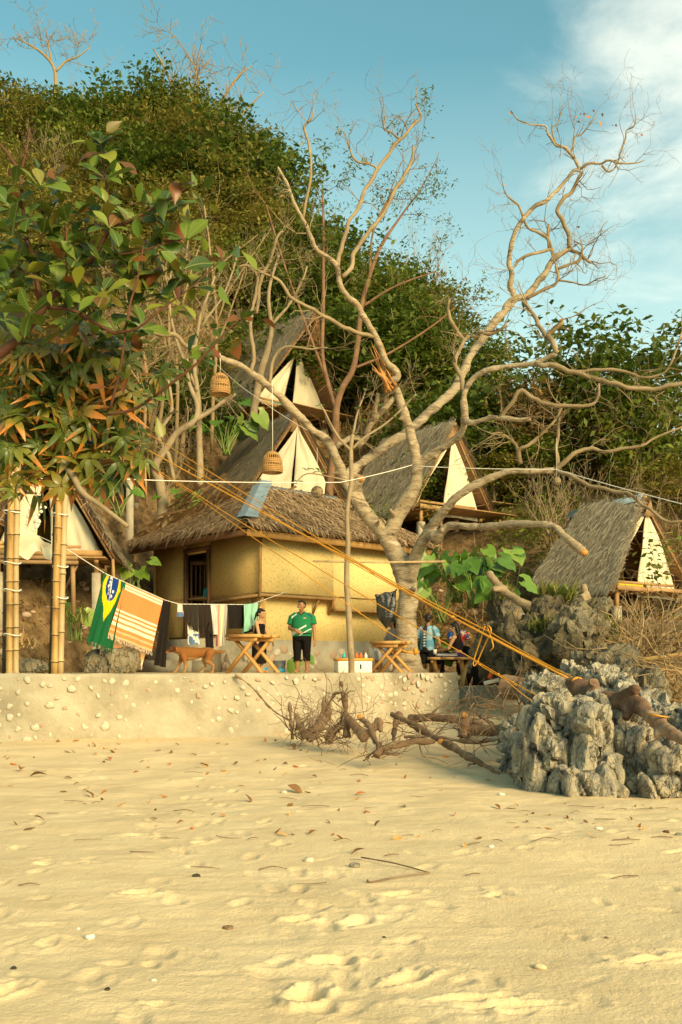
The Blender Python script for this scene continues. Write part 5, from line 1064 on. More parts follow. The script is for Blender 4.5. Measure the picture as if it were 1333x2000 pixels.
def palmate_tree():
    t = thing('palmate_leaf_tree', (-6.4, 12.4, sand_z(-6.4, 12.4)), 'tree with hand-shaped green leaves scorched orange at the tips, hanging over the bamboo posts', 'tree')
    Y = 11.6
    limbs = [[(-480, 1530, 12.4, 80), (-430, 1200, 12.3, 66), (-330, 850, 12.2, 50), (-150, 720, 12, 34), (0, 692, 11.9, 15), (60, 694, 11.8, 14), (110, 705, 11.7, 12), (165, 722, 11.5, 11), (200, 745, 11.4, 6), (250, 770, 11.3, 4)],
             [(-330, 850, 12.2, 30), (-150, 820, 12, 24), (0, 830, 11.9, 16), (60, 850, 11.8, 15), (100, 885, 11.6, 14), (140, 925, 11.4, 13), (160, 960, 11.3, 12), (200, 990, 11.2, 10), (250, 1028, 11.1, 8)],
             [(100, 835, 11.7, 8), (130, 870, 11.6, 7), (155, 900, 11.5, 6), (180, 935, 11.4, 4)], [(100, 705, 11.7, 7), (160, 770, 11.5, 6), (170, 790, 11.4, 6), (240, 770, 11.3, 5), (300, 770, 11.3, 4)], [(60, 850, 11.8, 8), (90, 840, 11.7, 7), (150, 825, 11.6, 6), (200, 800, 11.5, 5)]]
    for pts in limbs: q, r = limb(pts, 4); mb = MB(); mb.tube(q, r, 7, jit=.05); part('branch', mb, M['greybark'], t, smooth=True, world=True)
    pos = [(r_ * 5 + rng.uniform(0, 10), 640 + 300 * q_) for r_, q_ in zip(rng.uniform(0, 54, 120), rng.uniform(0, 1, 120) ** .8)] + [(30, 715), (62, 815), (140, 800), (10, 812), (22, 880), (80, 905), (235, 785), (185, 890), (110, 745), (170, 745), (60, 640), (100, 650), (20, 660), (150, 668), (35, 760), (85, 770), (115, 835), (40, 850), (5, 915), (45, 925), (270, 745), (300, 730), (190, 700), (240, 715), (130, 690), (75, 690), (10, 700), (90, 730), (150, 770), (205, 760), (205, 830), (20, 960), (115, 935), (170, 935), (100, 870), (230, 840), (5, 770), (55, 735), (165, 830), (265, 790), (190, 780), (125, 770), (215, 930), (15, 610), (75, 615), (120, 625), (45, 680), (245, 690), (175, 690), (280, 770), (65, 880), (140, 870), (0, 840), (95, 800), (200, 725), (5, 640), (40, 605), (90, 690), (320, 735), (250, 750), (150, 715), (20, 740), (70, 780), (110, 790), (160, 850), (60, 960)]
    br = np.vstack([limb(p, 4)[0] for p in limbs])
    for px, py in pos:
        c = P(px + rng.uniform(-12, 12), py + rng.uniform(-12, 12), 11.45 + rng.uniform(-.35, .35)); tilt = np.array((rng.normal(0, .55) + .1, -.6 + rng.normal(0, .5), .5 + rng.normal(0, .35))); tilt /= np.linalg.norm(tilt)
        y = np.cross(tilt, rng.normal(0, 1, 3)); o = bpy.data.objects.new('palmate_leaf', palm_meshes[rnd.randrange(6)]); COL.objects.link(o); o.parent = t; s = rng.uniform(.36, .60)
        o.matrix_local = Matrix.Translation(Vector(c) - t.location) @ rot_to(y, tilt).to_4x4() @ Matrix.Scale(s, 4)
        d = np.linalg.norm(br - c, axis=1) + rng.uniform(0, .5, len(br)); k = br[int(d.argmin())]
        if np.linalg.norm(k - c) < 1.1: mb = MB(); mb.tube([k, (k + c) / 2 + (0, 0, .08), c], [.006, .005, .005], 4, sub=3); part('leaf_stalk', mb, M['taro_stem'], t, world=True)
palmate_tree()

# slender brown tree with feathery leaves behind the big tree
def brown_tree():
    t = thing('slender_brown_tree', P(640, 1010, 30), 'slender brown tree with feathery leaf sprays rising behind the forks of the pale tree', 'tree')
    ls = [[(640, 1010, 30, 18), (645, 940, 30, 17), (655, 860, 30, 16), (657, 800, 30, 15), (668, 760, 30, 13), (690, 720, 30, 12), (700, 660, 30, 11), (706, 600, 30, 10), (722, 540, 30, 8), (745, 480, 30, 7), (785, 420, 30, 4), (820, 372, 30, 2.5), (850, 318, 30, 1.5), (858, 296, 30, 1)], [(656, 800, 30, 10), (640, 745, 30, 9), (630, 690, 30, 8), (632, 600, 30, 7), (632, 520, 30, 6), (632, 440, 30, 4), (630, 380, 30, 3)], [(706, 600, 30, 6), (770, 560, 30, 4), (850, 530, 30, 3)], [(722, 540, 30, 5), (730, 450, 30, 4), (770, 370, 30, 3), (820, 300, 30, 2)], [(640, 745, 30, 6), (600, 640, 30, 5), (560, 530, 30, 4), (520, 400, 30, 3)], [(690, 720, 30, 6), (760, 690, 30, 5), (840, 640, 30, 4), (890, 600, 30, 2)]]
    lf = MB(); tw = MB()
    for pts in ls:
        q, r = limb(pts, 5); mb = MB(); mb.tube(q, r, 7, jit=.05); part('limb', mb, M['brownbark'], t, smooth=True, world=True)
        for k in range(7):
            i = rnd.randint(len(q) // 2, len(q) - 1); tips = []; twig_grow(tw, q[i], rng.normal(0, 1, 3) + (0, 0, .6), rng.uniform(.7, 1.5), .012, 1, .3, .1, (1, 3), 3, tips, .004)
            for c, d in tips: leaf_quads(lf, c + rng.normal(0, 1, (16, 3)) * np.array((.16, .16, .06)), .12, .9, .3)
    part('twigs', tw, M['brownbark'], t, world=True, kind='stuff'); part('crown', lf, M['leaf_mid'], t, world=True, kind='stuff')
brown_tree()

# the grey pole-like sapling in front of the hut and the thicket of pale trunks at left
def traced_tree(name, label, base, limbs, m, twigs=8, leaves=None, cat='tree', group=None, tl=.8, mr=.003, tm=None):
    t = thing(name, base, label, cat, group); tw = MB()
    for pts in limbs:
        q, r = limb(pts, 4); q = q + np.c_[fbm(q * 1.5, 2, 1), fbm(q * 1.5, 2, 2), fbm(q * 1.5, 2, 3)] * .03; mb = MB(); mb.tube(q, r, 8, jit=.07); part('limb', mb, M[m], t, smooth=True, world=True)
        for k in range(twigs):
            i = rnd.randint(len(q) // 3, len(q) - 1); twig_grow(tw, q[i], (q[i] - q[i - 1]) * 3 + rng.normal(0, .7, 3), rng.uniform(.4, 1.2) * tl, max(mr, min(.4 * r[i], .02 if mr < .01 else .04)), 2, .4, .2, (1, 3) if mr < .01 else (2, 4), 4, None, mr)
    if tw.n: part('twigs', tw, M[tm] if tm else M['bark2'] if m != 'brownbark' else M[m], t, world=True, kind='stuff')
    return t
traced_tree('bare_tree', 'tall leafless tree with spreading twigs standing against the sky on the hilltop', P(385, 330, 52), [[(378, 345, 52, 12), (368, 300, 52, 9), (364, 240, 52, 8), (345, 190, 52, 6), (325, 140, 52, 4), (300, 95, 52, 2.5)], [(364, 245, 52, 6), (384, 195, 52, 6), (388, 150, 52, 4), (366, 105, 52, 2.5)], [(378, 330, 52, 9), (405, 250, 52, 7), (428, 205, 52, 5), (465, 150, 52, 4), (490, 130, 52, 2)], [(385, 330, 52, 7), (440, 268, 52, 5), (480, 215, 52, 4), (515, 180, 52, 2.5)], [(370, 300, 52, 5), (376, 240, 52, 5), (377, 185, 52, 6)]], 'tan_twig', 6, tl=2.2, mr=.011, tm='tan_twig')
traced_tree('bare_tree', 'bare pale branching tree on the skyline at top left', P(100, 190, 57), [[(105, 210, 57, 8), (108, 140, 57, 6), (85, 105, 57, 5), (55, 85, 57, 3), (25, 72, 57, 2)], [(108, 140, 57, 5), (130, 118, 57, 4), (150, 110, 57, 3), (175, 92, 57, 2)], [(100, 120, 57, 4), (95, 85, 57, 3), (100, 68, 57, 2)]], 'tan_twig', 6, tl=1.8, mr=.011, tm='tan_twig')
s = traced_tree('pole_sapling', 'thin grey sapling trunk in front of the yellow hut wall, forking beside the big tree', P(687, 1318, 20.3), [[(688, 1325, 20.3, 13), (686, 1270, 20.3, 13), (681, 1200, 20.3, 12), (678, 1150, 20.3, 11), (679, 1080, 20.3, 10), (681, 1000, 20.3, 9), (684, 940, 20.3, 9), (688, 880, 20.3, 8), (690, 850, 20.3, 7)], [(688, 880, 20.3, 6), (720, 850, 20.3, 5), (775, 810, 20.3, 4), (812, 770, 20.3, 3)], [(688, 880, 20.3, 6), (660, 850, 20.2, 5), (625, 790, 20.1, 4)], [(690, 850, 20.3, 5), (700, 800, 20.3, 4), (715, 760, 20.3, 3)]], 'greybark', 3, tl=.6)
for c in ((700, 795), (715, 760), (625, 790), (775, 810), (812, 772), (660, 760), (580, 940), (600, 915), (625, 920), (745, 790)): rosette(s, P(c[0], c[1], 20.25), (0, -.3, 1), 5, .17 if c[1] > 900 else .12, almond)
mb = MB(); q, r = limb([(684, 940, 20.3, 4), (640, 930, 20.2, 3), (600, 925, 20.1, 3), (575, 945, 20.1, 2)], 4); mb.tube(q, r, 5); part('branch', mb, M['greybark'], s, world=True)
GT = 'pale bare trunks in the thicket left of the huts'
traced_tree('thicket_tree', 'twisted pale trunk rising beside the left end of the thatched hut roof', P(312, 1035, 29), [[(312, 1040, 29, 24), (318, 985, 29, 22), (312, 940, 29, 20), (303, 912, 29, 17), (325, 876, 29, 15), (345, 845, 29, 13), (383, 820, 29, 12), (386, 790, 29, 11), (372, 752, 29, 8), (365, 700, 29, 5)], [(383, 822, 29, 10), (410, 805, 29, 9), (440, 780, 29, 8), (460, 770, 29, 5)], [(340, 940, 29, 8), (330, 890, 29, 9), (310, 850, 29, 8), (335, 800, 29, 7), (330, 740, 29, 5)]], 'greybark', 10, group=GT)
traced_tree('thicket_tree', 'straight grey trunk standing left of the middle tent thatch', P(392, 980, 29.5), [[(391, 985, 29.5, 15), (391, 900, 29.5, 14), (389, 830, 29.5, 12), (386, 760, 29.5, 10), (380, 700, 29.5, 8), (392, 620, 29.5, 6), (420, 540, 29.5, 4)], [(386, 760, 29.5, 7), (350, 680, 29.5, 6), (330, 590, 29.5, 5), (340, 500, 29.5, 3)], [(392, 640, 29.5, 5), (440, 570, 29.5, 4), (470, 480, 29.5, 3)]], 'greybark', 12, group=GT)
traced_tree('thicket_tree', 'leaning grey trunk against the upper tent, left of its flaps', P(490, 845, 35), [[(490, 850, 35, 17), (498, 790, 35, 16), (508, 730, 35, 15), (520, 690, 35, 13), (530, 640, 35, 9), (525, 570, 35, 7), (545, 500, 35, 4)], [(525, 640, 35, 7), (570, 590, 35, 5), (600, 520, 35, 3)]], 'greybark', 10, group=GT)
for k, (bx, by, tx, ty, Y, lab) in enumerate(((268, 960, 300, 560, 30, 'slim pale trunk leaning right above the dirt bank at left'), (300, 870, 345, 520, 30.5, 'short cut pale trunk beside the dark slatted roof'), (340, 905, 300, 470, 31, 'slim tan trunk bending left in the thicket'), (330, 980, 250, 500, 32, 'tan trunk behind the orange-edged leaves'), (415, 860, 400, 400, 33.5, 'upright tan trunk left of the upper wicker lantern'), (285, 930, 390, 480, 31, 'tan trunk crossing behind the twisted pale one'))):
    mx_, my_ = (bx + tx) / 2 + rng.uniform(-30, 30), (by + ty) / 2
    limbs = [[(bx, by + 20, Y, 8.5), (bx * .75 + mx_ * .25 + rng.uniform(-10, 10), by * .7 + my_ * .3, Y, 7.5), (mx_, my_, Y, 6), (mx_ * .4 + tx * .6 + rng.uniform(-20, 20), my_ * .4 + ty * .6, Y, 4.5), (tx, ty, Y, 2.5)]]
    for b in range(3): s0 = rng.uniform(.35, .6); x0 = bx + (mx_ - bx) * s0 * 2 if s0 < .5 else mx_ + (tx - mx_) * (s0 - .5) * 2; y0 = by + (ty - by) * s0; limbs.append([(x0, y0, Y, 4), (x0 + rng.uniform(-50, 60), y0 - 70, Y + .2, 3.5), (x0 + rng.uniform(-90, 110), y0 - rng.uniform(130, 220), Y + .3, 2)])
    tt = traced_tree('thicket_tree', lab, P(bx, by, Y), limbs, 'tan_twig', 7, group=GT, tl=1.0); lf = MB()
    for pts in limbs:
        q, r = limb(pts, 4)
        for i in range(len(q) // 2, len(q), 2): leaf_quads(lf, q[i] + rng.normal(0, 1, (22, 3)) * .42, .15, .5, .42)
    part('leaves', lf, M['leaf_olive' if k % 2 else 'leaf_mid'], tt, world=True, kind='stuff')

# ------------------------------------------------------------------ bamboo posts
def bamboo(t, pts, w, m, name='pole'):
    q, r = limb([(*p, w) for p in pts], 1); n = 60; s = np.linspace(0, 1, n); ip = np.interp(s, np.linspace(0, 1, len(q)), np.arange(len(q))); 
    pp = np.array([[np.interp(a, np.arange(len(q)), q[:, k]) for k in range(3)] for a in ip]); rr = np.interp(ip, np.arange(len(q)), r)
    L = np.linalg.norm(pp[-1] - pp[0]); P2 = []; R2 = []; nodes = []; step = .42; k = 0; o = rng.uniform(0, .3); cuts = sorted(set([0, L] + [x for c in np.arange(o, L, step) for x in (c - .03, c - .012, c + .012, c + .03) if 0 < x < L]))
    for c in cuts:
        f = c / L; ip_ = f * (n - 1); p = np.array([np.interp(ip_, np.arange(n), pp[:, j]) for j in range(3)]); P2.append(p); fr = ((c - o) / step); d = abs(fr - round(fr)) * step; R2.append(np.interp(ip_, np.arange(n), rr) * (1.16 if d < .02 else 1.0)); nodes.append((P2[-1], R2[-1], P2[-1] - P2[-2] if len(P2) > 1 else None)) if d < .02 and len(P2) > 1 and abs(fr - round(fr)) * step < .013 and c < cuts[-2] else None
    mb = MB(); mb.tube(P2, R2, 12); o = part(name, mb, M[m], t, smooth=True, world=True); nb = MB()
    for p, r_, d in nodes[::2]: d = d / np.linalg.norm(d); nb.tube([p - d * .008, p + d * .008], r_ * 1.03, 12, caps=False)
    if nb.n: part('node_rings', nb, M['bamboo_dark'], o, world=True, kind='stuff')
    return o
def tie(t, px, py, Y, w, h=7):
    mb = MB(); c = P(px, py, Y); r = w * .5 * Y / F; q = [c + np.array((math.cos(a) * r, math.sin(a) * r * .7, .02 * math.sin(a * 2))) for a in np.linspace(0, 6.283, 15)]; mb.tube(q, .012, 5); part('lashing', mb, M['cord'], t, world=True)
b1 = thing('bamboo_post', P(22, 1318, 17.9), 'bundle of bamboo poles lashed together standing at the left frame edge', 'post')
bamboo(b1, [(10, 1320, 18.05), (14, 1100, 18.05), (18, 880, 18.05)], 13, 'bamboo_dark'); bamboo(b1, [(18, 1320, 17.8), (19, 1100, 17.8), (24, 870, 17.8)], 13, 'bamboo'); bamboo(b1, [(31, 1320, 17.85), (31, 1100, 17.85), (36, 870, 17.85)], 11.5, 'bamboo_pale')
for y in (1000, 1100, 1153, 1240): tie(b1, 24, y, 17.85, 34)
b2 = thing('bamboo_post', P(112, 1318, 18.2), 'pair of tall bamboo poles with a dark one behind, left of the flag towel', 'post')
bamboo(b2, [(100, 1320, 18.35), (107, 1100, 18.35), (112, 840, 18.35)], 11, 'bamboo_dark'); bamboo(b2, [(106, 1320, 18.1), (110, 1130, 18.1), (116, 940, 18.1), (122, 830, 18.1)], 13, 'bamboo'); bamboo(b2, [(118, 1320, 18.15), (122, 1130, 18.15), (128, 940, 18.15), (130, 870, 18.15)], 12, 'bamboo_pale')
for y in (1005, 1107, 1168): tie(b2, 118, y, 18.15, 30)

# bamboo deck under the left tent
t = thing('bamboo_bench', P(75, 1096, 21.5), 'bamboo pole rail platform in front of the left tent', 'platform')
for y, x1 in ((1090, 152), (1099, 153), (1062, 45), (1070, 45)): mb = MB(); mb.tube([P(-60, y - 3, 21.5), P(x1, y, 21.6)], .045, 8); part('pole', mb, M['batten'] if y > 1080 else M['bamboo'], t, world=True, smooth=True)
for x in (142, -30): mb = MB(); mb.tube([P(x, 1092, 21.7), P(x + 2, 1200, 21.7)], .05, 8); part('leg', mb, M['batten'], t, world=True)
mb = MB(); mb.tube([P(150, 1105, 21.7), P(128, 1150, 21.9)], .03, 6); part('brace', mb, M['batten'], t, world=True)

# ------------------------------------------------------------------ cords, ropes, washing line
def line3(name, pts, r, m, label, cat, sag=0.0, group=None, n=12, bumps=()):
    mb = MB(); full = []
    for a, b in zip(pts[:-1], pts[1:]):
        for k in range(n): f = k / n; full.append(a + (b - a) * f - np.array((0, 0, sag * 4 * f * (1 - f))))
    full.append(pts[-1]); mb.tube(full, r, 5)
    for f in bumps:
        i = min(len(full) - 1, int(f * len(full))); c = full[i]; mb.ell(c, (r * 1.9, r * 1.5, r * 1.6), nu=8, nv=6); mb.tube([c, c + (.02, 0, -.03), c + (.05, -.01, -.05)], r * .5, 4)
    return single(name, mb, M[m], label, cat, group, smooth=True)
line3('washing_cord', [P(-60, 916, 15.5), P(300, 938, 18), P(665, 942, 20.0), P(806, 908, 21.6)], .009, 'cord', 'white cord strung from the left edge to the big pale tree', 'cord', .02)
line3('washing_cord', [P(806, 910, 21.6), P(1087, 917, 20.1), P(1400, 1001, 16.5)], .009, 'cord', 'white cord running right from the big pale tree out of the picture', 'cord', .02)
line3('guy_cord', [P(412, 700, 20.4), P(500, 775, 25), P(620, 850, 30)], .007, 'cord', 'thin pale cord slanting down from the upper lantern branch', 'cord', .05)
RA = 'orange mooring ropes slanting down to the rocks'
knot = P(1128, 1334, 13.2)
line3('mooring_rope', [P(140, 795, 25), P(698, 1100, 17.2), knot], .015, 'rope', 'thickest orange rope running down to the knot on the driftwood log', 'rope', .03, RA, bumps=(.55, .63, .72))
line3('mooring_rope', [P(240, 815, 25), P(696, 1096, 17.25), P(960, 1236, 15.2), knot + (.03, .02, .03)], .010, 'rope', 'orange rope lying just above the thickest rope and joining it', 'rope', .02, RA, bumps=(.5,))
line3('mooring_rope', [P(335, 890, 23), P(700, 1106, 17.3), P(965, 1246, 15.2), P(1180, 1352, 13.9)], .009, 'rope', 'orange rope that runs past the knot to the grey rock', 'rope', .02, RA)
line3('mooring_rope', [P(200, 848, 25), P(382, 964, 21.8), P(606, 1100, 18.6), P(921, 1285, 15.5), P(1095, 1382, 13.6), P(1197, 1458, 11.95)], .010, 'rope', 'lower orange rope ending low on the front of the grey boulder', 'rope', .02, RA, bumps=(.62, .66, .7))
line3('mooring_rope', [P(921, 1287, 15.5), P(985, 1325, 14.9), P(1058, 1382, 14.2)], .008, 'rope', 'short orange rope splitting off to the left side of the boulder', 'rope', .02, RA)
line3('mooring_rope', [P(200, 852, 25), P(382, 968, 21.8), P(568, 1100, 19.1), P(749, 1228, 18.2), P(800, 1256, 21.9)], .009, 'rope', 'orange rope tied round the lower trunk of the big pale tree', 'rope', .02, RA, bumps=(.68, .74))
mb = MB(); q = [P(794 + 25 * math.cos(a), 1273 + 3 * math.sin(a * 2), 22.5 - .30 * math.sin(a)) for a in np.linspace(0, 6.283, 25)]; mb.tube(q, .02, 6); mb.ell(P(812, 1272, 22.25), (.05, .05, .08)); single('rope_loop', mb, M['rope'], 'orange rope wrapped round the pale trunk behind the stool', 'rope', smooth=True)
mb = MB(); c = P(1128, 1334, 13.1); mb.tube([c + np.array((.06 * math.cos(a) * (1 + .3 * math.sin(3 * a)), .05 * math.sin(a * 1.3), .07 * math.sin(a))) for a in np.linspace(0, 18, 50)], .013, 6); mb.tube([c, c + (-.03, 0, -.15), c + (-.02, -.02, -.26)], .013, 6); single('rope_knot', mb, M['rope'], 'big orange rope knot tied at the end of the driftwood log', 'rope', smooth=True)
mb = MB(); mb.tube([P(948, 1223, 15.3), P(935, 1262, 15.5), P(925, 1295, 15.5), P(930, 1298, 15.5), P(945, 1265, 15.4), P(960, 1232, 15.2), P(952, 1224, 15.3), P(964, 1260, 15.2), P(958, 1272, 15.3)], .011, 5, sub=4); single('rope_loop', mb, M['rope'], 'loose orange loop hanging below the ropes before the dark tarpaulin', 'rope', smooth=True)
LN = [P(-40, 995, 18.2), P(130, 1072, 18.9), P(205, 1120, 19.5), P(322, 1172, 20.6), P(350, 1180, 20.9), P(490, 1181, 22.6), P(560, 1156, 25.2)]
line3('clothes_line', LN, .008, 'cord', 'washing line from the bamboo posts to the hut carrying towels and clothes', 'clothes line', .0)
def lp(px):
    for a, b in zip(LN[:-1], LN[1:]):
        pa, pb = pix(a)[0], pix(b)[0]
        if pa <= px <= pb:
            lo, hi = 0., 1.
            for _ in range(30):
                f = (lo + hi) / 2
                if pix(a + (b - a) * f)[0] < px: lo = f
                else: hi = f
            return a + (b - a) * f
def hang(name, label, x0, x1, drop, colfn, cat, sway=(0, 0), shear=0.0, folds=5, amp=.035, narrow=1.0, fringe=False, group='laundry on the washing line', nu=44, nv=56, bot=None, gather=0.0, m='cloth', yoff=0.0, top=None):
    a, b = lp(x0), lp(x1); w = np.linalg.norm(b - a); u_ = (b - a) / w
    side = np.array((u_[1], -u_[0], 0)); side /= np.linalg.norm(side)
    mb = MB(); uvs = []
    def fn(u, v):
        c = a + (b - a) * (.5 + (u - .5) * (1 + (narrow - 1) * v)); d = drop * (bot(u) if bot else 1)
        p = c + np.array((sway[0] * v + shear * v, sway[1] * v, -d * v)) + side * (yoff + amp * (.25 + v) * (math.sin(u * folds * 6.283 + 1.3) + .4 * math.sin(u * folds * 14 + v * 3)))
        if top and v < .02: p = p + (0, 0, top)
        uvs.append((u, v)); return p
    cloth_grid(mb, fn, nu, nv)
    # the back half thrown over the line
    k = mb.n
    def fb(u, v): uvs.append((u, -v)); c = a + (b - a) * u; return c + np.array((0, .02 + .1 * v, .004 - .18 * v * drop * .6)) - side * (.02 + .06 * v)
    cloth_grid(mb, fb, nu, 6)
    o = single(name, mb, M[m], label, cat, group, smooth=True); uv = np.array(uvs); c = np.ones((len(uv), 4), np.float32)
    for i, (u, v) in enumerate(uv): c[i, :3] = colfn(u, v)
    at = o.data.color_attributes.new('Col', 'FLOAT_COLOR', 'POINT'); at.data.foreach_set('color', c.ravel())
    if fringe:
        f = MB(); base = mb.arr()[(nv - 1) * nu: nv * nu]; off = np.array(o.location)
        for p in base: 
            for s in range(2): q = p + u_ * rng.uniform(-.012, .012); f.tube([q, q + (rng.normal(0, .01), 0, -.04), q + (rng.normal(0, .02), 0, -.085)], .0035, 3, caps=False)
        me = f.mesh('fringe', off); fo = link('fringe', me, M['fr_g' if 'green' in label else 'fr_w'], o); fo['kind'] = 'stuff'
    return o
M['fr_g'] = mat('green_fringe', [(.012, .085, .035), (.02, .11, .045)], 5, .9); M['fr_w'] = mat('cream_fringe', [(.74, .60, .42), (.82, .68, .5)], 5, .9)
def flag(u, v):
    s = .5 + (u - .5) * 1.0; col = (.012, .105, .040); X = (s - .47); Yv = v - .14
    if abs(X) / .40 + abs(Yv) / .56 < 1 and v > -.1: col = (.70, .52, .01)
    if (X / .24) ** 2 + ((v - .12) / .235) ** 2 < 1:
        col = (.012, .045, .22)
        if abs((X + .05) - (v - .1) * .35) < .022: col = (.7, .7, .65)
        for sx, sv in ((-.14, .03), (-.13, .09), (-.15, .15), (-.11, .2), (-.08, .12), (-.1, .26), (.1, .2), (.08, .27)):
            if (X - sx) ** 2 + (v - sv) ** 2 < .0006: col = (.75, .75, .7)
    return col
hang('flag_towel', 'green beach towel printed with yellow diamond and blue starry disc, leftmost on the line', 203, 246, 1.32, flag, 'towel', (-.30, -.10), 0, 3, .035, 1.12, True, nu=64, nv=110)
def stripes(u, v):
    o = (.82, .235, .075); w = (.80, .66, .50); pale = (.82, .40, .22)
    for a, b in ((.03, .065), (.085, .125), (.50, .535), (.575, .61), (.645, .70), (.735, .80)): 
        if a < v < b: return w
    if v > .965: return pale
    if .87 < v < .90: return pale
    return o
hang('striped_towel', 'orange beach towel with cream stripes hanging beside the flag towel', 244, 319, 1.06, stripes, 'towel', (-.27, -.12), 0, 2, .012, 1.12, True, nu=40, nv=110)
hang('striped_towel', 'pale lower half of a cream and orange striped towel showing under the orange one', 246, 318, 1.36, lambda u, v: (.80, .42, .19) if .93 > v > .84 or .76 < v < .80 else (.80, .66, .47), 'towel', (-.46, .03), 0, 2, .02, 1.12, True, yoff=-.05, nu=40, nv=90)
blk = lambda u, v: (.018, .014, .012)
hang('black_trousers', 'long black trousers hanging between orange towel and the dog', 319, 333, 1.36, blk, 'trousers', (-.16, -.04), 0, 2, .03, 1.7)
dk = lambda u, v: (.035, .027, .02)
hang('white_cloth', 'small white and blue cloth pinned above the dog', 347, 357, .27, lambda u, v: (.62, .58, .5) if v < .65 else (.12, .18, .36), 'cloth', (-.02, 0), 0, 2, .02, 1.2)
hang('dark_shirt', 'dark grey shirt drooping to a point, in the middle of the line', 356, 386, .52, dk, 'shirt', (0, 0), 0, 3, .03, .9, bot=lambda u: .55 + .6 * u)
hang('patterned_shirt', 'white shirt with blue flower print at its hem above the dog', 369, 394, .86, lambda u, v: (.10, .17, .30) if v > .74 and vnoise(np.array([[u * 7, v * 12, 0]]), 3)[0] > -.05 else (.66, .62, .54), 'shirt', (0, 0), 0, 2, .03, .95, yoff=-.08)
hang('dark_trousers', 'dark brown trousers folded over the line right of the dark shirt', 386, 412, .62, lambda u, v: (.032, .022, .016), 'trousers', (.02, 0), 0, 3, .03, 1.0, bot=lambda u: .6 + .5 * abs(math.sin(u * 4.5)))
hang('black_leggings', 'narrow black leggings hanging lower than the brown trousers', 399, 417, .96, blk, 'leggings', (.04, 0), 0, 2, .02, .9, yoff=-.05)
hang('white_blouse', 'white blouse hanging left of the pink striped cloth', 411, 424, .66, lambda u, v: (.6, .58, .52), 'shirt', (.02, 0), 0, 2, .03, .75)
hang('pink_cloth', 'long pink, yellow and white striped cloth on the washing line', 422, 445, .92, lambda u, v: (.68, .30, .25) if u < .38 else (.70, .60, .40) if u < .72 else (.58, .56, .5) if int(u * 40) % 2 else (.2, .16, .14), 'cloth', (-.04, 0), 0, 4, .03, .62)
hang('black_shorts', 'black shorts on the line beside the mint shirt', 444, 476, .54, blk, 'shorts', (-.01, 0), 0, 2, .03, .95)
hang('mint_shirt', 'mint green shirt hanging nearest to the hut corner', 470, 498, .68, lambda u, v: (.30, .56, .42), 'shirt', (-.05, -.1), 0, 2, .05, .95, bot=lambda u: 1.05 - .35 * u, yoff=.08)
hang('black_cloth', 'black cloth hanging behind the mint shirt', 478, 499, .66, blk, 'cloth', (0, .1), 0, 2, .03, .9, yoff=-.08)
# white shirt thrown over the line at left
def wshirt():
    a, b = P(34, 1026, 18.3), P(108, 1072, 18.9); mb = MB()
    def fn(u, v): c = a + (b - a) * u; d = (.52 - .34 * u) * (1 + .2 * math.sin(u * 9)); return c + np.array((.05 * math.sin(v * 5 + u * 3) + .06 * v, -.04 - .05 * math.sin(u * 14 + v * 2) * v, -d * v + .02 * math.sin(u * 17)))
    cloth_grid(mb, fn, 40, 30)
    def fs(u, v): c = a + (b - a) * (.62 + .3 * v); return c + np.array((.10 * u, -.08 + .03 * math.sin(u * 7), -.10 - .26 * u * (1 - .3 * v)))
    cloth_grid(mb, fs, 14, 14)
    o = single('white_shirt', mb, M['canvas'], 'white shirt flung over the line between the bamboo posts', 'shirt', 'laundry on the washing line', smooth=True)
wshirt()
# shell mobile
t = thing('shell_chime', P(72, 985, 20), 'hanging mobile of pale round shells in front of the left tent', 'wind chime')
sh = MB(); sh.ell((0, 0, 0), (1, .25, .85), nu=9, nv=5); sm = sh.mesh('shell'); sm.materials.append(M['shell'])
for px, py in ((56, 983), (58, 995), (55, 1008), (54, 1016), (53, 1024), (67, 992), (66, 1003), (70, 1012), (68, 1020), (72, 1028), (66, 1034), (78, 990), (85, 990), (80, 999), (75, 1005), (76, 1018), (70, 1024), (75, 1024), (68, 1010), (62, 988), (82, 985), (88, 991)):
    o = bpy.data.objects.new('shell', sm); COL.objects.link(o); o.parent = t; o.location = Vector(P(px, py, 20 + rng.uniform(-.1, .1))) - t.location; s = rng.uniform(.03, .05); o.scale = (s, s, s); o.rotation_euler = (0, rng.uniform(-1, 1), rng.uniform(-.5, .5))
mb = MB()
for px in (55, 68, 76, 84): mb.tube([P(px, 940, 20), P(px, 1030 if px < 80 else 995, 20)], .003, 3)
part('string', mb, M['cord'], t, world=True)

# ------------------------------------------------------------------ hanging lanterns
def lantern(px, py, Y, w, h, top, label):
    t = thing('wicker_lantern', P(px, py + h / 2, Y), label, 'lantern', 'wicker lampshades hanging from the tree'); s = Y / F; r = w * s / 2; H = h * s
    prof = [(1.0, 0), (1.03, .12), (1.0, .3), (.95, .5), (.86, .7), (.68, .85), (.42, .96), (.12, 1.0)]
    for k in range(13):
        f = k / 12; rr = r * np.interp(f, [p[1] for p in prof], [p[0] for p in prof])
        if k in (4, 8, 9): continue
        mb = MB(); mb.tube([(rr * math.cos(a), rr * math.sin(a), f * H) for a in np.linspace(0, 6.2832, 21)], .017 * Y / 20, 5, caps=False); part('hoop', mb, M['wicker'], t)
    mb = MB()
    for a in np.linspace(0, 6.2832, 26)[:-1]: mb.tube([(r * p * math.cos(a + .04 * q), r * p * math.sin(a + .04 * q), q * H) for p, q in prof], .011 * Y / 20, 4)
    part('ribs', mb, M['wicker'], t, kind='stuff')
    mb = MB(); mb.tube([(0, 0, H), (.01, 0, H + .2), (0, 0, H + top * s)], .006, 4); part('hanging_cord', mb, M['cord'], t)
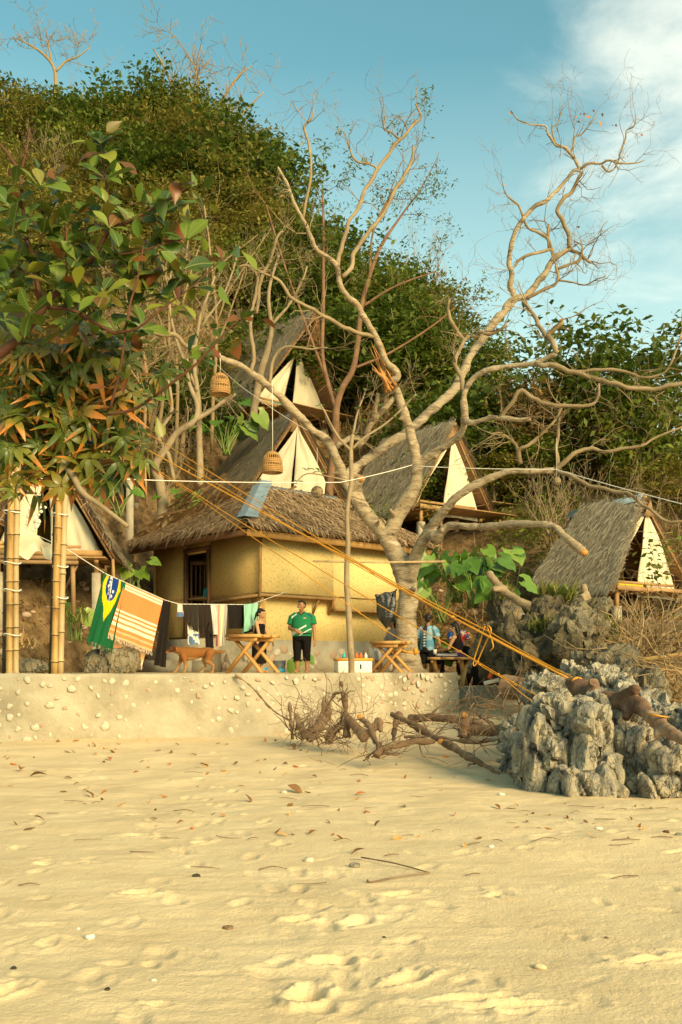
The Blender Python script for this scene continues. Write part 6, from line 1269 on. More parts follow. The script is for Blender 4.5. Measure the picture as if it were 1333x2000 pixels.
lantern(430, 749, 20.5, 38, 40, 40, 'wicker lampshade hanging highest, on the pale limb left of the upper tent')
lantern(532, 902, 20.8, 39, 40, 130, 'wicker lampshade hanging in front of the closed canvas tent')
def wire_ball(px, py, Y, w, label):
    t = thing('twig_ball', P(px, py, Y), label, 'lantern', 'twig ball lanterns'); r = w * .5 * Y / F; mb = MB()
    for k in range(22):
        a = rng.normal(0, 1, 3); a /= np.linalg.norm(a); b = np.cross(a, rng.normal(0, 1, 3)); b /= np.linalg.norm(b); c = np.cross(a, b); mb.tube([r * rng.uniform(.93, 1) * (b * math.cos(x) + c * math.sin(x)) for x in np.linspace(0, 6.283, 15)], .008, 3, caps=False)
    part('twigs', mb, M['greybark'], t); mb = MB(); mb.tube([(0, 0, r), (0, 0, r + .8)], .004, 3); part('hanging_cord', mb, M['cord'], t)
wire_ball(620, 961, 20.6, 24, 'twig ball lantern hanging before the closed canvas tent'); wire_ball(1088, 940, 20.2, 16, 'small twig ball lantern hanging under the right limb of the tree'); wire_ball(98, 948, 20, 18, 'twig ball lantern beside the shell mobile at left')

# ------------------------------------------------------------------ furniture on the terrace
def xtable(px, py, Y, L, wd, hgt, rz, label, zb):
    c = P(px, py, Y); t = thing('trestle_table', (c[0], c[1], zb), label, 'table', 'rough wooden trestle tables', rz=rz)
    for k in range(3): mb = MB(); mb.box(((k - 1) * L / 3, 0, hgt - .03), (L / 3 - .006, wd * 1.12, .06)); part('board', mb, M['tablewood'], t)
    for x in (-L * .33, L * .33):
        for s in (-1, 1): mb = MB(); mb.beam((x + s * .022, -s * wd * .62, 0), (x + s * .022, s * wd * .42, hgt - .06), .045, .10, (1, 0, 0)); part('leg', mb, M['tablewood'], t)
        mb = MB(); mb.beam((x - .06, -wd * .5, hgt - .1), (x - .06, wd * .5, hgt - .1), .05, .07); part('cleat', mb, M['tablewood'], t)
xtable(494, 1312, 21.0, .86, .72, .80, R(58), 'wooden trestle table beside the washing line, girl in black behind it', TOP)
xtable(764, 1312, 21.6, .74, .60, .68, R(62), 'wooden trestle table in front of the big pale trunk', TOP)
xtable(880, 1335, 22.9, .95, .55, .66, R(-18), 'low wooden trestle bench at the right with a white cup on it', LOW)
mb = MB(); c = P(850, 1278, 22.7); mb.loft([((*c[:2], c[2]), .035, .035), ((*c[:2], c[2] + .11), .045, .045)], 12); single('white_cup', mb, M['white'], 'white cup standing on the right-hand bench', 'cup')
t = thing('cool_box', P(690, 1312, 21.2), 'white cool box with an orange rim and bottles on top, behind the sapling', 'cool box', rz=R(12)); t.location[2] = TOP
mb = MB(); mb.box((0, 0, .13), (.74, .42, .26)); o = part('body', mb, M['white'], t); bv = o.modifiers.new('b', 'BEVEL'); bv.width = .02; bv.segments = 2
mb = MB(); mb.box((0, 0, .28), (.77, .45, .05)); part('rim', mb, M['orange'], t)
mb = MB(); mb.box((.12, -.215, .13), (.03, .02, .1)); part('latch', mb, M['black'], t)
for k, (x, m) in enumerate(((-.2, 'teal'), (-.05, 'white'), (.08, 'redorange'), (.17, 'redorange'), (.28, 'white'))):
    mb = MB(); mb.loft([((x, 0, .305), .035, .035), ((x, 0, .38), .035, .035), ((x, 0, .40), .015, .015), ((x, 0, .43), .015, .015)], 10); o = link('bottle', mb.mesh('bottle'), M[m], None, t.location); o.rotation_euler = t.rotation_euler; tag(o, ['teal bottle at the left on the cool box', 'clear white bottle second on the cool box', 'red bottle in the middle on the cool box', 'red bottle right of the sapling on the cool box', 'white bottle at the right end of the cool box'][k], 'bottle', 'bottles on the cool box')
def bucket(px, Y, r, h, m, band, label, zb=TOP):
    c = P(px, 1312, Y); t = thing('bucket', (c[0], c[1], zb), label, 'bucket'); mb = MB(); mb.loft([((0, 0, 0), r * .85, r * .85), ((0, 0, h), r, r), ((0, 0, h), r * .93, r * .93), ((0, 0, .04), r * .78, r * .78)], 20); part('tub', mb, M[m], t, smooth=False)
    if band: mb = MB(); mb.loft([((0, 0, 0.0), r * .87, r * .87), ((0, 0, h * .32), r * .93, r * .93)], 20); part('base_band', mb, M[band], t)
    mb = MB(); mb.tube([(r * math.cos(a), -r * .2, h + r * .3 * math.sin(a) - .1) for a in np.linspace(0.3, 2.84, 10)], .012, 6); part('handle', mb, M['black'], t)
bucket(546, 22.6, .15, .27, 'greypl', 'blue', 'grey and blue bucket beside the woman in the green shirt'); bucket(512, 22.8, .13, .1, 'blue', None, 'low blue basin under the trestle table')
t = thing('garbage_bag', P(752, 1228, 21.7), 'black plastic garbage bag hanging beside the pale trunk', 'bag')
mb = MB(); V = []; c0 = P(753, 1160, 21.7)
def bagf(u, v):
    a = u * 6.2832; r = np.interp(v, [0, .08, .35, .7, .92, 1], [.21, .20, .20, .15, .05, .005]); rr = r * (1 + .13 * math.sin(a * 5 + v * 6) + .06 * math.sin(a * 11 - v * 9)); return c0 + np.array((rr * math.cos(a) + .03 * v, rr * .55 * math.sin(a), -.76 * v + (.035 * math.sin(a * 3) if v < .1 else 0) + .04 * math.cos(a) * (1 - v)))
cloth_grid(mb, bagf, 40, 30); part('film', mb, M['plastic_black'], t, world=True, smooth=True)
mb = MB(); mb.tube([c0 + (.1, 0, .0), c0 + (.18, .02, .03), P(775, 1152, 22)], .02, 6); part('tied_neck', mb, M['plastic_black'], t, world=True)
mb = MB(); mb.tube([P(612, 1096, 20.0), P(740, 1098.5, 20.6), P(868, 1097, 21.4)], [.022, .02, .03], 8); single('bamboo_stick', mb, M['bamboo_pale'], 'pale bamboo stick lying level across the front of the big tree', 'pole', smooth=True)
t = thing('push_broom', P(965, 1325, 20.5), 'long-handled broom with red-orange sleeve leaning on the dark rock', 'broom')
mb = MB(); mb.tube([P(1012, 1190, 20.9), P(970, 1290, 20.6)], .018, 8); part('handle', mb, M['plank'], t, world=True); mb = MB(); mb.tube([P(970, 1290, 20.6), P(957, 1325, 20.5)], [.03, .05], 8); part('sleeve', mb, M['redorange'], t, world=True)
mb = MB(); mb.tube([P(946, 1335, 20.6), P(1030, 1313, 20.4)], .045, 10); single('white_pipe', mb, M['white'], 'short white pipe lying at the foot of the dark rock', 'pipe', smooth=True)
# dark tarpaulin over gear
def tarp():
    mb = MB(); mb.cap(P(958, 1245, 23.6), .3, P(945, 1320, 23.6), .42); mb.cap(P(985, 1230, 23.6), .25, P(1000, 1318, 23.6), .45); mb.cap(P(965, 1220, 23.6), .15, P(1000, 1215, 23.6), .2); mb.cap(P(940, 1325, 23.5), .3, P(1010, 1325, 23.5), .3)
    o = single('dark_tarpaulin', mb, M['black'], 'dark tarpaulin draped over gear beside the grey rock slope', 'tarpaulin'); remesh(o, .05, 4); v = getv(o); v += getn(o) * (fbm(v * np.array((4, 4, 1.5)), 4, 3) * .06)[:, None]; setv(o, v)
tarp()
mb = MB(); q = P(478, 1405, 18.75)
def bagp(u, v): a = u * 6.283; r = np.interp(v, [0, .1, .6, 1], [.008, .02, .07, .05]) * (1 + .3 * math.sin(3 * a + v * 8)); return q + np.array((r * math.cos(a) + .02 * math.sin(v * 9), r * .35 * math.sin(a), -.42 * v))
cloth_grid(mb, bagp, 24, 24); M['lilac'] = mat('lilac_film', [(.52, .40, .40), (.62, .50, .48)], 5, .5, trans=.3); single('plastic_bag', mb, M['lilac'], 'torn pale lilac plastic bag caught on the sea wall', 'bag', smooth=True)

# ------------------------------------------------------------------ plants
taro_m = []
def heart(seed):
    r = np.random.default_rng(seed); V = []; f = []; n = 11
    for i in range(n + 1):
        t = i / n; y = -.28 + 1.28 * t; w = .5 * (math.sin(math.pi * (t * .93 + .07) ** .72)) ** .85 if t < 1 else .01; z = -.22 * max(0, y) ** 2 + .03 * math.sin(y * 9 + seed)
        inner = .12 * max(0, -y) / .28
        V += [(-w, y, z + .10 * w + .03 * math.sin(i * 1.7)), (-inner - w * .35 * (y < 0), y, z), (inner + w * .35 * (y < 0), y, z), (w, y, z + .10 * w + .03 * math.sin(i * 1.9 + 1))]
    for i in range(n):
        a = i * 4; f += [(a, a + 1, a + 5, a + 4), (a + 2, a + 3, a + 7, a + 6)]
        if V[a][1] >= -.001: f.append((a + 1, a + 2, a + 6, a + 5))
    mb = MB(); mb.add(V, f); me = mb.mesh('leaf'); me.materials.append(M['taro_leaf']); me.polygons.foreach_set('use_smooth', np.ones(len(f), bool)); return me
M['taro_leaf'] = big_leaf_mat('taro_leaf_blade', [(0, (.05, .12, .012)), (.5, (.10, .20, .02)), (.85, (.19, .28, .035)), (1, (.32, .32, .06))], (.13, .2, .05), .35)
taro_m = [heart(s) for s in range(4)]
def taro(px, py, Y, n, h, l, label, spread=.5, group='elephant-ear plants'):
    c = P(px, py, Y); t = thing('elephant_ear_plant', c, label, 'plant', group)
    for k in range(n):
        a = rng.uniform(0, 6.283); d = np.array((math.cos(a) * spread, math.sin(a) * spread * .7 - .15, 1.0)); tip = d * h * rng.uniform(.45, 1.0) * np.array((1, 1, 1)); b = np.array((rng.normal(0, .08), rng.normal(0, .08), -.15))
        mb = MB(); mb.tube([b, b * .5 + tip * .45 + (0, 0, .12 * h), tip], [.025, .018, .01], 5, sub=3); part('stalk', mb, M['taro_stem'], t)
        o = bpy.data.objects.new('leaf', taro_m[rnd.randrange(4)]); COL.objects.link(o); o.parent = t; s = l * rng.uniform(.6, 1.15); dd = np.array((math.cos(a) + rng.normal(0, .2), math.sin(a) - .3, -.75 + rng.normal(0, .25))); up = np.array((rng.normal(0, .25), -.65, .7))
        o.matrix_local = Matrix.Translation(Vector(tip)) @ rot_to(dd, up).to_4x4() @ Matrix.Scale(s, 4)
taro(890, 1165, 25.0, 19, 1.2, .50, 'large elephant-ear plant with broad leaves, left of the cut limb end', .75)
taro(925, 1175, 24.6, 17, 1.15, .46, 'pale yellowish elephant-ear plant above the seated women', .6)
taro(865, 1205, 24.6, 10, .9, .4, 'elephant-ear plant close behind the big pale trunk', .7)
taro(985, 1190, 24.2, 8, .75, .5, 'elephant-ear plant beside the leaning cut branch', .8); taro(955, 1140, 26.0, 8, .9, .55, 'elephant-ear plant highest of the clump behind the big trunk', .8)
taro(860, 1300, 24.4, 7, .7, .45, 'low elephant-ear plant behind the right bench', .7); taro(150, 1240, 22.6, 6, .95, .42, 'thin elephant-ear plant behind the bamboo posts at left', .5)
taro(440, 880, 33, 16, 1.5, .6, 'elephant-ear clump beneath the upper tent at left', .9); taro(350, 1010, 29, 12, .8, .42, 'elephant-ear clump left of the hut roof', .9); taro(265, 1140, 26.5, 6, .75, .36, 'elephant-ear plant in the shade left of the hut', .7)
taro(585, 1312, 22.9, 4, .35, .35, 'small green plant at the hut foot right of the woman in green', .6); taro(230, 1000, 27.5, 7, .7, .36, 'elephant-ear plant under the dark slatted roof', .8)
def tuft(px, py, Y, n, l, label, m='grass'):
    c = P(px, py, Y); mb = MB()
    for k in range(n):
        a = rng.uniform(0, 6.283); o = rng.uniform(.3, 1.1); p = rng.normal(0, .12, 3) * (1, 1, .3); d = np.array((math.cos(a) * o, math.sin(a) * o, 1.0)); d /= np.linalg.norm(d); s = np.cross(d, (0, 0, 1.0)); s /= np.linalg.norm(s) + 1e-9; w = .016; L = l * rng.uniform(.5, 1.2); q = [p, p + d * L * .5, p + d * L * .95 - (0, 0, L * .35 * o)]
        mb.add([q[0] - s * w, q[0] + s * w, q[1] - s * w, q[1] + s * w, q[2]], [(0, 1, 3, 2), (2, 3, 4)])
    mb.v = [v + c for v in mb.v]; single('grass_tuft', mb, M[m], label, 'grass', 'grass tufts on the rocks', smooth=True)
tuft(1185, 1262, 18.6, 130, .8, 'spiky green grass tuft on the rock shoulder below the right tent'); tuft(1205, 1285, 18.2, 110, .6, 'withered straw tuft drooping over the grey rock', 'straw'); tuft(1110, 1175, 21.5, 120, .6, 'grass tuft on top of the dark rock'); tuft(1150, 1200, 21, 100, .5, 'grass tuft between the mossy stones'); tuft(1075, 1165, 22, 80, .5, 'grass tuft beside the leaning cut branch'); tuft(40, 1262, 21.2, 60, .45, 'pale spiky plant on the dirt bank behind the left bamboo', 'straw'); tuft(150, 1215, 22, 40, .6, 'grassy shoots below the left tent deck'); tuft(1060, 1230, 19.5, 70, .4, 'short grass on the face of the dark rock'); tuft(985, 1170, 23.5, 90, .5, 'grass beside the seated women'); tuft(840, 1250, 24.5, 90, .6, 'grass behind the trunk base')

# ------------------------------------------------------------------ rocks
def rock_mat(name, c, dark=.25, sc=1.0):
    m = bpy.data.materials.new(name); m.use_nodes = True; nt = m.node_tree; N = nt.nodes; L = nt.links; b = N['Principled BSDF']; b.inputs['Roughness'].default_value = .9; b.inputs['Specular IOR Level'].default_value = .15
    tc = N.new('ShaderNodeTexCoord'); mp = N.new('ShaderNodeMapping'); mp.inputs['Scale'].default_value = (1, 1, .6); mp.inputs['Rotation'].default_value = (0, .3, 0); L.new(tc.outputs['Object'], mp.inputs[0])
    no = N.new('ShaderNodeTexNoise'); no.inputs['Scale'].default_value = 3.2 * sc; no.inputs['Detail'].default_value = 12; no.inputs['Roughness'].default_value = .68; no.inputs['Distortion'].default_value = .4; L.new(mp.outputs[0], no.inputs['Vector'])
    cr = N.new('ShaderNodeValToRGB'); L.new(no.outputs[0], cr.inputs[0]); e = cr.color_ramp.elements; e[0].position = .33; e[0].color = (*[x * dark for x in c], 1); e[1].position = .62; e[1].color = (*c, 1); x = e.new(.45); x.color = (*[y * .62 for y in c], 1); x = e.new(.54); x.color = (c[0] * .9, c[1] * .82, c[2] * .66, 1)
    vo = N.new('ShaderNodeTexVoronoi'); vo.feature = 'DISTANCE_TO_EDGE'; vo.inputs['Scale'].default_value = 2.6 * sc
    n2 = N.new('ShaderNodeTexNoise'); n2.inputs['Scale'].default_value = 2.5 * sc; n2.inputs['Detail'].default_value = 5; L.new(mp.outputs[0], n2.inputs['Vector'])
    va = N.new('ShaderNodeVectorMath'); va.operation = 'ADD'; L.new(mp.outputs[0], va.inputs[0]); L.new(n2.outputs['Color'], va.inputs[1]); L.new(va.outputs[0], vo.inputs['Vector'])
    mr = N.new('ShaderNodeMapRange'); mr.inputs[1].default_value = 0; mr.inputs[2].default_value = .035; L.new(vo.outputs['Distance'], mr.inputs[0])
    L.new(cr.outputs[0], b.inputs['Base Color'])
    ad = N.new('ShaderNodeMath'); ad.operation = 'MULTIPLY_ADD'; L.new(mr.outputs[0], ad.inputs[0]); ad.inputs[1].default_value = .55; 
    n3 = N.new('ShaderNodeTexNoise'); n3.inputs['Scale'].default_value = 16 * sc; n3.inputs['Detail'].default_value = 10; n3.inputs['Roughness'].default_value = .7; L.new(mp.outputs[0], n3.inputs['Vector']); L.new(n3.outputs[0], ad.inputs[2])
    bp = N.new('ShaderNodeBump'); bp.inputs['Strength'].default_value = 1.0; bp.inputs['Distance'].default_value = .12 / sc; L.new(ad.outputs[0], bp.inputs['Height']); L.new(bp.outputs[0], b.inputs['Normal']); return m
M['rock'] = rock_mat('grey_limestone', (.60, .545, .44), .12, 1.3); M['rock_dark'] = rock_mat('mossy_dark_rock', (.20, .17, .11), .25, .8); M['rock_mid'] = rock_mat('weathered_rock', (.33, .29, .21), .22, .9)
def cells(q, size, seed, step, deep):
    """fractured-rock relief: every cell is pushed in or out, joints between cells are cut in"""
    r = np.random.default_rng(seed); lo, hi = q.min(0) - size, q.max(0) + size; n = int(np.clip(np.prod((hi - lo) / size) * .8, 8, 420)); pts = r.uniform(lo, hi, (n, 3)); off = r.uniform(-1, 1, n); out = np.empty(len(q)); qq = q + np.c_[fbm(q * 4, 2, seed), fbm(q * 4, 2, seed + 1), fbm(q * 4, 2, seed + 2)] * size * .16
    g = r.normal(0, 1, (n, 3)) * .13
    for i in range(0, len(q), 4000):
        D = np.linalg.norm(qq[i:i + 4000, None] - pts[None], axis=2); o = np.argpartition(D, 1, axis=1)[:, :2]; d2 = np.take_along_axis(D, o, 1); sw = d2[:, 0] > d2[:, 1]; a = np.where(sw, o[:, 1], o[:, 0]); gap = np.abs(d2[:, 0] - d2[:, 1]) / size
        out[i:i + 4000] = off[a] * step + ((qq[i:i + 4000] - pts[a]) * g[a]).sum(1) - deep * np.exp(-(gap / .10) ** 2)
    return out
def boulder(label, blobs, m, voxel=.05, amp=.07, seed=1, crack=.06, name='boulder'):
    """blobs: (px,py,depth,width px,height px,depth extent m,lean)"""
    mb = MB()
    for (px, py, Y, w, h, dp, lean) in blobs:
        c = P(px, py, Y); rx = w * .5 * Y / F; rz = h * .5 * Y / F; Mx = Matrix.Rotation(R(lean), 3, 'Y')
        n = mb.n; mb.ell((0, 0, 0), (1, 1, 1), nu=14, nv=9); v = mb.v[-1]; v = np.sign(v) * np.abs(v) ** .72; v *= (rx, dp, rz); v += fbm(v * 1.5 + px, 2, seed)[:, None] * np.array((.08, .08, .05)); mb.v[-1] = v @ np.array(Mx).T + c
    o = single(name, mb, M[m], label, 'rock', 'limestone rocks beside the beach'); remesh(o, voxel, 1); v = getv(o); n = getn(o); q = v + np.array(o.location)
    q2 = q @ np.array(Matrix.Rotation(.35, 3, 'Y')).T
    rid = 1 - np.abs(fbm(q2 * np.array((2.4, 2.4, .9)), 4, seed)) * 1.9
    rid2 = 1 - np.abs(fbm(q2 * np.array((6.5, 6.5, 1.8)) + 5, 3, seed + 2)) * 2.0
    d = fbm(q * np.array((1.6, 1.6, 1.1)), 4, seed + 3) * amp * 1.3 - np.clip(rid - .66, 0, 1) * crack * 4.5 - np.clip(rid2 - .6, 0, 1) * crack * 1.7 + fbm(q * np.array((9, 9, 4.5)), 3, seed + 9) * amp * .45
    d = d + cells(q2 * np.array((1, 1, .55)), .42, seed, .05, .10) * (1 if len(blobs) > 2 else .25)
    setv(o, v + n * d[:, None]); o.data.polygons.foreach_set('use_smooth', np.zeros(len(o.data.polygons), bool)); return o
def block_boulder(label, blobs, m, seed, voxel=.03):
    c0 = P(blobs[0][0], blobs[0][1], blobs[0][2]); t = thing('boulder', c0, label, 'rock', 'limestone rocks beside the beach')
    for k, (px, py, Y, w, h, dp, lean) in enumerate(blobs):
        mb = MB(); c = P(px, py, Y); rx = w * .5 * Y / F; rz = h * .5 * Y / F; Mx = np.array(Matrix.Rotation(R(lean), 3, 'Y') @ Matrix.Rotation(R(lean * .4), 3, 'Z')); mb.ell((0, 0, 0), (1, 1, 1), nu=20, nv=14); v = mb.v[-1]; v = np.sign(v) * np.abs(v) ** .5; v *= (rx, dp, rz); mb.v[-1] = v @ Mx.T + c
        o = part('block', mb, M[m], t, world=True); remesh(o, voxel, 1); v = getv(o); n = getn(o); q = v + c0 + k * 3.7; q2 = q @ np.array(Matrix.Rotation(.3, 3, 'Y')).T
        flute = 1 - np.abs(fbm(q2 * np.array((4.5, 4.5, .8)), 3, seed)) * 1.9; crk = 1 - np.abs(fbm(q2 * np.array((2.2, 2.2, 2.6)), 4, seed + 5)) * 2.6
        d = fbm(q * 1.3, 3, seed + 3) * .05 - np.clip(flute - .7, 0, 1) * .05 - np.clip(crk - .8, 0, 1) * .16 + fbm(q * np.array((10, 10, 5)), 3, seed + 9) * .02 + cells(q2 * np.array((1, 1, .42)), .26, seed + k, .035, .08)
        setv(o, v + n * d[:, None]); o.data.polygons.foreach_set('use_smooth', np.zeros(len(o.data.polygons), bool))
block_boulder('pale grey fluted boulder of upright blocks standing in the sand, under the driftwood log', [(1090, 1392, 12.4, 76, 84, .42, -18), (1076, 1462, 12.2, 58, 92, .42, 4), (1040, 1470, 12.4, 44, 170, .5, 5), (1091, 1522, 11.85, 34, 62, .25, 4), (1138, 1462, 12.0, 56, 190, .5, 8), (1168, 1462, 12.1, 44, 160, .45, -6), (1190, 1520, 11.75, 56, 88, .32, -8), (1128, 1530, 11.7, 66, 72, .36, 0), (1150, 1385, 12.8, 90, 80, .5, -24), (1110, 1460, 13.0, 150, 170, .5, 0), (1020, 1500, 12.5, 24, 100, .35, 8)], 'rock', 3)
block_boulder('rounded grey boulder right of the fluted one, under the middle of the log', [(1240, 1478, 12.2, 88, 130, .5, -10), (1262, 1436, 12.5, 66, 70, .45, -14), (1212, 1418, 12.8, 70, 100, .5, -10), (1236, 1530, 12.0, 64, 44, .3, -8), (1280, 1450, 12.9, 110, 150, .5, 0)], 'rock', 8)
block_boulder('grey boulder cut off by the right frame edge at the sand', [(1308, 1505, 11.8, 84, 120, .5, -10), (1370, 1480, 11.9, 110, 190, .6, 0), (1282, 1536, 11.6, 50, 56, .3, -8), (1336, 1430, 12.4, 76, 90, .45, -16)], 'rock', 12)
boulder('long rugged grey rock ridge behind the driftwood log', [(1140, 1325, 16.5, 110, 60, .8, 18), (1185, 1345, 15.5, 120, 76, .8, 22), (1235, 1375, 14.6, 120, 90, .8, 25), (1290, 1420, 13.8, 110, 110, .7, 28), (1345, 1460, 13.5, 110, 110, .7, 20), (1080, 1350, 16.5, 130, 70, .8, 0), (1150, 1395, 14.6, 160, 80, .8, 0)], 'rock', .055, .12, 21, .08)
boulder('tall mossy dark rock face behind the orange ropes', [(1010, 1265, 20.5, 130, 130, 1.0, 10), (1060, 1230, 20.8, 110, 110, 1.0, 10), (1050, 1290, 19.5, 130, 110, .9, 15), (1100, 1255, 19.3, 120, 110, .9, 20), (1120, 1200, 21.2, 120, 60, .9, 0)], 'rock_dark', .07, .16, 31)
boulder('weathered rock step below the right tent post', [(1130, 1235, 20.2, 150, 60, .8, 15), (1190, 1305, 18, 150, 60, .8, 20), (1245, 1345, 16.5, 120, 70, .8, 20), (1145, 1250, 19, 100, 90, .8, 10)], 'rock_mid', .07, .15, 41)
boulder('small blue-grey rock half buried at left of the fluted boulder', [(1005, 1425, 14.6, 60, 50, .35, 10), (985, 1450, 14.2, 40, 50, .3, 10), (1015, 1465, 13.6, 50, 60, .3, 15), (1000, 1480, 13.8, 44, 34, .25, 0)], 'rock', .045, .05, 51)
boulder('pale rock outcrop left of the leaning cut branch', [(985, 1190, 24, 60, 90, .6, -15), (965, 1240, 23.6, 50, 60, .5, 0)], 'rock_mid', .07, .1, 61)
boulder('squat brown boulder behind the orange striped towel', [(215, 1300, 20.2, 90, 60, .4, 0), (245, 1290, 20.5, 50, 50, .35, 0)], 'rock_mid', .04, .05, 71)
for k, (px, py, Y, w, h, lab) in enumerate(((1085, 1180, 21.8, 36, 30, 'mossy stone atop the dark rock, left one'), (1115, 1175, 21.8, 40, 36, 'mossy stone atop the dark rock, middle one'), (1150, 1190, 21.5, 36, 28, 'stone in the grass below the right tent'), (1180, 1180, 21.6, 42, 36, 'rounded stone beneath the tent edge'), (1110, 1215, 21, 34, 24, 'pinkish crumpled stone on the dark rock'), (60, 1305, 20.5, 70, 36, 'low tan stone behind the left bamboo posts'), (85, 1308, 19.2, 40, 16, 'flat pale stone lying on the sea wall'), (925, 1300, 23.6, 40, 40, 'grey block under the right bench'))):
    boulder(lab, [(px, py, Y, w, h, w * .4 * Y / F, rng.uniform(-10, 10))], 'rock_mid' if k != 7 else 'rock', .035, .03, 80 + k, name='loose_stone')

# ------------------------------------------------------------------ driftwood log and dead wood
def log_thing(name, label, limbs, m='drift', voxel=.02, group=None, cat='log'):
    mb = MB(); 
    if name == 'driftwood_log': limbs = [[(a, b - 7, c - .62, w) for a, b, c, w in p] for p in limbs]
    for pts in limbs: q, r = limb(pts, 5); mb.tube(q, r, 12)
    o = single(name, mb, M[m], label, cat, group); remesh(o, voxel, 2); v = getv(o); q = v + np.array(o.location); v += getn(o) * (fbm(q * np.array((3, 3, 6)), 4, 4) * .022 + fbm(q * np.array((2.2, 9, 9)), 3, 14) * .014)[:, None]; setv(o, v); return o
log_thing('driftwood_log', 'big brown driftwood log with stub branches lying down over the grey rocks', [[(1112, 1338, 13.9, 22), (1130, 1352, 13.75, 40), (1170, 1372, 13.4, 44), (1205, 1378, 13.1, 40), (1225, 1372, 12.9, 34), (1250, 1388, 12.6, 30), (1285, 1418, 12.1, 30), (1315, 1440, 11.8, 26), (1360, 1466, 11.4, 24)], [(1160, 1368, 13.4, 34), (1160, 1345, 13.35, 26), (1162, 1338, 13.3, 24)], [(1190, 1382, 13.2, 30), (1215, 1370, 12.9, 26), (1238, 1354, 12.7, 20), (1246, 1358, 12.65, 16)], [(1222, 1376, 12.9, 26), (1226, 1400, 12.7, 18), (1222, 1412, 12.65, 12)], [(1282, 1416, 12.1, 22), (1284, 1440, 11.95, 18), (1284, 1447, 11.9, 14)], [(1290, 1418, 12.1, 18), (1300, 1412, 12, 14)]], 'drift', .018)
mb = MB(); mb.tube([P(1263, 1394, 11.5), P(1285, 1398, 11.25), P(1305, 1401, 11.4)], .012, 5); single('rope_scrap', mb, M['rope'], 'orange rope scrap wrapped on the right end of the driftwood log', 'rope')
log_thing('cut_branch', 'pale cut branch with orange sawn stubs leaning above the dark rock', [[(955, 1118, 22.5, 14), (965, 1132, 22.4, 16), (985, 1155, 22.2, 18), (1010, 1172, 22, 18), (1040, 1188, 21.8, 18)], [(988, 1152, 22.2, 14), (970, 1150, 22.1, 13), (964, 1153, 22.1, 11)]], 'greybark', .022, cat='branch')
log_thing('cut_branch', 'upright forked branch stub in front of the right tent', [[(1160, 1225, 20.8, 22), (1152, 1190, 20.8, 18), (1144, 1160, 20.8, 16), (1140, 1140, 20.8, 12)], [(1150, 1185, 20.8, 14), (1140, 1172, 20.7, 12), (1136, 1160, 20.7, 8)], [(1153, 1180, 20.8, 10), (1185, 1210, 20.9, 9), (1210, 1235, 21, 6)]], 'greybark', .022, cat='branch')
DG = 'cut logs and roots in the driftwood pile on the sand'
DL = [('thick brown log lying level at the right of the driftwood pile', [[(905, 1428, 15.2, 30), (960, 1427, 14.9, 28), (1035, 1420, 14.5, 26)]]),
      ('dark log lying behind the thick brown one', [[(800, 1404, 16.8, 18), (850, 1402, 16.4, 20), (910, 1408, 16, 20), (940, 1416, 15.8, 18)]]),
      ('long branch slanting right across the front of the pile and down to the sand', [[(765, 1395, 16.0, 16), (800, 1412, 15.6, 17), (835, 1432, 15.2, 17), (862, 1448, 14.8, 18), (900, 1468, 14.1, 16), (935, 1488, 13.4, 13), (975, 1512, 12.9, 7)]]),
      ('crooked root leg rising at the front left of the pile', [[(735, 1478, 13.8, 20), (742, 1462, 13.9, 16), (730, 1440, 14.2, 14), (722, 1420, 14.4, 13), (705, 1402, 14.7, 16)], [(735, 1475, 13.8, 18), (760, 1462, 14, 16), (800, 1450, 14.3, 15), (850, 1448, 14.6, 14)]]),
      ('tall upright root with broken top in front of the sea wall', [[(678, 1440, 15.6, 22), (676, 1410, 15.7, 18), (674, 1370, 15.7, 14), (666, 1330, 15.7, 10)], [(676, 1400, 15.7, 16), (700, 1425, 15.4, 20), (714, 1440, 15.2, 24)], [(672, 1375, 15.7, 9), (680, 1352, 15.6, 8), (694, 1350, 15.6, 6)]]),
      ('pale split stump leaning against the sea wall', [[(600, 1442, 16.6, 30), (622, 1420, 16.7, 28), (638, 1390, 16.8, 24), (634, 1360, 16.9, 16)], [(600, 1440, 16.6, 22), (588, 1420, 16.6, 18), (578, 1396, 16.6, 12)]]),
      ('short thick root foot beneath the upright root', [[(640, 1446, 15.8, 24), (655, 1425, 15.9, 22), (676, 1410, 15.8, 16)]]),
      ('dark butt of a big log before the low wall', [[(982, 1342, 17.6, 60), (1020, 1345, 17.4, 56), (1070, 1350, 17, 50)]]),
      ('orange-cut stump in the middle of the pile', [[(905, 1440, 14.9, 26), (908, 1405, 15.0, 24), (910, 1398, 15.0, 22)]]),
      ('thin branch lying behind the front slanting branch', [[(790, 1440, 15.4, 8), (850, 1440, 15, 9), (920, 1448, 14.6, 10), (990, 1442, 14.2, 8), (1025, 1440, 14, 6)]]),
      ('branch sprouting leftwards and up over the pile', [[(830, 1408, 16, 6), (855, 1385, 16, 6), (880, 1372, 16, 5), (930, 1362, 16, 3)]]),
      ('stick standing at the left end of the pile', [[(573, 1445, 17.4, 10), (568, 1400, 17.5, 8), (566, 1370, 17.6, 5)], [(570, 1410, 17.5, 6), (530, 1385, 17.8, 6), (495, 1345, 18.2, 6), (460, 1318, 18.35, 4)]]),
      ('curved root looping over the upright root', [[(640, 1380, 15.9, 8), (655, 1355, 15.8, 8), (670, 1352, 15.7, 8)], [(640, 1380, 15.9, 8), (630, 1405, 15.9, 7)]]),
      ('knobbly root end lying at the pile centre', [[(745, 1430, 15.2, 14), (740, 1405, 15.3, 12), (736, 1415, 15.3, 18), (720, 1436, 15.2, 18)]]),
      ('log stub lying left of the orange-cut stump', [[(780, 1395, 16.3, 14), (772, 1420, 16.1, 14), (770, 1445, 15.8, 12)]])]
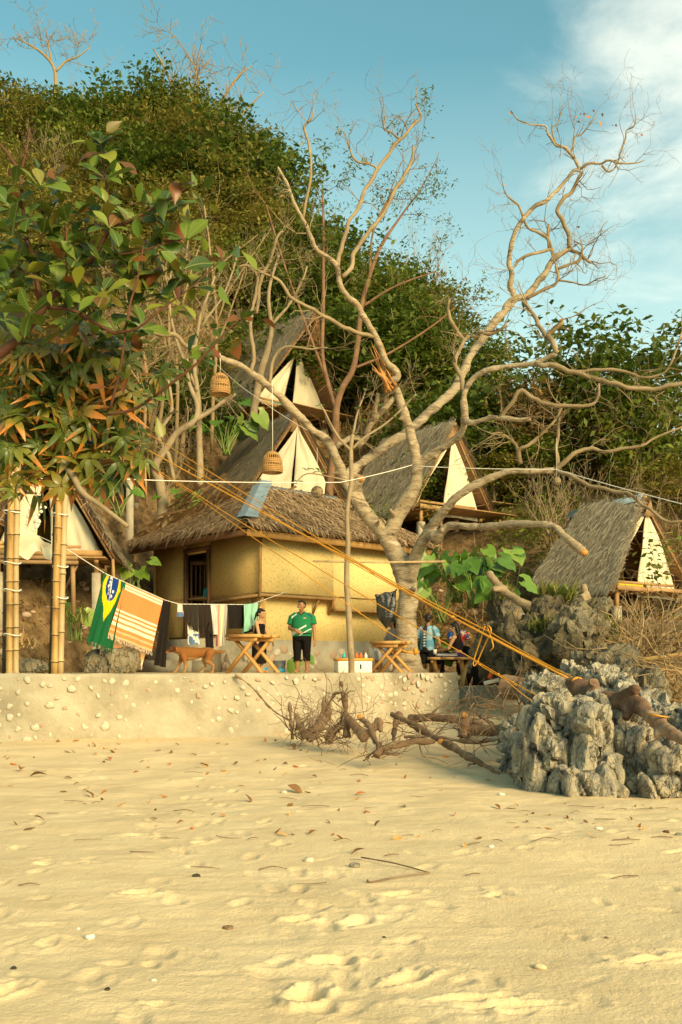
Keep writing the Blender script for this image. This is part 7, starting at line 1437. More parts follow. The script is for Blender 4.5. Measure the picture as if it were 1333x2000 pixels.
for lab, limbs in DL: log_thing('dead_log', lab, [[(a, b, c, max(w * .8, min(w, 7))) for a, b, c, w in p] for p in limbs], 'debris', .016, DG)
mb = MB()
for px, py, Y in ((908, 1397, 14.93), (704, 1400, 14.65), (862, 1449, 14.68), (1036, 1420, 14.42)): mb.ell(P(px, py, Y), (.05, .035, .045))
tag(link('sawn_ends', mb.mesh('sawn_ends'), M['fresh_cut']), 'orange sawn ends in the pile', None, None, 'stuff')
def brush(name, label, spots, n, l, r, m='debris', d0=(0, 0, .5), sp=1.0, depth=1):
    mb = MB()
    for k in range(n):
        px, py, Y, w, h = spots[rnd.randrange(len(spots))]; c = P(px + rng.uniform(-w, w), py + rng.uniform(-h, h), Y + rng.uniform(-.3, .3)); twig_grow(mb, c, rng.normal(0, sp, 3) * (1, .6, .7) + d0, rng.uniform(.3, 1) * l, r * rng.uniform(.5, 1.2), depth, .6, .05, (1, 3), 4, None, .003)
    return tag(link(name, mb.mesh(name), M[m]), label, None, None, 'stuff')
brush('tangled_twigs', 'fine tangled twigs in the driftwood pile', [(660, 1400, 15.8, 40, 40), (640, 1450, 15.6, 30, 10), (700, 1440, 15.2, 50, 20), (590, 1430, 16.8, 25, 15), (900, 1420, 15.2, 90, 30), (980, 1400, 15.3, 60, 40), (820, 1430, 15.4, 60, 25), (740, 1470, 14, 25, 12), (960, 1440, 14.6, 70, 15), (1000, 1370, 16.5, 40, 25)], 150, .75, .012)
brush('root_hair', 'wispy rootlets curling off the driftwood roots', [(670, 1400, 15.8, 30, 40), (690, 1430, 15.5, 40, 20), (600, 1420, 16.8, 20, 20), (880, 1400, 15.6, 40, 20)], 60, 1.0, .006, 'drift')
brush('brushwood', 'heap of dry brushwood below the right tent', [(1265, 1285, 18.2, 65, 25), (1310, 1310, 17.5, 50, 45), (1235, 1265, 19.5, 35, 12), (1300, 1262, 19.0, 40, 18), (1330, 1340, 16.5, 30, 40), (1250, 1290, 17.8, 40, 20)], 190, 1.5, .022, 'tan_twig', (0, -.2, .2), 1.0, 1)
brush('bare_vines', 'bare grey vines and twigs tangled over the right tent', [(1330, 1150, 22, 15, 60), (1325, 1010, 23, 20, 60), (1300, 1200, 21.5, 40, 25), (1240, 880, 28, 90, 50), (1290, 800, 28, 60, 40)], 42, 1.3, .009, 'tan_twig', (-.2, 0, .4), .9, 2)
for lab, pts, w in (('long bamboo pole lying on the brushwood at the right', [(1165, 1310, 18, 9), (1250, 1290, 17.6, 9), (1360, 1275, 17.2, 9)], 0), ('pale cut pole end on the brushwood', [(1170, 1302, 18.2, 13), (1225, 1283, 18.0, 13)], 0), ('stick leaning from brushwood toward the grey ridge', [(1190, 1270, 18.4, 7), (1260, 1320, 17, 6), (1330, 1400, 15.5, 5)], 0), ('curved branch over the brushwood', [(1200, 1262, 18.6, 9), (1245, 1245, 18.6, 8), (1300, 1240, 18.5, 6)], 0)):
    mb = MB(); q, r = limb(pts, 4); mb.tube(q, r, 8, jit=.05); single('pole', mb, M['bamboo' if 'bamboo' in lab else 'bark2'], lab, 'pole', 'poles on the brushwood', smooth=True)
for lab, px, py, Y in (('vine leaves dangling before the right tent curtain, upper clump', 1275, 1078, 23.5), ('vine leaves dangling before the right tent curtain, lower clump', 1282, 1122, 23.5), ('vine leaves beside the tent gable at far right', 1305, 1070, 24)):
    mb = MB(); leaf_quads(mb, P(px, py, Y) + rng.normal(0, 1, (34, 3)) * .16, .15, .3, .6); mb.tube([P(px - 10, py - 30, Y), P(px, py, Y), P(px + 6, py + 24, Y)], .006, 4); t = thing('vine_sprig', P(px, py, Y), lab, 'vine', 'vine sprigs at the right tent'); st_ = MB(); st_.v = [mb.v[-1]]; st_.n = len(mb.v[-1]); nv_ = mb.n - st_.n; st_.f = [tuple(i - nv_ for i in q) for q in mb.f if q[0] >= nv_]; mb.f = [q for q in mb.f if q[0] < nv_]; mb.v = mb.v[:-1]; part('leaves', mb, M['leaf_mid'], t, world=True, kind='stuff'); part('stem', st_, M['tan_twig'], t, world=True)

# ------------------------------------------------------------------ litter on the sand
lm = []
for s in range(5):
    V = []; f = []; n = 5
    for i in range(n + 1): t = i / n; w = .22 * math.sin(math.pi * max(.03, min(.97, t))) ; z = .16 * math.sin(t * 3 + s) + .02; V += [(-w, t - .5, z + .25 * w * (1 + s * .5)), (0, t - .5, z * .7), (w, t - .5, z + .3 * w)]
    for i in range(n): a = i * 3; f += [(a, a + 1, a + 4, a + 3), (a + 1, a + 2, a + 5, a + 4)]
    mb = MB(); mb.add(V, f)
    for j, cols in enumerate(([(.30, .10, .02), (.45, .17, .04)], [(.34, .19, .06), (.5, .3, .11)], [(.13, .065, .025), (.22, .11, .04)])):
        if s == 0: M['lit%d' % j] = mat('fallen_leaf_%s' % ('rust', 'tan', 'brown')[j], cols, 5, .75)
        me = mb.mesh('dry_leaf'); me.materials.append(M['lit%d' % j]); lm.append(me)
LG = 'dry leaves scattered on the sand'
def drop_leaf(px, py, s, me=None, label='small curled dry brown leaf lying on the sand'):
    p = on_sand(px, py); o = bpy.data.objects.new('dry_leaf', me or lm[rnd.randrange(len(lm))]); COL.objects.link(o); o.location = (p[0], p[1], p[2] + .012 * s / .1); o.rotation_euler = (rng.normal(0, .45), rng.normal(0, .45), rng.uniform(0, 6.28)); o.scale = (s, s, s); tag(o, label, 'leaf', LG)
for px, py, s, lab in ((40, 1507, .23, 'large rust-red leaf upright in the sand at the far left'), (75, 1520, .24, 'curled tan leaf beside the large rust-red one at the far left'), (213, 1485, .17, 'upright orange leaf on the sand below the sea wall'), (175, 1557, .16, 'orange leaf on the sand at left, nearest the camera of its cluster'), (575, 1464, .2, 'red-brown leaf lying on the sand left of the driftwood'), (398, 1499, .17, 'dark brown leaf below the middle of the sea wall'), (484, 1566, .16, 'purple-brown leaf on open sand below the plastic bag'), (577, 1548, .22, 'dark crumpled leaf beside a coral lump on open sand'), (700, 1668, .12, 'yellow-green leaf standing on the sand by the bent twig'), (922, 1500, .18, 'brown leaf by the tip of the long slanting branch'), (610, 1630, .1, 'tiny leaf on open sand'), (715, 1590, .08, 'small upright leaf on the right half of the sand')): drop_leaf(px, py, s, lm[{'rust': 0, 'oran': 3, 'red-': 6}.get(lab.split()[1][:4], 2)] if 'dark' not in lab else lm[2], lab)
r7 = np.random.default_rng(31)
for k in range(115):
    py = 1448 + 190 * r7.uniform() ** 1.6; px = r7.uniform(0, 640) if k % 4 else r7.uniform(640, 1010); py = py + (30 if px > 640 else 0)
    drop_leaf(px, py, r7.uniform(.05, .12))
for k in range(26): drop_leaf(r7.uniform(1010, 1333), r7.uniform(1570, 1640), r7.uniform(.04, .08))
def twig_on(px, py, l, ang, label, r=.004, pts=None, m='debris'):
    mb = MB(); 
    if pts is None: p = on_sand(px, py); d = np.array((math.cos(ang), math.sin(ang), 0)); pts = [p - d * l / 2 + (0, 0, .012), p + rng.normal(0, .012 * l / .3, 3) + (0, 0, .02), p + d * l / 2 + (0, 0, .014)]
    mb.tube(pts, [r, r, r * .6], 5, sub=3); single('twig', mb, M[m], label, 'twig', 'twigs lying on the sand', smooth=True)
for k in range(44): px, py = r7.uniform(0, 1333), r7.uniform(1480, 1760) if k % 3 else r7.uniform(1560, 1650); twig_on(px, py, r7.uniform(.08, .3), r7.uniform(-.6, .6) + (3 if k % 2 else 0), 'thin dry twig lying on the sand', r7.uniform(.0025, .005))
a, b, c = on_sand(706, 1680), on_sand(840, 1709), on_sand(727, 1726)
mb = MB(); mb.tube([a + (0, 0, .02), (a + b) / 2 + (0, 0, .03), b + (0, 0, .015)], .006, 5, sub=3); mb.tube([b + (0, 0, .015), (b + c) / 2 + (0, 0, .02), c + (0, 0, .01), c + (-.03, .06, .01)], .007, 5, sub=3); single('bent_twig', mb, M['debris'], 'bent brown twig forming a V on the open sand', 'twig')
def lump(px, py, s, label, m='pebble', name='coral_piece', dark=False):
    p = on_sand(px, py); s *= .62; mb = MB(); mb.ell((0, 0, 0), (s, s * .8, s * .5), nu=12, nv=8); v = mb.v[-1]; v *= (1 + .35 * fbm(v / s * 1.3 + px, 3, int(px)))[:, None]; mb.v[-1] = v + p + (0, 0, s * .22); single(name, mb, M[m], label, 'stone' if name != 'shell' else 'shell', 'coral and shell bits on the sand', smooth=False)
for px, py, s, lab, m in ((693, 1694, .075, 'grey-white coral lump beside the bent twig on the sand', 'rock'), (175, 1833, .045, 'white coral chunk on the sand at lower left', 'shell'), (153, 1815, .02, 'tiny white coral bit near the coral chunk at lower left', 'shell'), (447, 1815, .05, 'dark weedy driftwood bit on the sand', 'debris'), (27, 1893, .03, 'dark flat pebble at the left edge of the sand', 'rock_dark'), (210, 1934, .025, 'small dark pebble at the bottom left', 'rock_dark'), (555, 1549, .07, 'crumbly coral lump next to the dark crumpled leaf', 'pebble'), (605, 1683, .07, 'crusty tan coral lump left of the bent twig', 'pebble'), (385, 1713, .05, 'black and white crab-shell bit on the sand', 'rock_dark'), (1170, 1620, .05, 'white coral bit on the sand before the boulder', 'shell'), (1303, 1627, .055, 'dark red pebble at the right of the sand', 'redbark'), (1327, 1632, .06, 'grey rounded pebble at the right frame edge', 'rock'), (960, 1655, .04, 'pale shell bits on the sand right of the bent twig', 'shell'), (1058, 1892, .05, 'sandy clod with a rounded top at lower right', 'sand'), (1185, 1833, .02, 'small brown pebble on the ridged sand at right', 'debris'), (980, 1553, .06, 'white bit of shell near the boulder', 'shell'), (300, 1916, .02, 'little white shell near the bottom footprint', 'shell'), (750, 1832, .018, 'little dark pebble in the scuffed sand', 'rock_dark'), (563, 1454, .05, 'pale crumpled wrapper on the sand under the wall', 'lilac')): lump(px, py, s, lab, m)

# ------------------------------------------------------------------ people and dog
def body(name, t, mb, m, voxel=.009, it=3, dec=.45): o = part(name, mb, M[m], t); return remesh(o, voxel, it, dec)
def hand(mb, w, d, up, s=1.0, curl=.35):
    """palm + five fingers; w wrist, d direction, up = back of the hand"""
    d = np.array(d, float); d /= np.linalg.norm(d); up = np.array(up, float); side = np.cross(d, up); side /= np.linalg.norm(side); up = np.cross(side, d); w = np.array(w, float)
    mb.ell(w + d * .045 * s, (.001, .001, .001)) if False else None
    for o in (-.026, -.009, .009, .026): mb.cap(w + side * o * .6 * s, .014 * s, w + d * .085 * s + side * o * s, .0125 * s, 7)
    for o, l in ((-.031, .055), (-.0105, .075), (.0105, .082), (.031, .07)):
        a = w + d * .085 * s + side * o * s; b = a + (d - up * curl) * l * .55 * s; c = b + (d * .75 - up * curl * 1.8) * l * .45 * s; mb.cap(a, .0098 * s, b, .009 * s, 6); mb.cap(b, .009 * s, c, .0078 * s, 6)
    a = w + d * .02 * s + side * .02 * s; b = a + (side * .75 + d * .7 - up * .2) * .045 * s; c = b + (d * .9 + side * .25 - up * .3) * .035 * s; mb.cap(a, .0125 * s, b, .0105 * s, 6); mb.cap(b, .0105 * s, c, .009 * s, 6)
def head(mb, c, yaw=0, tilt=0, s=1.0):
    """head in its own frame (faces -y), turned by yaw; returns transform"""
    Mx = np.array(Matrix.Rotation(yaw, 3, 'Z') @ Matrix.Rotation(tilt, 3, 'X')); c = np.array(c, float); T = lambda p: c + Mx @ (np.array(p, float) * s)
    rot = Matrix(Mx.tolist())
    mb.ell(T((0, .012, .025)), (.074 * s, .092 * s, .092 * s), rot); mb.ell(T((0, -.025, -.035)), (.058 * s, .066 * s, .075 * s), rot); mb.ell(T((0, -.045, -.085)), (.034 * s, .032 * s, .026 * s), rot)
    mb.cap(T((0, -.088, .015)), .010 * s, T((0, -.106, -.022)), .016 * s, 7); mb.ell(T((0, -.084, -.058)), (.027 * s, .014 * s, .011 * s), rot); mb.ell(T((0, -.08, .03)), (.05 * s, .016 * s, .012 * s), rot)
    for x in (-1, 1): mb.ell(T((x * .075, .015, -.01)), (.010 * s, .02 * s, .03 * s), rot); mb.ell(T((x * .036, -.065, -.025)), (.024 * s, .022 * s, .022 * s), rot)
    return T, rot
def face(t, T, rot, s=1.0, smile=True, parent=None):
    for x in (-1, 1):
        mb = MB(); mb.ell(T((x * .030, -.0865, .004)), (.014 * s, .006 * s, .007 * s), rot, 8, 6); e = part('eye', mb, M['white'], t); mb = MB(); mb.ell(T((x * .030, -.0915, .004)), (.006 * s, .004 * s, .006 * s), rot, 8, 6); part('iris', mb, M['hair'], e)
        mb = MB(); mb.cap(T((x * .014, -.094, .024)), .005 * s, T((x * .048, -.082, .025)), .004 * s, 5); part('eyebrow', mb, M['hair'], t)
    mb = MB(); mb.ell(T((0, -.094, -.062)), (.024 * s, .006 * s, .008 * s), rot, 10, 6); part('mouth', mb, M['white' if smile else 'redbark'], t)
def hair(t, T, rot, s=1.0, long=0.0, bun=False, pony=None):
    mb = MB(); mb.ell(T((0, .030, .045)), (.083 * s, .092 * s, .085 * s), rot); mb.ell(T((0, -.035, .085)), (.064 * s, .045 * s, .03 * s), rot)
    for x in (-1, 1): mb.ell(T((x * .062, .025, .03)), (.022 * s, .05 * s, .05 * s), rot)
    mb.ell(T((0, .075, -.01)), (.06 * s, .04 * s, .07 * s), rot)
    if long: mb.loft([(T((0, .07, .06)), .075 * s, .05 * s), (T((0, .085, -.06)), .085 * s, .045 * s), (T((0, .095, -.16)), .085 * s, .035 * s), (T((0, .10, -.16 - long)), .05 * s, .018 * s)], 14)
    if pony is not None: mb.tube([T((0, .09, .03)), T((0, .13, -.02)), T(pony)], [.035, .03, .012], 9, sub=3)
    return body('hair', t, mb, 'hair', .008, 2, .6)
def cloth_part(name, t, mb, cols, voxel=.011, it=2, dec=.6, m='cloth', fn=None):
    o = part(name, mb, M[m], t); remesh(o, voxel, it, dec)
    if m == 'cloth': vcol(o, fn or (lambda v: np.repeat(np.array([cols]), len(v), 0)))
    v = getv(o); v += getn(o) * (fbm(v * np.array((9, 9, 5)), 3, 2) * .006)[:, None]; setv(o, v); return o

def woman_green():
    c = P(590, 1314, 22.0); t = thing('person', (c[0], c[1], TOP), 'smiling stout woman in a green sports shirt and black knee-length trousers, standing', 'person', rz=R(-8))
    b = MB()
    for x in (-1, 1):
        b.cap((x * .10, .02, .84), .105, (x * .105, .0, .47), .072); b.cap((x * .105, 0, .47), .068, (x * .11, .03, .10), .042); b.cap((x * .11, .05, .05), .045, (x * .125, -.12, .03), .035); 
        for k in range(5): b.cap((x * .125 + (k - 2) * .017, -.11, .022), .013, (x * .125 + (k - 2) * .02, -.165 + abs(k - 1.5) * .008, .016), .010, 6)
    b.ell((0, .01, .90), (.20, .15, .15)); b.ell((0, -.01, 1.04), (.195, .155, .18)); b.ell((0, 0, 1.20), (.18, .13, .14)); b.cap((-.15, .02, 1.27), .06, (.15, .02, 1.27), .06); b.cap((0, .02, 1.27), .065, (0, .01, 1.40), .055)
    # her right arm (picture left) bent across the belly, the other hanging
    b.cap((-.20, .02, 1.25), .062, (-.27, -.01, .98), .048); b.cap((-.27, -.01, .98), .046, (-.10, -.20, .93), .032); hand(b, (-.10, -.20, .93), (.85, -.1, -.35), (.1, -1, .1), 1.0, .35)
    b.cap((.20, .02, 1.25), .062, (.27, .02, .97), .048); b.cap((.27, .02, .97), .045, (.295, -.04, .72), .032); hand(b, (.295, -.04, .72), (.05, -.05, -1), (.9, -.3, 0), 1.0, .25)
    T, rot = head(b, (-.005, -.015, 1.475), R(-24), 0, 1.0)
    body('body', t, b, 'skin'); face(t, T, rot, 1.0, True)
    mb = MB(); mb.ell(T((0, .028, .048)), (.081, .088, .083), rot); mb.ell(T((0, -.03, .09)), (.062, .045, .026), rot); mb.ell(T((0, .075, 0)), (.062, .04, .06), rot); mb.ell(T((0, .115, .02)), (.035, .03, .035), rot); body('hair', t, mb, 'hair', .008, 2, .6)
    s = MB(); s.loft([((0, .0, .80), .225, .175), ((0, -.01, .92), .232, .185), ((0, -.02, 1.05), .222, .185), ((0, -.005, 1.18), .215, .165), ((0, .01, 1.27), .20, .125), ((0, .015, 1.325), .13, .085), ((0, .015, 1.35), .075, .07)], 24)
    s.loft([((-.14, .02, 1.27), .08, .085, np.array(Matrix.Rotation(R(75), 3, 'Y'))), ((-.22, .015, 1.22), .085, .085, np.array(Matrix.Rotation(R(20), 3, 'Y'))), ((-.262, 0, 1.06), .078, .08, np.array(Matrix.Rotation(R(14), 3, 'Y')))], 14); s.loft([((.14, .02, 1.27), .08, .085, np.array(Matrix.Rotation(R(-75), 3, 'Y'))), ((.22, .015, 1.22), .085, .085, np.array(Matrix.Rotation(R(-20), 3, 'Y'))), ((.262, .01, 1.06), .078, .08, np.array(Matrix.Rotation(R(-14), 3, 'Y')))], 14)
    def prt(v):
        c_ = np.repeat(np.array([(.022, .20, .075)]), len(v), 0); x, y, z = v.T; fr = y < .02
        c_[fr & (np.abs(z - (.935 + (x + .05) * .55)) < .018 + .03 * (x < -.08)) & (x < .13)] = (.72, .72, .66)
        c_[fr & (np.abs(z - (.86 + (x - .05) * .6)) < .012) & (x > -.02)] = (.72, .72, .66)
        c_[(np.abs(z - (1.245 + (x + .17) * .7)) < .02) & (x < -.10) & (x > -.22)] = (.72, .72, .66); c_[fr & (z < .87) & (x > .05) & (z > .83 + x * .1) & (np.abs(z - .855) < .015)] = (.02, .02, .02)
        c_[fr & (np.abs(x - .09) < .03) & (np.abs(z - 1.20) < .012)] = (.6, .3, .25)
        vn = fr & (z > 1.255) & (np.abs(z - (1.25 + np.abs(x) * 1.35)) < .016) & (np.abs(x) < .085); c_[vn] = (.02, .03, .04)
        sk = fr & (z > 1.272 + np.abs(x) * 1.35) & (np.abs(x) < .06); c_[sk] = (.24, .11, .05)
        c_[(x > .13) & (np.abs(z - (1.29 - (x - .13) * .5)) < .018) & (x < .24)] = (.03, .08, .15); c_[np.abs(z - 1.068) < .01] = np.where((np.abs(x) > .2)[np.abs(z - 1.068) < .01][:, None], (.03, .06, .05), c_[np.abs(z - 1.068) < .01]); return c_
    cloth_part('shirt', t, s, None, .009, 2, None, fn=prt)
    p = MB(); p.loft([((0, .01, .86), .21, .165), ((0, .01, .76), .212, .165), ((0, .01, .70), .20, .15)], 20)
    for x in (-1, 1): p.loft([((x * .10, .01, .80), .115, .125), ((x * .103, .0, .6), .105, .115), ((x * .105, 0, .42), .09, .095), ((x * .107, .01, .26), .082, .085)], 16)
    cloth_part('trousers', t, p, (.012, .009, .008))
woman_green()

def girl():
    c = P(508, 1314, 22.3); t = thing('person', (c[0], c[1], TOP), 'girl in a black dress with a white hair tie, seen in profile behind the table', 'person', rz=R(62))
    s = .86; b = MB()
    b.ell((0, .03, .78), (.13, .13, .13)); b.ell((0, .01, .92), (.11, .10, .14)); b.ell((0, 0, 1.06), (.125, .10, .12)); b.cap((-.12, 0, 1.12), .045, (.12, 0, 1.12), .045); b.cap((0, 0, 1.12), .045, (0, -.02, 1.22), .042)
    for x in (-1, 1):
        b.cap((x * .07, .02, .75), .085, (x * .08, -.04, .42), .06); b.cap((x * .08, -.04, .42), .055, (x * .08, .02, .08), .035); b.cap((x * .08, .02, .04), .035, (x * .085, -.13, .025), .028)
        b.cap((x * .15, 0, 1.11), .045, (x * .17, -.08, .86), .036); b.cap((x * .17, -.08, .86), .035, (x * .12, -.24, .70), .025); hand(b, (x * .12, -.24, .70), (0, -.5, -.8), (x, 0, .3), .85, .4)
    T, rot = head(b, (0, -.035, 1.315), 0, R(12), .95); body('body', t, b, 'skin2'); face(t, T, rot, .95, False); hair(t, T, rot, .98, 0, False, (0.01, .16, -.19))
    mb = MB(); mb.ell(T((0, .115, .0)), (.03, .022, .03)); part('hair_tie', mb, M['white'], t)
    p = MB(); p.loft([((0, .02, .20), .16, .17), ((0, .02, .5), .155, .165), ((0, .03, .78), .145, .145), ((0, .01, .92), .122, .115), ((0, 0, 1.05), .135, .112), ((0, 0, 1.10), .11, .085)], 18)
    for x in (-1, 1): p.cap((x * .07, -.06, 1.08), .018, (x * .07, .06, 1.08), .018, 6)
    cloth_part('dress', t, p, (.014, .011, .010))
girl()
def man_blue():
    c = P(836, 1314, 23.6); t = thing('person', (c[0], c[1], LOW), 'person in light blue jersey with dark stripe, reaching for the cup', 'person', rz=R(150))
    b = MB(); b.ell((0, .02, .92), (.15, .12, .13)); b.ell((0, 0, 1.08), (.145, .11, .15)); b.ell((0, 0, 1.26), (.165, .115, .13)); b.cap((-.15, 0, 1.34), .06, (.15, 0, 1.34), .06); b.cap((0, 0, 1.36), .05, (0, -.01, 1.48), .048)
    for x in (-1, 1): b.cap((x * .09, .02, .88), .09, (x * .10, 0, .47), .062); b.cap((x * .10, 0, .47), .06, (x * .10, .03, .08), .04); b.cap((x * .10, .03, .04), .04, (x * .105, -.14, .03), .032)
    b.cap((.19, 0, 1.33), .055, (.26, .0, 1.05), .042); b.cap((.26, 0, 1.05), .04, (.22, -.20, 1.0), .03); hand(b, (.22, -.20, 1.0), (-.2, -1, 0), (0, 0, 1), 1, .4)
    # arm on the right of the picture reaches down to the cup
    b.cap((-.19, 0, 1.33), .055, (-.31, .06, 1.06), .042); b.cap((-.31, .06, 1.06), .04, (-.42, .10, .76), .03); hand(b, (-.42, .10, .76), (-.15, .1, -.9), (-.9, .1, .2), 1, .5)
    T, rot = head(b, (0, -.02, 1.57), R(20), 0); body('body', t, b, 'skin'); face(t, T, rot, 1, False); hair(t, T, rot, 1.02)
    s = MB(); s.loft([((0, .01, .82), .185, .15), ((0, .0, 1.05), .18, .14), ((0, 0, 1.25), .19, .14), ((0, 0, 1.36), .17, .105), ((0, 0, 1.41), .09, .075)], 22)
    s.loft([((.14, 0, 1.35), .075, .08, np.array(Matrix.Rotation(R(-70), 3, 'Y'))), ((.21, 0, 1.30), .08, .08, np.array(Matrix.Rotation(R(-22), 3, 'Y'))), ((.25, 0, 1.12), .078, .075, np.array(Matrix.Rotation(R(-14), 3, 'Y')))], 14); s.loft([((-.14, 0, 1.35), .075, .08, np.array(Matrix.Rotation(R(70), 3, 'Y'))), ((-.22, .02, 1.29), .08, .08, np.array(Matrix.Rotation(R(28), 3, 'Y'))), ((-.285, .05, 1.13), .078, .075, np.array(Matrix.Rotation(R(22), 3, 'Y')))], 14)
    def prt(v):
        n = fbm(v * 7, 3, 4); c_ = np.where((n > .12)[:, None], (.12, .32, .44), (.30, .48, .56)); x, y, z = v.T
        c_[(np.abs(x - .02) < .055) & (y > 0)] = (.05, .045, .06); c_[(np.abs(x - .02) < .026) & (y > 0) & (np.sin(z * 95) > -.2) & (z < 1.3) & (z > .9)] = (.7, .7, .66); return c_
    cloth_part('jersey', t, s, None, .010, 2, None, fn=prt)
    p = MB(); p.loft([((0, .02, .90), .165, .135), ((0, .02, .78), .175, .145)], 18)
    for x in (-1, 1): p.loft([((x * .09, .01, .84), .10, .115), ((x * .1, .0, .52), .10, .105)], 14)
    cloth_part('shorts', t, p, (.02, .018, .02))
man_blue()
def seated(px, Y, rz, label, sk, topcol, botcol, fn=None, hair_long=.25, skirt=False, zs=LOW, seat=.55, sleeves=False, crop=False, stripes=False, yaw=0):
    c = P(px, 1314, Y); t = thing('person', (c[0], c[1], zs), label, 'person', rz=rz); b = MB(); h = seat
    b.ell((0, .03, h + .10), (.16, .14, .13)); b.ell((0, .01, h + .26), (.135, .11, .15)); b.ell((0, -.02, h + .42), (.15, .11, .14)); b.cap((-.14, -.02, h + .52), .052, (.14, -.02, h + .52), .052); b.cap((0, -.02, h + .53), .045, (0, -.05, h + .65), .045)
    for x in (-1, 1):
        b.cap((x * .09, .0, h + .07), .09, (x * .11, -.40, h + .08), .065); b.cap((x * .11, -.40, h + .07), .06, (x * .11, -.38, .09), .038); b.cap((x * .11, -.37, .04), .038, (x * .115, -.53, .03), .03)
        b.cap((x * .18, -.02, h + .52), .05, (x * .22, -.14, h + .26), .04); b.cap((x * .22, -.14, h + .26), .038, (x * .10, -.34, h + .22), .028); hand(b, (x * .10, -.34, h + .22), (-x * .4, -1, -.1), (0, 0, 1), .9, .5)
    T, rot = head(b, (0, -.07, h + .75), yaw, R(10)); body('body', t, b, sk); face(t, T, rot, 1, False); hair(t, T, rot, 1.02, hair_long)
    s = MB(); z0 = h + (.24 if crop else .02); s.loft([((0, .02, z0), .165, .14), ((0, .0, h + .32), .155, .135), ((0, -.02, h + .44), .168, .135), ((0, -.02, h + .53), .14, .095), ((0, -.025, h + .575), .075, .07)], 20)
    if sleeves:
        for x in (-1, 1): s.loft([((x * .14, -.02, h + .53), .07, .075, np.array(Matrix.Rotation(R(-70 * x), 3, 'Y'))), ((x * .19, -.05, h + .46), .072, .072), ((x * .215, -.11, h + .33), .068, .068)], 12)
    cloth_part('top', t, s, topcol, .011, 2, None if fn else .6, fn=fn)
    p = MB(); p.loft([((0, .03, h + .17), .172, .155), ((0, .03, h + .02), .19, .175), ((0, .0, h - .03), .17, .16)], 18)
    for x in (-1, 1): p.cap((x * .09, .0, h + .075), .105, (x * .11, -.40, h + .085), .078); p.cap((x * .11, -.40, h + .08), .074, (x * .11, -.385, .30), .055)
    def pf(v):
        c_ = np.repeat(np.array([botcol]), len(v), 0); x, y, z = v.T
        if stripes:
            for o in (-.015, .015): c_[(np.abs(z - (h + .115 + o)) < .008) & (np.abs(x) > .10) & (y < .05)] = (.7, .68, .62)
        return c_
    cloth_part('trousers', t, p, botcol, .011, 2, None if stripes else .6, fn=pf)
    return t
seated(893, 23.1, R(-112), 'woman with long hair in black crop top and purple striped pants, seated', 'skin2', (.014, .011, .010), (.05, .028, .07), None, .14, seat=.60, crop=True, stripes=True)
seated(893, 24.3, R(15), 'person in a red and blue flowered shirt, seated behind the woman in black', 'skin', None, (.02, .02, .03), lambda v: np.where((fbm(v * 11, 2, 3) > .25)[:, None], (.55, .04, .03), np.where((fbm(v * 11, 2, 9) > .2)[:, None], (.6, .56, .5), (.03, .09, .28))), 0.0, seat=.78, sleeves=True)
seated(770, 23.2, R(-70), 'person in grey top and white shorts, mostly hidden behind the trunk and table', 'skin', (.36, .31, .29), (.56, .54, .52), None, 0.02, zs=TOP, seat=.42, sleeves=True)
def doorway():
    p = np.array(HA(.45, 2.75, 2.35)); t = thing('person', p, 'person in a teal shirt turned away inside the hut doorway', 'person', rz=R(-20)); b = MB()
    b.ell((0, .02, .92), (.15, .12, .13)); b.ell((0, 0, 1.08), (.14, .11, .15)); b.ell((0, 0, 1.26), (.16, .115, .13)); b.cap((-.15, 0, 1.32), .055, (.15, 0, 1.32), .055); b.cap((0, 0, 1.34), .05, (0, -.01, 1.46), .048)
    for x in (-1, 1): b.cap((x * .09, .02, .88), .09, (x * .10, 0, .47), .062); b.cap((x * .10, 0, .47), .06, (x * .10, .03, .08), .04); b.cap((x * .10, .03, .04), .04, (x * .105, -.14, .03), .032); b.cap((x * .18, 0, 1.31), .05, (x * .23, -.02, 1.02), .04); b.cap((x * .23, -.02, 1.02), .038, (x * .2, -.16, .84), .028); hand(b, (x * .2, -.16, .84), (0, -.6, -.6), (x, 0, .3), 1, .4)
    T, rot = head(b, (0, -.02, 1.55), R(40), 0); body('body', t, b, 'skin'); face(t, T, rot, 1, False); hair(t, T, rot, 1.02)
    s = MB(); s.loft([((0, .01, .80), .185, .15), ((0, 0, 1.05), .175, .14), ((0, 0, 1.25), .18, .14), ((0, 0, 1.34), .16, .105), ((0, 0, 1.39), .09, .075)], 22)
    for x in (-1, 1): s.loft([((x * .14, 0, 1.33), .075, .08, np.array(Matrix.Rotation(R(-70 * x), 3, 'Y'))), ((x * .20, 0, 1.27), .078, .078, np.array(Matrix.Rotation(R(-20 * x), 3, 'Y'))), ((x * .225, -.01, 1.1), .074, .072)], 14)
    cloth_part('shirt', t, s, (.02, .34, .38)); p = MB()
    for x in (-1, 1): p.loft([((x * .08, .02, .9), .11, .13), ((x * .1, .0, .45), .10, .105)], 14)
    cloth_part('shorts', t, p, (.03, .03, .04))
doorway()
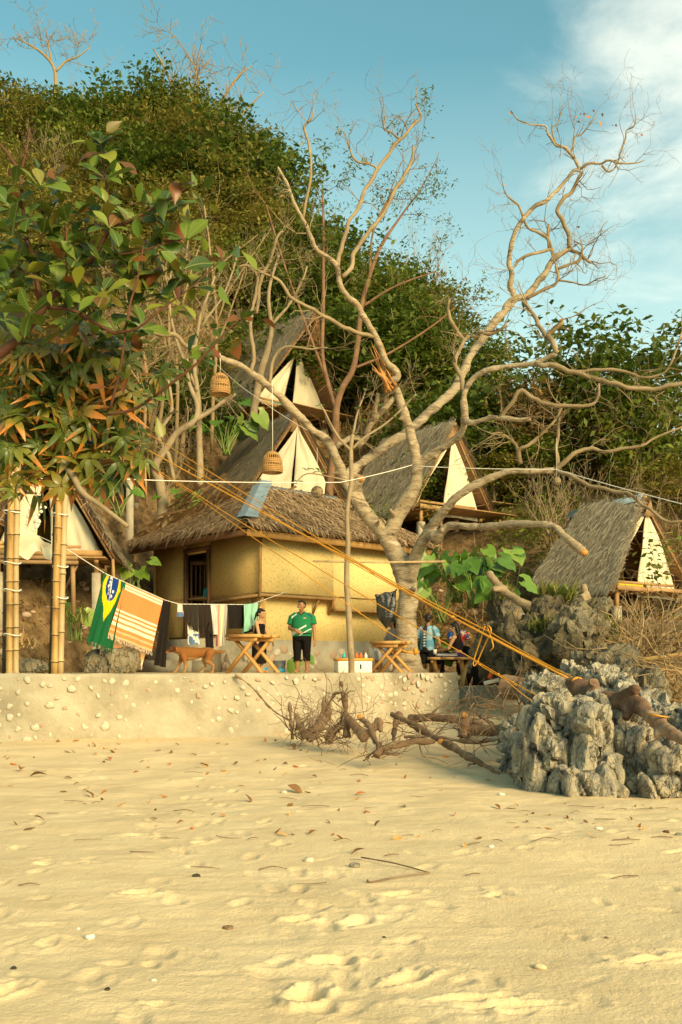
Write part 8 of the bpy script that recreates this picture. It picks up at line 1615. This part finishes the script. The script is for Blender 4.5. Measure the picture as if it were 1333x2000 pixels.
def dog():
    c = P(384, 1316, 19.0); t = thing('dog', (c[0], c[1], TOP), 'reddish brown dog with dark face and tan legs walking left along the sea wall', 'dog')
    b = MB(); rx = Matrix.Rotation(R(90), 3, 'Y')
    def ring(x, z, ry, rz): return ((x, 0, z), rz, ry, np.array(rx))
    b.loft([ring(-.34, .40, .055, .07), ring(-.28, .385, .09, .125), ring(-.18, .37, .10, .135), ring(-.05, .375, .095, .12), ring(.08, .39, .085, .095), ring(.20, .405, .085, .095), ring(.29, .405, .07, .085), ring(.34, .40, .04, .05)], 16)
    b.cap((-.26, 0, .42), .085, (-.42, 0, .455), .062); b.ell((-.46, 0, .462), (.078, .058, .06)); b.cap((-.50, 0, .445), .042, (-.585, 0, .415), .024); b.cap((-.50, 0, .425), .03, (-.57, 0, .40), .018); b.ell((-.595, 0, .423), (.014, .014, .012))
    for y in (-1, 1): b.loft([((-.425, y * .045, .515), .032, .014), ((-.395, y * .066, .485), .036, .014), ((-.375, y * .074, .425), .010, .008)], 8)
    # front legs: near one planted, far one stepping forward
    b.cap((-.24, -.065, .33), .058, (-.20, -.07, .20), .034); b.cap((-.20, -.07, .20), .03, (-.205, -.07, .06), .021); b.cap((-.205, -.07, .05), .022, (-.24, -.07, .018), .022)
    b.cap((-.28, .06, .33), .056, (-.33, .06, .20), .033); b.cap((-.33, .06, .20), .029, (-.40, .06, .05), .02); b.cap((-.40, .06, .04), .021, (-.445, .06, .018), .021)
    # hind legs: knee forward, hock backward
    b.cap((.26, -.06, .37), .088, (.22, -.075, .23), .052); b.cap((.22, -.075, .23), .045, (.335, -.075, .15), .026); b.cap((.335, -.075, .15), .024, (.32, -.075, .035), .019); b.cap((.32, -.075, .03), .021, (.28, -.075, .016), .021)
    b.cap((.22, .06, .36), .085, (.13, .07, .24), .05); b.cap((.13, .07, .24), .042, (.17, .07, .13), .025); b.cap((.17, .07, .13), .022, (.10, .07, .035), .018); b.cap((.10, .07, .03), .02, (.065, .07, .016), .02)
    b.tube([(.32, 0, .43), (.40, 0, .41), (.48, 0, .405), (.56, 0, .425)], [.035, .032, .028, .012], 9, sub=3)
    o = part('body', b, M['cloth'], t); remesh(o, .008, 3, None)
    def fur(v):
        x, y, z = v.T; n = fbm(v * 9, 3, 2) * .25; c_ = np.repeat(np.array([(.27, .105, .028)]), len(v), 0); dark = np.clip((z - .40) * 6 + n, 0, 1); c_ = c_ * (1 - .45 * dark[:, None]) + np.array((.13, .045, .014)) * .45 * dark[:, None]
        tan = np.clip((.26 - z) * 8 + n, 0, 1); c_ = c_ * (1 - tan[:, None]) + np.array((.36, .19, .07)) * tan[:, None]; bel = (z < .30) & (x > -.15) & (x < .2); c_[bel] = (.38, .23, .10)
        hd = (x < -.42) & (z > .41); c_[hd] = (.11, .045, .018); mz = (x < -.53) & (z < .41); c_[mz] = (.40, .21, .08); c_[(x < -.583)] = (.015, .01, .01); er = (x > -.445) & (x < -.375) & (np.abs(y) > .052) & (z > .43); c_[er] = (.10, .04, .015); return c_
    vcol(o, fur)
    for y in (-1, 1): mb = MB(); mb.ell((-.505, y * .04, .478), (.009, .006, .008), None, 8, 6); part('eye', mb, M['hair'], t)
dog()
